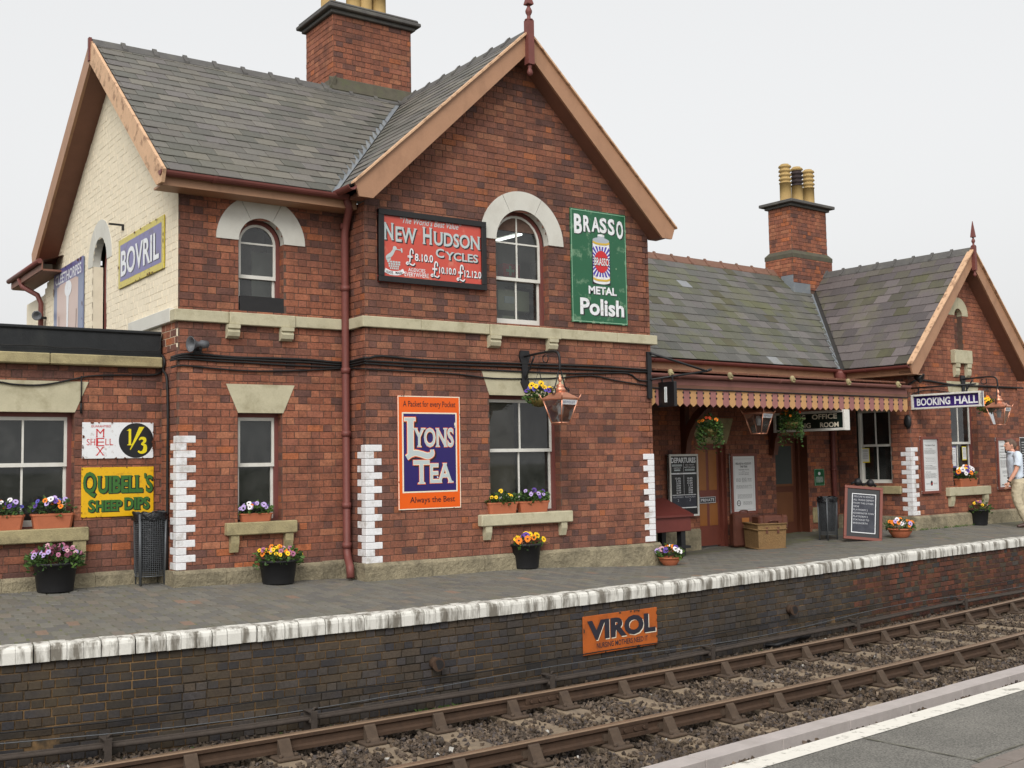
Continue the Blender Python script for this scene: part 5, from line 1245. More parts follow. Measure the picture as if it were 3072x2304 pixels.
# ---- petrol price sign and yellow sheep dip sign on the annex
q = FY(247.7, 1266.8, YA-.03); p = FY(460.5, 1374, YA-.03); w, h = p[0]-q[0], q[1]-p[1]
s = Sign('enamel_sign', 'white enamel petrol sign with red lettering and black disc, upper of two on annex', 'sign', ((p[0]+q[0])/2, YA-.012, (p[1]+q[1])/2), w, h, .012, plate='e_white')
s.disc('black_disc', 'e_black', .752, .5, .248, .49, 1, 36)
s.text('GUARANTEED', .12, .39, .075, .135, 'e_scarlet', 2, .006)
for t_, a, b, c, d in (('M', .185, .305, .18, .41), ('E', .188, .302, .43, .655), ('X', .185, .305, .675, .91), ('SH', .06, .178, .455, .63), ('LL', .312, .425, .455, .63)): s.text(t_, a, b, c, d, 'e_scarlet', 2, -.004, .05)
s.rect('lettering', 'e_lemon', .643, .678, .18, .63, 2); s.shape('lettering', 'e_lemon', [(.612, .23), (.66, .165), (.66, .23)], 2.3); s.rect('lettering', 'e_lemon', .625, .69, .61, .635, 2.5)
s.shape('lettering', 'e_lemon', [(.79, .12), (.865, .12), (.672, .76), (.66, .76)], 3)
s.stroke('lettering', 'e_lemon', [(.79, .49), (.82, .44), (.865, .455), (.87, .53), (.83, .59)], [.012, .03, .04, .035, .016], 4); s.stroke('lettering', 'e_lemon', [(.82, .6), (.875, .65), (.87, .79), (.82, .84), (.775, .8)], [.014, .04, .05, .03, .02], 4.3)
s.chips(22, 'rustchip', 12, 7, .02)
q = FY(245, 1403, YA-.03); p = FY(461, 1545, YA-.03); w, h = p[0]-q[0], q[1]-p[1]
s = Sign('enamel_sign', 'yellow enamel sheep dip sign with green lettering, lower of two on the annex', 'sign', ((p[0]+q[0])/2, YA-.012, (p[1]+q[1])/2), w, h, .012, plate='e_yellow')
for t_, a, b, c, d, sf in (('Q', .02, .2, .085, .6, 0), ('UIBELL', .21, .845, .17, .53, .06), ("'", .862, .888, .13, .24, 0), ('S', .885, .985, .17, .53, 0), ('S', .09, .185, .645, .9, 0), ('HEEP', .19, .555, .66, .89, .05), ('DIPS', .585, .94, .615, .875, .04)):
    s.word(t_, a, b, c, d, 'e_lgrn', 4, .04 if sf else .022, sf, 'e_black', (.012, -.009), 'e_black', .03)
s.chips(12, 'rustchip', 14, 7, .012)

# ---- orange rusty sign on the platform wall (follows the wall)
X0, z0 = FY(1748, 1848, 10.0); X1, z1 = FY(1970, 1825, 10.0)
Xm = (X0+X1)/2; a_ = ang(yc, Xm)
xl, zt = FY(1748, 1848, yc(X0)+.02); xr, zt2 = FY(1971, 1824, yc(X1)+.02); _, zb1 = FY(1754, 1965, yc(X0)+.02)
s = Sign('enamel_sign', 'rusty orange enamel sign with black lettering fixed low on the platform wall', 'sign', ((xl+xr)/2, yc((xl+xr)/2)+.034, (zt+zt2)/2-(zt-zb1)/2), (xr-xl)/math.cos(a_), zt-zb1, .014, a_, plate='e_rust')
s.word('VIROL', .05, .97, .12, .64, 'e_navydull', 4, .05, 0, 'e_cream', (.016, -.012), ob=-.02); s.text('NURSING MOTHERS NEED IT', .17, .86, .72, .86, 'e_navydull', 2, .012); s.chips(12, 'rail_side', 6, 5, .04)

# ---- faded purple sign and resort poster on the cream wall
ya, za = FX(355, 722, 4.25); yb_, zb_ = FX(490.7, 644, 4.25); zc_ = FX(351.5, 871, 4.25)[1]
zt = (za+zb_)/2; zb_ = (zc_+FX(488, 802.6, 4.25)[1])/2
s = Sign('enamel_sign', 'faded purple enamel sign with mustard border and white lettering on the cream gable wall', 'sign', (XL-.012, (ya+yb_)/2, (zt+zb_)/2), ya-yb_, zt-zb_, .014, -math.pi/2, plate='e_mustard')
s.rect('purple_panel', 'e_purple', .045, .955, .12, .87, 1); s.word('BOVRIL', .07, .91, .25, .78, 'e_white', 4, .02, .0, 'e_dark', (.02, -.012), ob=.0); s.chips(20, 'rustchip', 21, 7, .03)
ya, za = FX(163, 817, 4.25); yb_, zb_ = FX(250, 770, 4.25)
s = Sign('poster_board', 'weathered resort poster with pale figure on the far end of the cream gable wall', 'poster', (XL-.012, (ya+yb_)/2, (za+zb_)/2-.62), ya-yb_, 1.24, .02, -math.pi/2, plate='e_slateblue')
s.rect('picture', 'e_face', .12, .85, .22, .97, 1); s.disc('picture', 'e_face', .5, .25, .33, .09, 1.4); s.stroke('picture', 'e_white', [(.5, .2), (.5, .55), (.49, .92)], [.2, .12, .1], 3); s.disc('picture', 'e_white', .52, .3, .12, .1, 4); s.stroke('picture', 'leather', [(.2, .6), (.24, .86), (.5, .93), (.76, .86), (.8, .6)], .02, 3.4)
s.rect('picture', 'e_purple', 0, 1, .0, .2, 2); s.text('CLEETHORPES', .06, .95, .06, .19, 'e_white', 3, .02, .03); s.chips(14, 'rustchip', 22, 7, .05)
# ================================================================ booking hall: long low range with canopy, right-hand gable
HALLM = lambda p: (*HW(p[0], p[1]), p[2])
hall = thing('booking_hall', (HO[0], HO[1], -.1), 'single storey red brick booking hall with slate roof, striped canopy and right hand gable', 'building', rotz=HA, local=True)
hall.location = (HO[0], HO[1], 0)
VB2, VG2, UL, UR, UCN = 1.9, .25, 7.19, 11.3, 9.2     # recessed front, gable front, gable corners, gable centre
EV, EZ = VB2-.35, HV(2489, 1103, VB2-.35)[1]                              # hall eave
LZ0, LAP, LE = 3.21, 5.60, 6.86                                          # low gable: eave z, apex z, eave u
LM = (LAP-LZ0)/(UCN-LE)
PV = None
# pitch of the hall slope from the head of the valley
_d = ray(2430, 857); _A = np.array([-LM*HX[0], -LM*HX[1], 1]); _t = (LZ0-CAMZ-LM*LE-LM*(HO@HX))/(_A@_d); _P = _d*_t
pvv = (_P[:2]-HO)@HY; pvz = _P[2]+CAMZ
HM = (pvz-EZ)/(pvv-EV); HRZ = 5.62; HRV = EV + (HRZ-EZ)/HM
hm = MB(); hb = []
D1 = (*[HV(p, 1331, VB2)[0] for p in (2093, 2176)], -.2, HV(2093, 1331, VB2)[1])
D2 = (*[HV(p, 1308, VB2)[0] for p in (2323, 2420)], -.2, HV(2323, 1308, VB2)[1])
def sp_hall(z0, z1):
    zm = (z0+z1)/2; return minus((-.2, UL), [d[:2] for d in (D1, D2) if zm < d[3]])
courses(-.25, 3.1, sp_hall, lambda a, z: (a, VB2, z), I3, lambda x, z, r: brick_col(x, z, r, -.05 if z > .4 else .2, 11.), hb, hm, seed=41)
WU = (-HU(2567, 1231, UL)[0], -HU(2669, 1231, UL)[0], HU(2567, 1459, UL)[1], HU(2600, 1232, UL)[1])     # window in the return wall, in -v
WU = (WU[0], WU[1], .92, 2.43)
def sp_ret(z0, z1): return minus((-VB2, -VG2), [WU[:2]] if WU[2] < (z0+z1)/2 < WU[3] else [])
courses(-.1, 3.2, sp_ret, lambda a, z: (UL, -a, z), ROT_LEFT, lambda x, z, r: brick_col(x, z, r, .25, 12.), hb, hm, seed=42)
GW = (*[HV(p, 1230, VG2)[0] for p in (2851, 2929)], HV(2848, 1462, VG2)[1], HV(2900, 1200, VG2)[1]); GW = (GW[0], GW[1], GW[2], 2.62)
NI = (9.06, .145, HV(2880, 948, VG2)[1])                                   # blind niche
nz0 = HV(2880, 1052, VG2)[1]
def sp_lg(z0, z1):
    k = (LAP-.14-z1)/LM; a, b = max(UL, UCN-k), min(UR, UCN+k)
    h = arch_cut(*NI, nz0, z0, z1)
    if GW[2] < (z0+z1)/2 < GW[3]: h.append(GW[:2])
    return minus((a, b), h) if b-a > .05 else []
courses(.3, LAP-.15, sp_lg, lambda a, z: (a, VG2, z), I3, lambda x, z, r: brick_col(x, z, r, -.1, 13.), hb, hm, seed=43)
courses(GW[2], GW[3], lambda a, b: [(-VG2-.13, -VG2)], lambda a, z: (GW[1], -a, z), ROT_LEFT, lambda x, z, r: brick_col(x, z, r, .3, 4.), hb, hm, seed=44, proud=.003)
courses(.3, 3.1, lambda a, b: [(UR, 17.0)], lambda a, z: (a, VG2+.45, z), I3, lambda x, z, r: brick_col(x, z, r, 0, 14.), hb, hm, seed=45)
hm.box(UR-.1, UR, VG2+.01, VG2+.5, 0, 3.1); hm.box(NI[0]-.16, NI[0]+.16, VG2+.1, VG2+.12, nz0-.05, NI[2]+.2)
hm.box(NI[0]+NI[1], NI[0]+NI[1]+.02, VG2+.003, VG2+.1, nz0, NI[2]); hm.prism([(UCN, LAP-.1), (UCN-2.0, 3.5), (UCN-1.7, 3.5), (UCN, LAP-.5)], 'y', VG2+.003, VG2+.02); hm.prism([(UCN, LAP-.1), (UCN+2.0, 3.5), (UCN+1.7, 3.5), (UCN, LAP-.5)], 'y', VG2+.003, VG2+.02)
hw_ = hm.build('wall', MT['mortar'], hall)
pieces(hb, 'brick', MT['brick_o'], MT['brick_s'], hw_, 'brickwork', to_world=HALLM)
nb = []; courses(nz0, NI[2]+.1, lambda a, b: [(NI[0]-.14, NI[0]+.14)], lambda a, z: (a, VG2+.1, z), I3, lambda x, z, r: brick_col(x, z, r, .35, 3.), nb, None, seed=46); stuff_mesh(nb, 'niche_brickwork', MT['brick_s'], hw_)
XFH = lambda p: (p[0], VG2+p[1], p[2]); XFHB = lambda p: (p[0], VB2+p[1], p[2]); XFHR = lambda p: (UL+p[1], -p[0], p[2])
arch_stones(hall, NI[0], NI[2], NI[1], .37, VG2, .015, MT['stone'], joints=(90,))
m = MB(); m.bbox(NI[0]-.33, NI[0]+.33, VG2-.1, VG2+.1, nz0-.27, nz0, .01); m.build('sill', MT['stone'], hall)
corbel(hall, NI[0]-.28, NI[0]-.13, nz0-.27, .27, VG2, MT['stone'], out=.09); corbel(hall, NI[0]+.15, NI[0]+.3, nz0-.27, .27, VG2, MT['stone'], out=.09)
sash_window(hall, *GW, .12, HV(2880, 1332, VG2)[1], xf=XFH)
sash_window(hall, WU[0], WU[1], WU[2], WU[3], .06, HU(2620, 1340, UL)[1], xf=XFHR, frame_mat='white', room_margin=(.25, .08), depth=1.2)
lintel(hall, GW[0], GW[1], GW[3], 2.95, .12, VG2, MT['stone'])
su = [HV(p, 1475, VG2-.08)[0] for p in (2848, 2972)]; sz_ = HV(2848, 1463, VG2-.08)[1]
sill(hall, su[0], su[1], sz_, .17, VG2, .1, MT['stone'], legs=(su[0]+.14, su[1]-.14), legh=.2, legw=.14)
m = MB(XFHR); m.bbox(WU[0]-.2, WU[1]+.2, -.06, .1, .75, .905, .01); m.build('sill', MT['stonedirty'], hall)
plinth(hall, [UL-.07, 8.2, 9.4, 10.5, UR+.06], VG2, -.3, .34, .08, MT['stoneplinth']); m = MB(); m.box(UL-.08, UL+.05, VG2+.1, VB2, -.3, .33); m.build('plinth_stone', MT['stoneplinth'], hall)
quoin(hall, UL, VG2, .345, 15, 1, la=.215, lb=.11, start=0)
# doors in the recess
MT['doorpanel'] = plain('worn_brown_paint', (112, 70, 44), .5, .12, 6)
def door(d, left, panels, frame, name, glassy=False, rec=.1):
    x0, x1, z0, z1 = d; f = .06
    m = MB(XFHB); m.box(x0, x0+f, rec-.04, rec+.1, z0, z1); m.box(x1-f, x1, rec-.04, rec+.1, z0, z1); m.box(x0+f, x1-f, rec-.04, rec+.1, z1-f, z1)
    m.box(x0-.0, x0+.004, .0, rec, z0, z1); m.box(x1-.004, x1, .0, rec, z0, z1)
    D = m.build(name, MT[frame], hall); a, b, c, e = x0+f, x1-f, z0+.06, z1-f; st = .1
    m = MB(XFHB); m.box(a, b, rec+.03, rec+.06, c, e); m.build('leaf', MT[left], D)
    return D, (a, b, c, e, rec)
zf = lambda u, v: zplat(*HW(u, v))
D1 = (D1[0], D1[1], zf(D1[0], VB2-.2)-.02, D1[3]); D2 = (D2[0], D2[1], zf(D2[0], VB2-.2)-.02, D2[3])
d1, (a, b, c, e, rc) = door(D1, 'doorred', None, 'doorred', 'door'); H_ = e-c; mid = (a+b)/2
for x0, x1 in ((a+.06, mid-.035), (mid+.035, b-.06)):
    for f0, f1 in ((.20, .43), (.56, .97)): m = MB(XFHB); m.bbox(x0, x1, rc+.022, rc+.036, c+H_*f0, c+H_*f1, .006); m.build('panel', MT['ochrepanel'], d1)
m = MB(XFHB); m.lathe([(.0, 0), (.02, 0), (.022, .02), (.0, .03)], 10, (0, 0, 0)); m.v = [(a+.06+p[0], rc+.03-p[2]*1.4, c+H_*.5+p[1]) for p in m.v]; m.build('handle', MT['galv'], d1)
d2, (a, b, c, e, rc) = door(D2, 'brownpaint', None, 'brownpaint', 'door', rec=.22); H_ = e-c
m = MB(XFHB); m.bbox(a+.12, b-.12, rc+.018, rc+.034, c+H_*.12, c+H_*.44, .006); m.build('panel', MT['doorpanel'], d2)
m = MB(XFHB); m.box(a+.1, b-.1, rc+.012, rc+.034, c+H_*.5, c+H_*.95); m.build('panel', MT['doorpanel'], d2); m = MB(XFHB); m.box(a+.15, b-.15, rc+.008, rc+.0118, c+H_*.525, c+H_*.93); m.build('pane', MT['blind'], d2)
m = MB(XFHB); m.tube([(a+.05, rc+.03, c+H_*.47), (a+.05, rc-.02, c+H_*.47)], .022, 10); m.build('handle', MT['galv'], d2)
m = MB(XFHB); m.box(D2[0]-.05, D2[1]+.05, .004, .4, D2[3]+.0, D2[3]+.12); m.box(D1[0]-.05, D1[1]+.05, .101, .4, D1[3]+.0, D1[3]+.12); m.build('door_head', MT['brownpaint'], hall)
lintel(hall, D1[0]-.02, D1[1]+.02, D1[3], D1[3]+.46, .2, VB2, MT['stonedirty'])
for ub in (D1[1]+.22, D2[1]+.25): m = MB(); m.bbox(ub-.15, ub+.15, VB2-.03, VB2+.1, .2, .5, .01); m.build('impost_stone', MT['stonedirty'], hall)
plinth(hall, [.02, D1[0]-.02], VB2, -.4, .25, .05, MT['stoneplinth']); plinth(hall, [D1[1]+.05, D2[0]-.05], VB2, -.4, .08, .04, MT['stoneplinth']); plinth(hall, [D2[1]+.05, UL-.1], VB2, -.4, .08, .04, MT['stoneplinth'])
# downpipe in the corner
up = HV(2500, 1400, VB2-.06)[0]; m = MB(); m.tube([(up, VB2-.07, 2.9), (up, VB2-.07, -.1)], .05, 10)
for z in (2.3, 1.2, .3): m.tube([(up, VB2-.07, z), (up, VB2-.07, z+.07)], .06, 10)
m.build('downpipe', MT['maroon'], hall)
# ---- roofs
ux_of = lambda z: LE + (z-LZ0)/LM; v_of = lambda z: EV + (z-EZ)/HM
rf = MB(); zt = HRZ
rf.poly([(-.6, EV, EZ-.01), (ux_of(EZ), EV, EZ-.01), (ux_of(zt-.05), v_of(zt-.05), zt-.06), (ux_of(zt-.05), HRV, zt-.01), (-.6, HRV, zt-.01)])
rf.poly([(LE, -.05, LZ0-.01), (UCN, -.05, LAP-.01), (UCN, 5.5, LAP-.01), (LE, 5.5, LZ0-.01)][::-1]); rf.poly([(UCN, -.05, LAP-.01), (2*UCN-LE, -.05, LZ0-.01), (2*UCN-LE, 7, LZ0-.01), (UCN, 7, LAP-.01)][::-1])
rf.poly([(-.6, HRV, zt-.01), (UCN, HRV, zt-.01), (UCN, HRV+2.6, EZ), (-.6, HRV+2.6, EZ)])
hr = rf.build('roof', MT['backing'], hall)
PALH = [(98, 96, 92), (93, 92, 88), (88, 88, 83), (104, 100, 98), (95, 95, 82), (100, 98, 94), (92, 93, 76)]; PALG = [(100, 92, 91), (94, 87, 87), (106, 98, 97), (88, 82, 82), (98, 91, 90), (92, 87, 80), (84, 80, 70)]
items = []; irr = MB(); us = ln(np.array([0, 1, HM])); Ls = math.hypot(HRV-EV, HRZ-EZ)
slates(hr, (0, EV, EZ), (1, 0, 0), us, Ls-.05, lambda q: -.55, lambda q: ux_of(EZ+q*us[2])-.08, .235, .3, PALH, 5, items, irr)
us = ln(np.array([1, 0, LM])); Ls = math.hypot(UCN-LE, LAP-LZ0)
slates(hr, (LE, 0, LZ0), (0, -1, 0), us, Ls-.05, lambda q: -(v_of(LZ0+q*us[2])-.1), lambda q: .0, .25, .33, PALG, 6, items, irr)
items = [(c, r_, s_, (lin((138, 140, 143)) if rr.random() < .018 else (lin((82, 79, 62)) if rr.random() < .05 else k)), o) for c, r_, s_, k, o in items]
pieces(items, 'slate', MT['hslate_o'], MT['hslate_s'], hr, 'slates', to_world=HALLM); irr.build('cut_slates', MT['hslate_s'], hr)['kind'] = 'stuff'
m = MB()
for z in np.linspace(EZ-.02, LAP-.1, 8): m.v += [(ux_of(z)-.12, v_of(z), z+.012), (ux_of(z), v_of(z), z+.004), (ux_of(z), v_of(z)+.12, z+.012)]
for i in range(7): m.face((3*i, 3*i+1, 3*i+4, 3*i+3)); m.face((3*i+1, 3*i+2, 3*i+5, 3*i+4))
m.build('lead_valley', MT['lead'], hr)
ridge(hr, (-.3, HRV, HRZ+.02), (8.3, HRV, HRZ+.02), .12, .12, MT['ridge_red'], .5); ridge(hr, (UCN, -.02, LAP+.02), (UCN, 3.9, LAP+.02), .12, .12, MT['ridge'], .42)
GP = [(UCN, LAP+.01), (LE-.03, LZ0-.02), (LE+.03, LZ0-.2), (LE+.2, LZ0-.2), (UCN, LAP-.3)]
for sd in (1, -1):
    mir = lambda q: q if sd > 0 else [(2*UCN-x, z) for x, z in q][::-1]
    m = MB(); m.prism(mir(GP), 'y', -.05, -.015); m.build('bargeboard', MT['tan'], hall)
    m = MB(); m.prism(mir([(UCN, LAP-.3), (LE+.2, LZ0-.18), (LE+.05, LZ0-.18), (LE+.05, LZ0-.13), (UCN, LAP-.2)]), 'y', -.014, VG2+.01); m.build('soffit', MT['soffit'], hall)
    m = MB(); m.prism(mir([(UCN, LAP+.045), (LE-.05, LZ0+.01), (LE-.05, LZ0-.015), (UCN, LAP+.012)]), 'y', -.1, .02); m.build('verge_board', MT['tanpeel'], hall)
finial(hall, UCN, -.08, LAP-.42, HV(2901, 660, -.08)[1], .8, MT['maroon'])
# eaves
m = MB(); m.box(-.2, ux_of(EZ)+.1, EV+.05, EV+.07, EZ-.2, EZ-.02); m.box(-.2, ux_of(EZ)+.1, EV+.07, VB2, EZ-.2, EZ-.18); m.box(LE+.05, LE+.07, .0, EV+.1, LZ0-.2, LZ0-.02); m.box(LE+.07, UL+.1, .0, EV+.1, LZ0-.2, LZ0-.18); m.build('fascia', MT['tan'], hall)
gutter(hall, -.2, ux_of(EZ)-.03, EV-.02, EZ-.03, MT['maroon']); gutter(hall, -EV, .02, LE-.04, LZ0-.03, MT['maroon'], lambda p: (p[1], -p[0], p[2]))
m = MB(); m.lathe([(.07, -.3), (.1, -.25), (.13, -.05), (.13, 0)], 12, (LE-.02, EV-.03, EZ-.06)); m.build('rainwater_head', MT['maroon'], hall)
# chimney on the hall
c0u, c0v = HV(2388, 835, 3.55)[0], 3.55; cw, cd = 1.28, .62
cm = MB(); cbk = []; zt = HV(2371, 617, 3.55)[1]; zb = 5.2; zm = HV(2379, 757, 3.55)[1]
du = c0u - HV(2371, 617, 3.55)[0]; cu0 = HV(2371, 617, 3.55)[0]
for (za, zc, g) in ((zb, zm-.12, .07), (zm-.1, zt, 0)):
    courses(za, zc, lambda a, b: [(cu0-g, cu0+cw+g)], lambda a, z: (a, c0v-g, z), I3, lambda x, z, r: brick_col(x, z, r, .0, 16.), cbk, cm, seed=51, zref=zt-20*CHB)
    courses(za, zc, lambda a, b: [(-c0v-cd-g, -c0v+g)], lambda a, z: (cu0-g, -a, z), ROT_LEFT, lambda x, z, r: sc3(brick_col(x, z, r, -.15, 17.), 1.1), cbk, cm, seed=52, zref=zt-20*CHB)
cm.box(cu0+.01, cu0+cw, c0v+.01, c0v+cd, zb-.6, zt); cm.box(cu0-.06, cu0+cw+.07, c0v-.06, c0v+cd+.07, zb-.6, zm-.12)
ch2 = cm.build('chimney', MT['mortar'], hall); stuff_mesh(cbk, 'brickwork', MT['brick_s'], ch2)
m = MB(); g = .075; v = []
for (gg, z) in ((g, zm-.12), (g, zm-.03), (.0, zm+.06)): v += [(cu0-gg-.005, c0v-gg-.005, z), (cu0+cw+gg+.005, c0v-gg-.005, z), (cu0+cw+gg+.005, c0v+cd+gg+.005, z), (cu0-gg-.005, c0v+cd+gg+.005, z)]
m.add(v, [(4*k+i, 4*k+(i+1) % 4, 4*k+4+(i+1) % 4, 4*k+4+i) for k in (0, 1) for i in range(4)]); m.build('weathering', MT['cement'], ch2)
m = MB(); m.bbox(cu0-.06, cu0+cw+.06, c0v-.06, c0v+cd+.06, zt, zt+.06, .008); m.bbox(cu0-.15, cu0+cw+.15, c0v-.15, c0v+cd+.15, zt+.062, zt+.13, .01); m.build('cap', MT['ridge'], ch2)
for i, px in enumerate((2356, 2391, 2425)): chimney_pot(ch2, HV(px, 560, c0v+.32)[0], c0v+.32, zt+.12, .92, .13, True, i == 1)
box('lead_flashing', MT['lead'], ch2, cu0-.09, cu0+.5, c0v-.085, c0v-.073, 5.0, 5.33); box('lead_flashing', MT['lead'], ch2, cu0-.086, cu0-.072, c0v-.07, c0v+.25, 5.0, 5.5)
# ---- canopy
CVV = .05; czt = HV(2044, 1122, CVV)[1]; ctip = HV(2300, 1226, CVV)[1]; u0c, u1c = -.02, HV(2722, 1200, CVV)[0]
can = box('canopy', MT['canopymaroon'], hall, u0c, u1c, CVV+.02, CVV+.06, czt-.26, czt-.0)
m = MB(); m.poly([(u0c, CVV-.03, czt+.03), (u1c, CVV-.03, czt+.03), (u1c, VB2, czt+.23), (u0c, VB2, czt+.23)]); m.poly([(u0c, CVV+.06, czt-.02), (u0c, VB2, czt+.17), (u1c, VB2, czt+.17), (u1c, CVV+.06, czt-.02)]); m.build('canopy_roof', MT['soffit'], can)
nn = 26
for i in range(nn):
    u = u0c + (u1c-u0c)*(i+.5)/nn; m = MB(); slab(m, (u-.012, CVV-.05, czt+.035), (u-.012, VB2, czt+.235), (0, 0, 1), .025, (1, 0, 0), .024); m.build('glazing_bar', MT['soffit'], can)
gutter(can, u0c, u1c, CVV-.05, czt-.01, MT['canopymaroon'])
m = MB(); m.box(u0c, u1c, CVV, CVV+.02, czt-.17, czt-.08); m.build('fascia_moulding', MT['canopymaroon'], can); m = MB(); m.box(u0c, u1c, CVV-.004, CVV+.018, czt-.225, czt-.172); m.build('fascia_moulding', MT['soffit'], can)
m = MB(); m.tube([(u0c, CVV-.015, czt-.232), (u1c, CVV-.015, czt-.232)], .012, 6); m.build('cable', MT['cable'], can)
vt = czt-.235; bw = .15; nb_ = int((u1c-u0c)/bw); bw = (u1c-u0c)/nb_
for i in range(nb_):
    a = u0c+i*bw; m = MB(); pt = bw*.33
    m.prism([(a+.0015, vt), (a+.0015, ctip+pt), (a+bw/2, ctip), (a+bw-.0015, ctip+pt), (a+bw-.0015, vt)][::-1], 'y', CVV, CVV+.02); m.cur = 1
    for zz in (vt-.05, ctip+pt+.09): m.prism([(a+.019*math.cos(q), zz+.019*math.sin(q)) for q in np.linspace(0, 2*math.pi, 10)[:-1]], 'y', CVV-.0025, CVV-.001)  # dark discs painted on, standing for the shade in the drilled holes
    m.build('valance_board', [MT['maroon_light' if i % 2 else 'valtan'], MT['ink']], can)
for px in (2009, 2187, 2374, 2541, 2690):
    u = HV(px, 1135, CVV-.1)[0]; m = MB(); z = czt-.0
    m.lathe([(.0, -.06), (.022, -.055), (.034, -.025), (.042, .01), (.036, .035), (.02, .05), (0, .055)], 10, (u, CVV-.12, z)); m.tube([(u, CVV-.16, z-.01), (u, CVV-.185, z-.025)], [.018, .014], 6); m.tube([(u-.02, CVV-.155, z-.05), (u+.02, CVV-.155, z-.05)], .014, 6)
    m.build('lion_mask', MT['stonedirty'], can)
# curved timber brackets that carry the canopy
for ub in (HV(2046, 1300, VB2)[0], HV(2310, 1330, VB2)[0]):
    m = MB(); w = .06
    zlo = 1.6; inn = [(CVV+.1, czt-.17)] + [(VB2-.14-(VB2-.25-CVV)*(1-math.cos(t)), zlo+(czt-.17-zlo)*math.sin(t)) for t in np.linspace(math.pi/2, 0, 9)]
    pts = inn; back = [(VB2-.02, p[1]) if k > 4 else (p[0], czt-.05) for k, p in enumerate(pts)]
    for i in range(len(pts)-1):
        q = [pts[i], pts[i+1], (pts[i+1][0]+.1, pts[i+1][1]+.09), (pts[i][0]+.1, pts[i][1]+.09)]; m.prism(q, 'x', ub-w, ub+w)
    m.box(ub-w, ub+w, VB2-.13, VB2-.02, zlo-.06, czt+.2); m.build('canopy_bracket', MT['brownpaint'], can)
# end post and wall sheet at the left of the canopy
m = MB(); m.box(.02, .1, CVV+.1, CVV+.2, -.1, 2.3); m.build('drainpipe', MT['iron'], can)
m = MB(); m.box(LE-.6, LE+.1, EV+.2, EV+.22, czt+.3, EZ-.2); m.build('wall_sheet', MT['lead'], can)
# cables over the canopy and gable
hp = lambda l, v: [(HV(*p, v)[0], v, HV(*p, v)[1]) for p in l]
cc = lambda l: [(2440+.2857*a, 1000+.2857*b) for a, b in l]
for l, r_, lab in (([(1000, 540), (1090, 490), (1250, 505), (1500, 545), (1800, 555), (2200, 575)], .02, 'thick black cable bundle across the front of the right hand gable'), ([(1040, 640), (1150, 600), (1300, 600), (1450, 625)], .01, 'black cable looping above the blue booking hall sign')):
    P = [HALLM(p) for p in hp(cc(l), VG2-.03)]; m = MB(); m.tube(smooth_path(P, 3), r_, 6); tag(m.build('cable', MT['cable'], None), lab, 'cable', 'black cables on the booking hall')
t = thing('iron_stay', (XR, YG, 2.7), 'black iron stay bracket at the corner where the canopy meets the station house', 'bracket')
m = MB(); m.box(XR-.1, XR-.02, YG-.045, YG-.0075, 2.4, 3.1); m.build('back_plate', MT['iron'], t)
tip = (*HW(.95, -.25), 2.83); m = MB(); m.tube([(XR-.05, YG-.05, 3.08), tip], .018, 6); m.tube([(XR-.05, YG-.05, 2.68), tip], .018, 6); m.tube([tip, (tip[0]+.1, tip[1], tip[2]+.03)], .022, 6); m.build('stay', MT['iron'], t)
# ================================================================ notices, boards and signs of the booking hall
def hloc(u, v, z): return (*HW(u, v), z)
def hsign(name, label, cat, x0, x1, y0, y1, v, t, plate, **k):
    a = HV(x0, y0, v); b = HV(x1, y1, v); w, h = b[0]-a[0], a[1]-b[1]
    return Sign(name, label, cat, hloc((a[0]+b[0])/2, v+t, (a[1]+b[1])/2), w, h, t, HA, plate, **k)
def ghit(px, py):
    z = -.05
    for _ in range(8): x, y = FZ(px, py, z); z = zplat(x, y)
    return x, y, z
# departures board
s = hsign('departures_board', 'black departures board with white frame and train times beside the brown private door', 'notice board', 2006, 2097, 1363, 1547, VB2-.12, .05, 'e_black')
frame_boards(s, .035, 'white', .07); s.rect('divider', 'e_white', .04, .96, .30, .322, 2); s.rect('chalk_panel', 'chalk', .09, .92, .66, .845, 1); s.rect('divider', 'e_white', .06, .94, .85, .866, 2); s.rect('divider', 'e_white', .09, .92, .648, .658, 2)
s.rect('divider', 'e_white', .495, .503, .33, .65, 2); s.rect('divider', 'e_white', .495, .503, .15, .28, 2)
s.text('DEPARTURES', .07, .93, .055, .14, 'e_white', 2, .03)
s.rect('name_strip', 'e_grey', .1, .44, .165, .195, 2); s.text('KIDDERMINSTER', .11, .43, .17, .19, 'e_black', 3); s.text('HAMPTON LOADE &', .53, .9, .2, .225, 'e_white', 2); s.text('ARLEY, HIGHLEY', .56, .87, .165, .187, 'e_white', 2); s.rect('name_strip', 'e_grey', .55, .88, .24, .268, 2); s.text('BRIDGNORTH', .57, .86, .244, .264, 'e_black', 3); s.text('& BIRMINGHAM', .16, .4, .21, .232, 'e_white', 2); s.rect('name_strip', 'e_grey', .17, .38, .245, .268, 2)
for i, (l_, r_) in enumerate((('12.02', '10.55'), ('1.16', '12.02'), ('2.33', '12.30'), ('3.05', '1.21'), ('3.49', '2.34'), ('5.02', '3.50'), ('6.19', '5.05'))):
    z_ = .375+i*.038; s.text(l_, .2 if len(l_) > 4 else .235, .385, z_, z_+.028, 'e_white', 2, .02); s.text(r_, .62 if len(r_) > 4 else .655, .8, z_, z_+.028, 'e_white', 2, .02)
s.text('PLATFORM', .12, .46, .675, .7, 'chalkmark', 2); s.text('PLATFORM', .53, .88, .675, .7, 'chalkmark', 2); s.text('2', .27, .31, .715, .755, 'chalkmark', 2); s.text('2', .68, .72, .715, .755, 'chalkmark', 2)
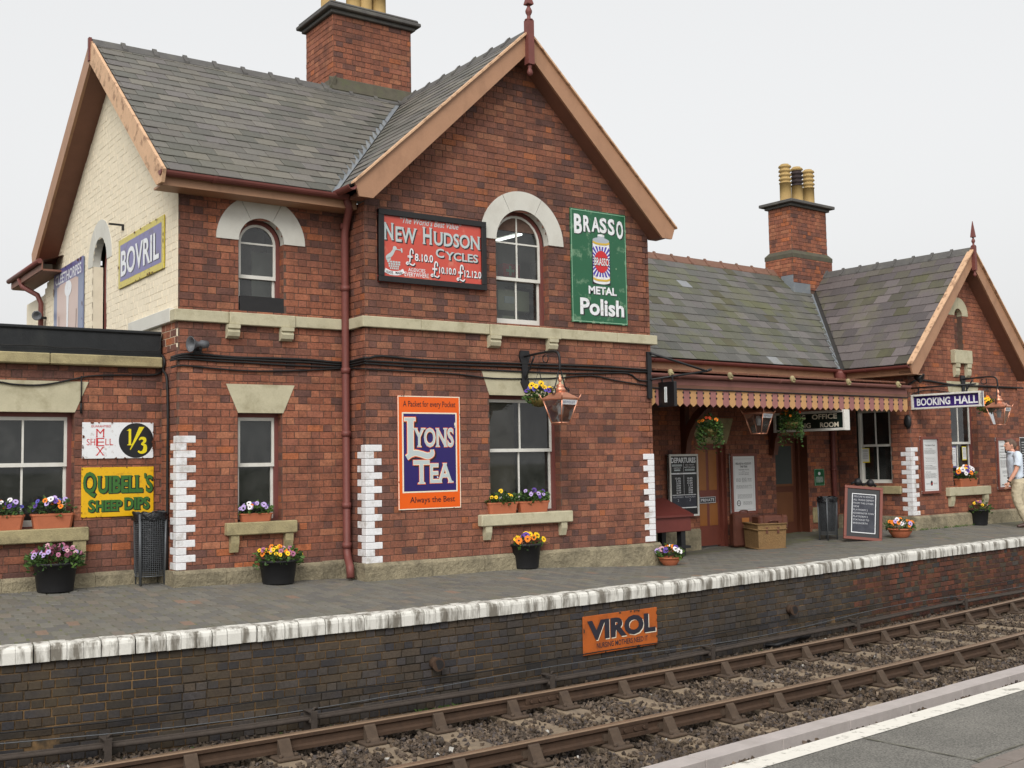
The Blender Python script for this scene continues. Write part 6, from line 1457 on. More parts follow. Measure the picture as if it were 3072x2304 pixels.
# PRIVATE plate on the door
s = hsign('door_plate', 'small black plate reading PRIVATE on the brown panelled door', 'sign', 2099, 2147, 1492, 1508, VB2+.09, .02, 'e_black'); s.border('rim', 'e_white', 0, 1, 0, 1, .008, 1); s.text('PRIVATE', .08, .92, .25, .75, 'e_white', 2, .01)
# framed posters
def poster(name, label, px, v, heading, seed, frame='doorred', cat='poster'):
    s = hsign(name, label, cat, *px, v, .03, 'paper'); frame_boards(s, .05, frame, .055); s.border('ruled_edge', 'inkgrey', .14, .87, .09, .93, .004, 1)
    heading(s); return s
def hd1(s):
    s.text('IRELAND for HOLIDAYS', .2, .8, .15, .185, 'ink', 2, .01); s.text('THIS YEAR', .36, .65, .2, .235, 'ink', 2, .02); s.text('THREE DIRECT ROUTES', .3, .7, .26, .278, 'ink', 2); s.text('to the', .45, .55, .29, .303, 'ink', 2); s.text('SOUTHERN IRELAND', .31, .7, .34, .355, 'ink', 2); s.text('Free State, Ulster &', .31, .7, .315, .33, 'ink', 2)
    s.lines(.2, .38, (.42, .44, .46), 'ink', .006); s.lines(.42, .6, (.41, .43, .45, .47), 'ink', .006); s.lines(.64, .8, (.42, .44, .46), 'ink', .006); s.lines(.2, .82, (.53, .545, .56, .575), ragged=.2); s.lines(.24, .8, (.68, .695, .71, .725, .74)); s.disc('seal', 'ink', .28, .82, .075, None, 2, 16); s.disc('seal', 'paper', .28, .82, .055, None, 3, 16); s.text('GWR', .235, .325, .808, .832, 'ink', 4); s.lines(.45, .8, (.80, .815, .83, .845))
poster('framed_poster', 'holiday timetable poster in red brown frame between the two doors under the canopy', (2190, 2273, 1361, 1539), VB2-.08, hd1, 1)
def hd2(s):
    s.text('The Ladies in Travel', .22, .78, .135, .165, 'ink', 2); s.text('Comfort in Travelling', .2, .62, .205, .225, 'ink', 2); s.lines(.18, .84, (.24, .255, .27, .285, .3), ragged=.1); s.border('table', 'inkgrey', .2, .78, .36, .47, .003, 1); s.lines(.24, .74, (.385, .41, .435), 'inkgrey'); s.text('Your Best Luggage', .2, .6, .495, .515, 'ink', 2); s.lines(.18, .84, (.53, .545, .56, .575), ragged=.1); s.text('Tea Rooms', .2, .5, .61, .63, 'ink', 2); s.lines(.18, .84, (.65, .665, .68, .695, .71, .725), ragged=.1); s.disc('seal', 'ink', .52, .82, .065, .045, 2, 16); s.shape('seal', 'e_scarlet', [(.48, .84), (.56, .8), (.56, .83), (.5, .85)], 3); s.lines(.22, .4, (.82, .835)); s.lines(.64, .82, (.82, .835))
poster('framed_poster', 'white notice poster in red brown frame beside the white quoins of the right hand gable', (2761, 2822, 1310, 1479), VG2-.04, hd2, 2)
def hd3(s):
    s.stroke('numeral', 'ink', [(.6, .07), (.5, .12), (.45, .2), (.47, .27), (.56, .28), (.61, .23), (.56, .19), (.47, .2)], [.03, .04, .05, .05, .05, .04, .03, .02], 3); s.rect('rule', 'ink', .15, .85, .268, .28, 2); s.text('THESE', .17, .36, .15, .175, 'ink', 2); s.text('FACTS', .68, .86, .15, .175, 'ink', 2); s.text('YOU', .2, .38, .215, .24, 'ink', 2); s.text('WANT', .68, .86, .215, .24, 'ink', 2)
    s.text('TO CHOOSE YOUR', .17, .8, .325, .345, 'ink', 2); s.text('HOLIDAY WEEK', .17, .84, .365, .395, 'ink', 2, .02); s.lines(.17, .86, (.43, .445, .46, .475, .49, .505, .52, .54, .555, .57), ragged=.1); s.lines(.25, .8, (.64, .655, .67, .685)); s.text('FROM THE', .3, .6, .73, .75, 'ink', 2); s.rect('rule', 'ink', .2, .85, .9, .915, 2)
poster('framed_poster', 'white poster with a large figure six behind the walking man', (2988, 3052, 1314, 1466), VG2-.04, hd3, 3)
s = hsign('timetable_board', 'black timetable board with white lettering at the right edge behind the walking man', 'notice board', 3058, 3110, 1312, 1460, VG2+.38, .03, 'e_black'); s.lines(.12, .88, [.1+.05*i for i in range(14)], 'e_white', .012, ragged=.3); s.border('rim', 'e_white', 0, 1, 0, 1, .012, 1)
# small green notice
s = hsign('green_notice', 'small dark green notice with white crest on brick beside the inner doorway', 'notice', 2443, 2474, 1407, 1456, VB2-.02, .012, 'e_green'); s.border('rim', 'e_lgreen', .02, .98, .02, .98, .006, 1); s.disc('crest', 'e_white', .48, .28, .13, .1, 2, 16); s.lines(.15, .85, (.5, .57, .64, .71, .78), 'e_white', .008)
# notices in the windows
def paper_in(p0, p1, w, h, label, rotz, rim='e_lemon'):
    s = Sign('window_notice', label, 'notice', p0, w, h, .003, rotz, rim); s.rect('sheet', 'paper', .06, .94, .05, .93, 1); s.lines(.2, .8, (.15, .25, .4, .5, .6, .7), 'inkgrey', .008); return s
v_, z_ = HU(2599, 1366, UL+.13); paper_in(hloc(UL+.1, v_, z_), 0, .19, .29, 'yellow edged notice inside the window behind the chalkboard', HA-math.pi/2)
u_, z_ = HV(2894, 1360, VG2+.15); paper_in(hloc(u_, VG2+.16, z_), 0, .16, .28, 'yellow edged notice inside right half of the gable window', HA)
u_, z_ = HV(2863, 1371, VG2+.15); paper_in(hloc(u_, VG2+.16, z_), 0, .17, .42, 'lilac printed notice inside left half of the gable window', HA, 'e_purple')
# projecting signs
us_ = 4.8; vl = HU(2320, 1225, us_)[0]; vr, zt = HU(2535, 1228, us_); zb = HU(2535, 1290, us_)[1]
s = Sign('hanging_sign', 'dark green hanging sign with white frame under the canopy, partly behind a flower basket', 'sign', hloc(us_+.05, (vl+vr)/2, (zt+zb)/2), vl-vr, zt-zb, .03, HA-math.pi/2, 'e_black'); MT['e_bgreen'] = enamel('bottle_green', (22, 34, 28)); s.plate.data.materials[0] = MT['e_bgreen']; frame_boards(s, .045, 'white', .07)
m = MB(); m.box(s.w/2-.045, s.w/2+.004, -.065, .07, -s.h/2, s.h/2); m.build('end_board', MT['white'], s.root)
s.text('BOOKING', .08, .45, .17, .42, 'e_cream', 2, .02); s.text('OFFICE', .54, .88, .17, .42, 'e_cream', 2, .02); s.text('WAITING', .1, .52, .58, .83, 'e_cream', 2, .02); s.text('ROOM', .65, .9, .58, .83, 'e_cream', 2, .02)
for k in (-.35, .35): box('hanger', MT['iron'], s.root, k*s.w-.01, k*s.w+.01, -.02, .0, s.h/2, s.h/2+.35)
us_ = UL+.1; vl, z1 = HU(2731, 1186, us_); vr, zt = HU(2943, 1172, us_); zb = HU(2943, 1219, us_)[1]
s = Sign('projecting_sign', 'purple sign with white frame and white lettering projecting from the right hand gable', 'sign', hloc(us_+.05, (vl+vr)/2-.02, (zt+zb)/2), vl-vr-.03, zt-zb, .05, HA-math.pi/2, 'e_bluebox'); frame_boards(s, .035, 'white', .1)
s.text('BOOKING', .07, .56, .25, .76, 'e_white', 2, .03); s.text('HALL', .62, .95, .25, .76, 'e_white', 2, .03)
m = MB(); m.box(s.w/2-.03, s.w/2, -.099, .03, -s.h/2+.002, s.h/2-.002); m.build('end_board', MT['white'], s.root)
for k in (-.4, .3): box('hanger', MT['iron'], s.root, k*s.w-.01, k*s.w+.01, -.06, -.04, s.h/2, s.h/2+.12)
m = MB(); m.tube([(-s.w/2-.05, -.05, s.h/2+.13), (s.w/2-.1, -.05, s.h/2+.13)], .016, 8); m.build('support_arm', MT['iron'], s.root)
us_ = .2; vl, zt = HU(1971, 1148, us_); vr = HU(2022, 1147, us_)[0]; zb = HU(1971, 1222, us_)[1]
s = Sign('platform_number_sign', 'black hanging box sign with a white figure one at the left end of the canopy', 'sign', hloc(us_+.06, (vl+vr)/2, (zt+zb)/2), vl-vr, zt-zb, .06, HA-math.pi/2, 'e_black'); s.rect('numeral', 'e_white', .42, .58, .2, .82, 1); s.rect('numeral', 'e_grey', .46, .54, .23, .79, 2)
for k in (-.3, .3): box('hanger', MT['iron'], s.root, k*s.w-.008, k*s.w+.008, -.03, -.01, s.h/2, s.h/2+.1)
# chalkboard leaning by the bin
gx, gy, gz = ghit(2602, 1623); d_ = seen((gx, gy, gz)); bw = (2659-2546)/(FPX*d_); bh = (1623-1464)/(FPX*d_)*1.02
s = Sign('chalkboard', 'tall chalkboard in red brown frame leaning on the platform by the recess', 'chalkboard', (gx, gy, gz+bh/2), bw, bh, .03, -R(40), 'e_black', tilt=0)
s.root.location = (gx+.03, gy+.1, gz+bh/2+.005); s.root.rotation_euler = (-R(9), R(5.5), -R(40)); frame_boards(s, .05, 'doorred', .055); s.rect('chalk_panel', 'chalk', .2, .83, .14, .87, 1); s.border('chalk_edge', 'e_white', .2, .83, .14, .87, .012, 2)
for i, t_ in enumerate(('WELCOME TO BEWDLEY', 'ALL TRAINS DEPART', 'FROM THE OTHER', 'SIDE', 'PLATFORM 2', 'KIDDERMINSTER TOWN', 'PLATFORM 3', 'STATIONS TO', 'BRIDGNORTH')):
    s.text(t_, .24, .24+min(.54, .042*len(t_)*.9), .18+i*.062, .212+i*.062, 'chalkmark', 3)
for k in (-.1, .12):
    m = MB(); m.lathe([(0, 0), (.05, .02), (.075, .07), (.05, .12), (0, .15)], 9, (k, -.02, s.h/2)); m.tube([(k-.12, -.02, s.h/2+.03), (k, -.02, s.h/2+.1), (k+.1, -.02, s.h/2+.02)], .025, 6); m.build('carved_ornament', MT['iron'], s.root)

# ================================================================ plants
def pansy(col, eye=True):
    k = 'pansy_'+col
    if k in bpy.data.meshes: return bpy.data.meshes[k]
    m = MB()
    for i, (a, r_, w_) in enumerate(((90, .5, .34), (35, .48, .34), (145, .48, .34), (-25, .48, .36), (205, .48, .36), (270, .52, .46))):
        a = R(a); c = (math.cos(a)*r_*.55, math.sin(a)*r_*.55); n = 7; y = -.02*i
        m.poly([(c[0]+w_*math.cos(2*math.pi*q/n), y-.1*abs(math.cos(2*math.pi*q/n)), c[1]+w_*math.sin(2*math.pi*q/n)) for q in range(n)][::-1])
    m.cur = 1
    if eye: m.poly([(.2*math.cos(2*math.pi*q/6), -.19, -.08+.17*math.sin(2*math.pi*q/6)) for q in range(6)][::-1])
    vs = np.array(m.v); me = bpy.data.meshes.new(k); me.from_pydata(vs.tolist(), [], m.f); me.materials.append(MT['p_'+col]); me.materials.append(MT['p_eye']); me.polygons.foreach_set('material_index', m.m); me.polygons.foreach_set('use_smooth', [False]*len(m.f)); me.update(); return me
def leaves(parent, c, rx, ry, h, n, size, seed, mats=('leaf', 'leaf2'), droop=0., name='foliage'):
    rg = np.random.default_rng(seed); m = MB()
    for i in range(n):
        a = rg.random()*2*math.pi; q = rg.random()**.5; ph = rg.random()
        p = np.array([c[0]+rx*q*math.cos(a)*(1+.15*ph), c[1]+ry*q*math.sin(a)*(1+.15*ph), c[2]+h*ph*(1-.45*q*q) - droop*(q**3)*rg.random()])
        d = np.array([math.cos(a)*(.4+q), math.sin(a)*(.4+q), rg.uniform(-.2, 1.1)]) + rg.normal(size=3)*.4; d /= np.linalg.norm(d); sd = np.cross(d, rg.normal(size=3)); sd /= np.linalg.norm(sd)
        L = size*rg.uniform(.6, 1.35); w = L*rg.uniform(.25, .38); nn = np.cross(d, sd)
        m.cur = int(rg.random() < .4)
        v = [p, p+d*L*.5+sd*w+nn*L*.08, p+d*L, p+d*L*.5-sd*w+nn*L*.08, p+d*L*.5-nn*L*.04]
        m.add([tuple(x) for x in v], [(0, 1, 4), (1, 2, 4), (2, 3, 4), (3, 0, 4)])
    o = m.build(name, [MT[k] for k in mats], parent); o['kind'] = 'stuff'; return o
def flowers(parent, c, rx, ry, h, cols, n, size, seed, spread=1.0, eye=True):
    r = random.Random(seed)
    for i in range(n):
        a = r.random()*2*math.pi; q = r.random()**.6*spread; up = .62+.38*r.random()
        p = Vector((c[0]+rx*q*math.cos(a), c[1]+ry*q*math.sin(a), c[2]+h*(1.02-.5*q*q)*up + .012))
        face = Vector((math.cos(a)*q*.6-.45, math.sin(a)*q*.6-.75, .45+r.uniform(-.2, .3)))
        if -face.y < 0: face.y = -.2
        col = r.choice(cols); o = bpy.data.objects.new('flower', pansy(col, eye and col not in ('red',)))
        M_ = Matrix.Translation(p) @ (face.to_track_quat('-Y', 'Z').to_matrix().to_4x4()) @ Matrix.Rotation(r.uniform(-.5, .5), 4, 'Y') @ Matrix.Diagonal((size*r.uniform(.8, 1.15),)*3).to_4x4()
        o.matrix_basis = M_; link(o, parent, M_)
def tub(label, x, y, z, h, r, cols, nf, seed, lh=.16, group='black flower tubs on the platform', fs=.05, nl=260):
    t = thing('flower_tub', (x, y, z), label, 'flower pot', group); m = MB()
    m.lathe([(r*.78, 0), (r*.8, .01), (r*.95, h*.9), (r*1.03, h*.91), (r*1.04, h), (r*.97, h), (r*.94, h*.88), (0.01, h*.88)], 28, (x, y, z)); m.build('tub', MT['plasticblack'], t)
    m = MB(); m.lathe([(r*.93, 0), (.01, .02)], 20, (x, y, z+h*.89)); m.build('soil', MT['soil'], t)
    leaves(t, (x, y, z+h*.93), r*1.12, r*1.12, lh, nl, .06, seed, droop=.1); flowers(t, (x, y, z+h*.95), r*1.2, r*1.2, lh, cols, nf, fs, seed)
def place(px, py, dy=0): x, y, z = ghit(px, py); return x, y, z
def tub_px(label, px, base, rim, wpx, cols, nf, seed, **k):
    x, y, z = ghit(px, base); s_ = FPX*seen((x, y, z)); r = wpx/s_/2; y += r*.75; x += r*.5; z = zplat(x, y)
    tub(label, x, y, z, (base-rim)/s_*.97, r, cols, nf, seed, **k)
tub_px('black tub of mauve and pink pansies below the annex window', 143, 1783, 1692, 130, ['mauve', 'pink', 'mauve', 'maroon', 'lilac'], 46, 1, fs=.046, lh=.2, nl=420)
tub_px('black tub of yellow and pink pansies below the narrow window of the wing', 825, 1757, 1683, 118, ['yellow', 'yellow', 'pink', 'mauve', 'orange'], 34, 2, fs=.046, lh=.17)
tub_px('black tub of large yellow pansies below the lower gable window', 1579, 1709, 1632, 98, ['yellow', 'yellow', 'yellow', 'orange', 'purple'], 16, 3, lh=.13, fs=.075, nl=150)
tub_px('black tub of small dull flowers against the right hand gable', 2949, 1577, 1529, 62, ['yellow', 'mauve', 'pink'], 14, 4, lh=.18, nl=160)
def trough(label, x, y, z, w, d, h, cols, nf, seed, lh=.14, rotz=0, group='terracotta window boxes', nl=160, fs=.05):
    t = thing('window_box', (x, y, z), label, 'flower trough', group, rotz=rotz, local=True); m = MB()
    def rect_ring(w_, d_, z_): return [(-w_+.03, -d_, z_), (w_-.03, -d_, z_), (w_, -d_+.03, z_), (w_, d_-.03, z_), (w_-.03, d_, z_), (-w_+.03, d_, z_), (-w_, d_-.03, z_), (-w_, -d_+.03, z_)]
    a, b = w/2, d/2; rings = [rect_ring(a*.86, b*.84, 0), rect_ring(a*.96, b*.95, h*.86), rect_ring(a*1.0, b*1.0, h*.86), rect_ring(a, b, h), rect_ring(a*.95, b*.9, h), rect_ring(a*.93, b*.88, h*.82)]
    for q in rings: m.v += q
    for i in range(len(rings)-1):
        for k in range(8): m.face((i*8+k, i*8+(k+1) % 8, (i+1)*8+(k+1) % 8, (i+1)*8+k))
    m.face(tuple(range(8))[::-1]); m.build('box', MT['terra'], t)
    m = MB(); m.poly([(p[0]*.99, p[1]*.99, h*.83) for p in rings[5]]); m.build('soil', MT['soil'], t)
    leaves(t, (0, 0, h*.85), a*.95, b*1.0, lh, nl, .055, seed, droop=.03); flowers(t, (0, -.02, h*.88), a*1.0, b*1.1, lh, cols, nf, fs, seed)
zs_ = .837
def tr_px(label, p0, p1, Y, z, cols, nf, seed, h=.15, **k):
    x0 = FY(p0, 1550, Y-.1)[0]; x1 = FY(p1, 1550, Y-.1)[0]; trough(label, (x0+x1)/2, Y+.0, z, x1-x0, .17, h, cols, nf, seed, **k)
tr_px('terracotta window box of purple, white and orange pansies on right of the annex sill', 98, 227, YA, .836, ['lilac', 'purple', 'white', 'orange', 'blue'], 20, 11, .165, lh=.2)
tr_px('terracotta window box of purple and orange pansies on left of the annex sill', -50, 78, YA, .836, ['purple', 'blue', 'white', 'orange', 'lilac'], 20, 12, .165, lh=.2)
tr_px('small terracotta window box of purple and white pansies on the narrow wing window sill', 728, 824, YW, .832, ['purple', 'lilac', 'white', 'lilac', 'orange'], 18, 13, .1, lh=.14)
tr_px('terracotta window box with yellow pansies and green leaves on left of gable window sill', 1472, 1562, YG, .807, ['yellow', 'yellow', 'white'], 9, 14, .15, lh=.16, nl=230)
tr_px('terracotta window box with trailing violets on right of gable window sill', 1566, 1656, YG, .807, ['purple', 'lilac', 'mauve'], 9, 15, .15, lh=.17, nl=230)
u_, z_ = (su[0]+su[1])/2-.03, sz_+.003
trough('terracotta window box overflowing with white, orange and purple pansies on the right hand gable sill', *HW(u_, VG2-.01), z_, .66, .2, .16, ['white', 'orange', 'purple', 'white', 'yellow', 'orange'], 44, 16, lh=.26, rotz=HA, nl=260, fs=.075)
def bowl_px(label, px, base, w, cols, nf, seed, lh=.18):
    x, y, z = ghit(px, base); s_ = FPX*seen((x, y, z)); r = w/s_/2; x += r*.3; y += r*.5; z = zplat(x, y); h = r*.72
    t = thing('flower_bowl', (x, y, z), label, 'flower pot', 'terracotta bowls on the platform'); m = MB(); m.lathe([(r*.55, 0), (r*.6, .01), (r*.88, h*.6), (r*.92, h*.82), (r*1.02, h*.84), (r*1.03, h), (r*.93, h), (r*.9, h*.82), (.01, h*.8)], 26, (x, y, z)); m.build('bowl', MT['terra'], t)
    leaves(t, (x, y, z+h*.85), r, r, lh, 170, .06, seed); flowers(t, (x, y, z+h*.9), r*1.05, r*1.05, lh, cols, nf, .075, seed)
bowl_px('terracotta bowl of orange and purple pansies at the right corner of the station house', 2014, 1697, 70, ['orange', 'purple', 'lilac', 'pink', 'white'], 15, 21)
bowl_px('terracotta bowl of orange and white pansies beside the leaning chalkboard', 2711, 1614, 76, ['orange', 'white', 'orange', 'lilac', 'orange'], 20, 22)
def basket(label, x, y, z, r, top, cols, nf, seed, fs=.06, nl=240, h=.2, trail=.12):
    """hanging basket; z = rim height; top = point it hangs from"""
    t = thing('hanging_basket', (x, y, z-r*.7), label, 'hanging basket', 'hanging flower baskets'); m = MB()
    m.lathe([(.01, -r*.75), (r*.5, -r*.66), (r*.85, -r*.35), (r, 0), (r*.9, .01), (.01, .02)], 18, (x, y, z)); m.build('basket', MT['moss'], t)
    leaves(t, (x, y, z-.02), r*1.15, r*1.15, h, nl, .055, seed, droop=trail); flowers(t, (x, y, z), r*1.2, r*1.2, h, cols, nf, fs, seed)
    m = MB()
    for a in (.5, 2.6, 4.7): m.tube([(x+r*.95*math.cos(a), y+r*.95*math.sin(a), z), (x, y, (z+top)/2+.1)], .004, 4)
    m.tube([(x, y, (z+top)/2+.1), (x, y, top)], .005, 4); m.build('chain', MT['iron'], t)
# ================================================================ lanterns, bins, luggage
def lantern(label, wall, head, arm_top, w, text, group, angle=0., bracket=True):
    """copper station lantern. head = (x, y, z) of the glazed body's top centre; wall = bracket foot on the wall"""
    x, y, z = head; t = thing('station_lantern', wall if bracket else head, label, 'lantern', group); a0 = angle+math.pi/4
    hb = w*.95; rt, rb = w/2**.5, w*.52/2**.5
    cor = lambda r_, zz, k, e=0.: (x+r_*math.cos(a0+k*math.pi/2), y+r_*math.sin(a0+k*math.pi/2), zz)
    for k in range(4):
        m = MB(); m.tube([cor(rt, z, k), cor(rb, z-hb, k)], .011, 4); m.tube([cor(rt, z, k), cor(rt, z, k+1)], .011, 4); m.tube([cor(rb, z-hb, k), cor(rb, z-hb, k+1)], .011, 4); m.build('frame_bar', MT['copper'], t)
        m = MB(); m.poly([cor(rt*.98, z-.01, k), cor(rb*.98, z-hb+.01, k), cor(rb*.98, z-hb+.01, k+1), cor(rt*.98, z-.01, k+1)]); m.build('pane', MT['lampglass'], t)
        m = MB(); m.tube([cor(rt, z-.01, k), cor(rt*1.12, z+.03, k), cor(rt*1.2, z+.07, k)], [.012, .01, .004], 5); m.build('corner_spike', MT['copper'], t)
    m = MB(); hr = w*.28
    m.lathe([(rt*1.08, 0), (rt*1.1, .012), (rt*.98, hr*.25), (rt*.42, hr), (rt*.4, hr)], 4, (x, y, z), a0=a0, smooth=False); m.build('roof', MT['copper'], t)
    m = MB(); q = w/.38; m.lathe([(.085*q, 0), (.075*q, .03*q), (.09*q, .045*q), (.07*q, .07*q), (.05*q, .085*q), (.065*q, .1*q), (.055*q, .12*q), (.022*q, .14*q), (.018*q, .165*q), (.03*q, .185*q), (.026*q, .22*q), (.006*q, .27*q), (0.001, .285*q)], 16, (x, y, z+hr*.96)); m.build('finial', MT['copper'], t)
    # yoke
    top = z+hr+.33*q
    for sd in (1, -1):
        dx, dy = math.cos(angle)*sd, math.sin(angle)*sd
        m = MB(); m.tube(smooth_path([(x+dx*rt*.62, y+dy*rt*.62, z+.06), (x+dx*rt*.75, y+dy*rt*.75, z+.12), (x+dx*rt*.5, y+dy*rt*.5, z+hr+.06), (x+dx*rt*.28, y+dy*rt*.28, z+hr+.2*q), (x+dx*.03, y+dy*.03, top)], 4), .009, 6)
        m.tube(smooth_path([(x+dx*(rt*.62+.05*math.cos(b)), y+dy*(rt*.62+.05*math.cos(b)), z+.11+.05*math.sin(b)) for b in np.linspace(0, 5.2, 8)], 2), .006, 5); m.build('yoke', MT['iron'], t)
    # name plate at the top of the front pane (the one that looks to the camera's right)
    k = 2
    pa, pb = cor(rt*1.01, z-.012, k), cor(rt*1.01, z-.012, k+1); k2 = 1-.2*(1-rb/rt)
    pc, pd = cor(rt*1.01*k2, z-.012-hb*.2, k+1), cor(rt*1.01*k2, z-.012-hb*.2, k)
    m = MB(); m.poly([pa, pd, pc, pb]); m.build('name_plate', MT['e_white'], t)
    v, f, ly, bb = glyphs(text, .0, 0, 0); m = MB(); A, B, D = map(np.array, (pd, pc, pa)); nrm = np.cross(B-A, D-A); nrm /= np.linalg.norm(nrm)
    if nrm@np.array([x-A[0], y-A[1], 0]) > 0: nrm = -nrm
    for (p, q2) in v: m.v.append(tuple(A + (B-A)*(.1+.8*(p-bb[0])/(bb[1]-bb[0])) + (D-A)*(.25+.5*(q2-bb[2])/(bb[3]-bb[2])) + nrm*.002))
    for fc in f: m.face(fc)
    m.build('lettering', MT['e_slateblue'], t)
    m = MB(); m.lathe([(.03, 0), (.035, .04), (.05, .1), (.03, .15), (.01, .16)], 10, (x, y, z-.2)); m.build('bulb', MT['e_white'], t)
    if bracket:
        wx, wy, wz = wall; m = MB(); at = arm_top
        dx, dy = (x-wx), (y-wy); L = math.hypot(dx, dy); ex_, ey_ = dx/L, dy/L
        m.tube(smooth_path([(wx, wy, at), (wx+dx*.5, wy+dy*.5, at+.015), (wx+dx*.85, wy+dy*.85, at+.012), (wx+dx*.97, wy+dy*.97, at-.03), (x, y, at-.12), (x, y, top)], 4), .017, 8)
        m.tube(smooth_path([(wx, wy, at-.35), (wx+dx*.12, wy+dy*.12, at-.22), (wx+dx*.3, wy+dy*.3, at-.02)], 4), .014, 6)
        m.tube(smooth_path([(wx+dx*.62+ex_*.06*math.cos(b), wy+dy*.62+ey_*.06*math.cos(b), at-.07+.055*math.sin(b)) for b in np.linspace(1.5, 7, 9)], 2), .008, 5)
        m.build('arm', MT['iron'], t)
        m = MB(); sx_, sy_ = -ey_*.06, ex_*.06
        m.prism([(-.07, at+.08), (-.09, at-.0), (-.05, at-.12), (-.045, at-.3), (-.07, at-.36), (0, at-.5), (.07, at-.36), (.045, at-.3), (.05, at-.12), (.09, at), (.07, at+.08)], 'y', -.03, 0)
        m.v = [(wx - ey_*p[0]*1.0*-1, wy + ex_*p[0]*-1 - ey_*0 + ey_*(-p[1])*1.0, p[2]) for p in m.v]; m.build('back_plate', MT['iron'], t)
    return t
X0, zarm = FY(1571, 1072, YG-.01)
yl, zl = FX(1681, 1198, X0)
lantern('polished copper lantern on iron bracket over the lower gable window', (X0, YG-.012, zarm), (X0, yl, zl), zarm+.01, .325, 'BEWDLEY', 'copper station lanterns', angle=.22)
yb_, zb_ = FX(1619, 1192, X0); basket('hanging basket of yellow and purple pansies beside the lantern on the station house', X0, yb_, zb_-.02, .15, zarm+.0, ['yellow', 'purple', 'yellow', 'blue', 'yellow'], 20, 31, .07)
u_, za = HV(2886, 1140, VG2-.01); v2, z2 = HU(2996, 1222, u_); wp = hloc(u_, VG2-.012, za)
hd_ = hloc(u_, v2, z2); lantern('polished copper lantern on iron bracket on the right hand gable', wp, hd_, za+.01, .36, 'BEWDLEY', 'copper station lanterns', angle=.25)
vb_, zb_ = HU(2964, 1218, u_); hb_ = hloc(u_, vb_, zb_); basket('hanging basket of yellow pansies between the purple sign and the right hand lantern', hb_[0], hb_[1], hb_[2]-.03, .15, za, ['yellow', 'yellow', 'orange', 'purple'], 18, 32, .07)
vv = .4; u_, z_ = HV(2275, 1240, vv); hd_ = hloc(u_, vv, z_); lantern('copper lantern hanging under the canopy beside the dark green sign', hd_, hd_, 0, .36, 'BEWDLEY', 'copper station lanterns', angle=.25, bracket=False)
m = MB(); q = lantern
lt = [o for o in bpy.data.objects if o.name.startswith('station_lantern')][-1]; tubep('hanger', MT['iron'], lt, [(hd_[0], hd_[1], hd_[2]+.4), (hd_[0], hd_[1], czt+.1)], .012, 6)
for px, py, lab, seed in ((2129, 1290, 'hanging basket of orange flowers under the canopy above the private door', 33), (2372, 1268, 'hanging basket of orange flowers in front of the dark green sign', 34)):
    vv = .35; u_, z_ = HV(px, py, vv); p = hloc(u_, vv, z_); basket(lab, p[0], p[1], p[2]-.0, .15, czt+.02, ['red', 'orange', 'red'], 12, seed, .045, 900, .27, .42)
# wire litter bins
def litter_bin(label, x, y, z, r, h):
    t = thing('litter_bin', (x, y, z), label, 'litter bin', 'wire litter bins'); m = MB(); z0 = z+.1
    for k in range(44):
        a = 2*math.pi*k/44; m.tube([(x+r*.9*math.cos(a), y+r*.9*math.sin(a), z0), (x+r*math.cos(a), y+r*math.sin(a), z+h)], .0028, 3, False)
    for k in range(34):
        q = k/33; rr_ = r*(.9+.1*q); m.tube([(x+rr_*math.cos(a), y+rr_*math.sin(a), z0+(h-.1)*q) for a in np.linspace(0, 2*math.pi, 25)], .0028 if k not in (0, 33) else .008, 3, False)
    m.build('wire_basket', MT['galv'], t)
    m = MB(); rg = random.Random(4)
    prof = [(r*.75, .16), (r*.86, .3), (r*.9, h*.6), (r*.95, h*.93), (r*1.0, h*1.0), (r*1.09, h*1.01), (r*1.1, h*.97), (r*1.08, h*.9)]
    n = 30; base = len(m.v); m.smooth = True
    for i, (q, zz) in enumerate(prof):
        for k in range(n): a = 2*math.pi*k/n; j = 1+rg.uniform(-.035, .035)*(2.0 if i > 4 else 1); m.v.append((x+q*j*math.cos(a), y+q*j*math.sin(a), z+zz+rg.uniform(-.015, .015)*(i > 3)))
    for i in range(len(prof)-1):
        for k in range(n): m.face((base+i*n+k, base+i*n+(k+1) % n, base+(i+1)*n+(k+1) % n, base+(i+1)*n+k))
    m.face([base+k for k in range(n)][::-1]); m.build('bin_bag', MT['bag'], t)
    for a in (-2.5, -.75, .9, 2.4):
        m = MB(); m.tube([(x+r*.96*math.cos(a), y+r*.96*math.sin(a), z), (x+r*1.04*math.cos(a), y+r*1.04*math.sin(a), z+h*.98)], .016, 4); m.build('leg', MT['galv'], t)
x, y, z = ghit(444, 1757); s_ = FPX*seen((x, y, z)); r = 100/s_/2
litter_bin('tall round wire litter bin with black bag below the yellow sign', x+.06, y+.12, zplat(x+.06, y+.12), r*.97, (1757-1541)/s_)
x, y, z = ghit(2496, 1621); s_ = FPX*seen((x, y, z)); litter_bin('wire litter bin with black bag in the recess beside the downpipe', x+.05, y+.12, zplat(x+.05, y+.12), 27/s_, 128/s_)
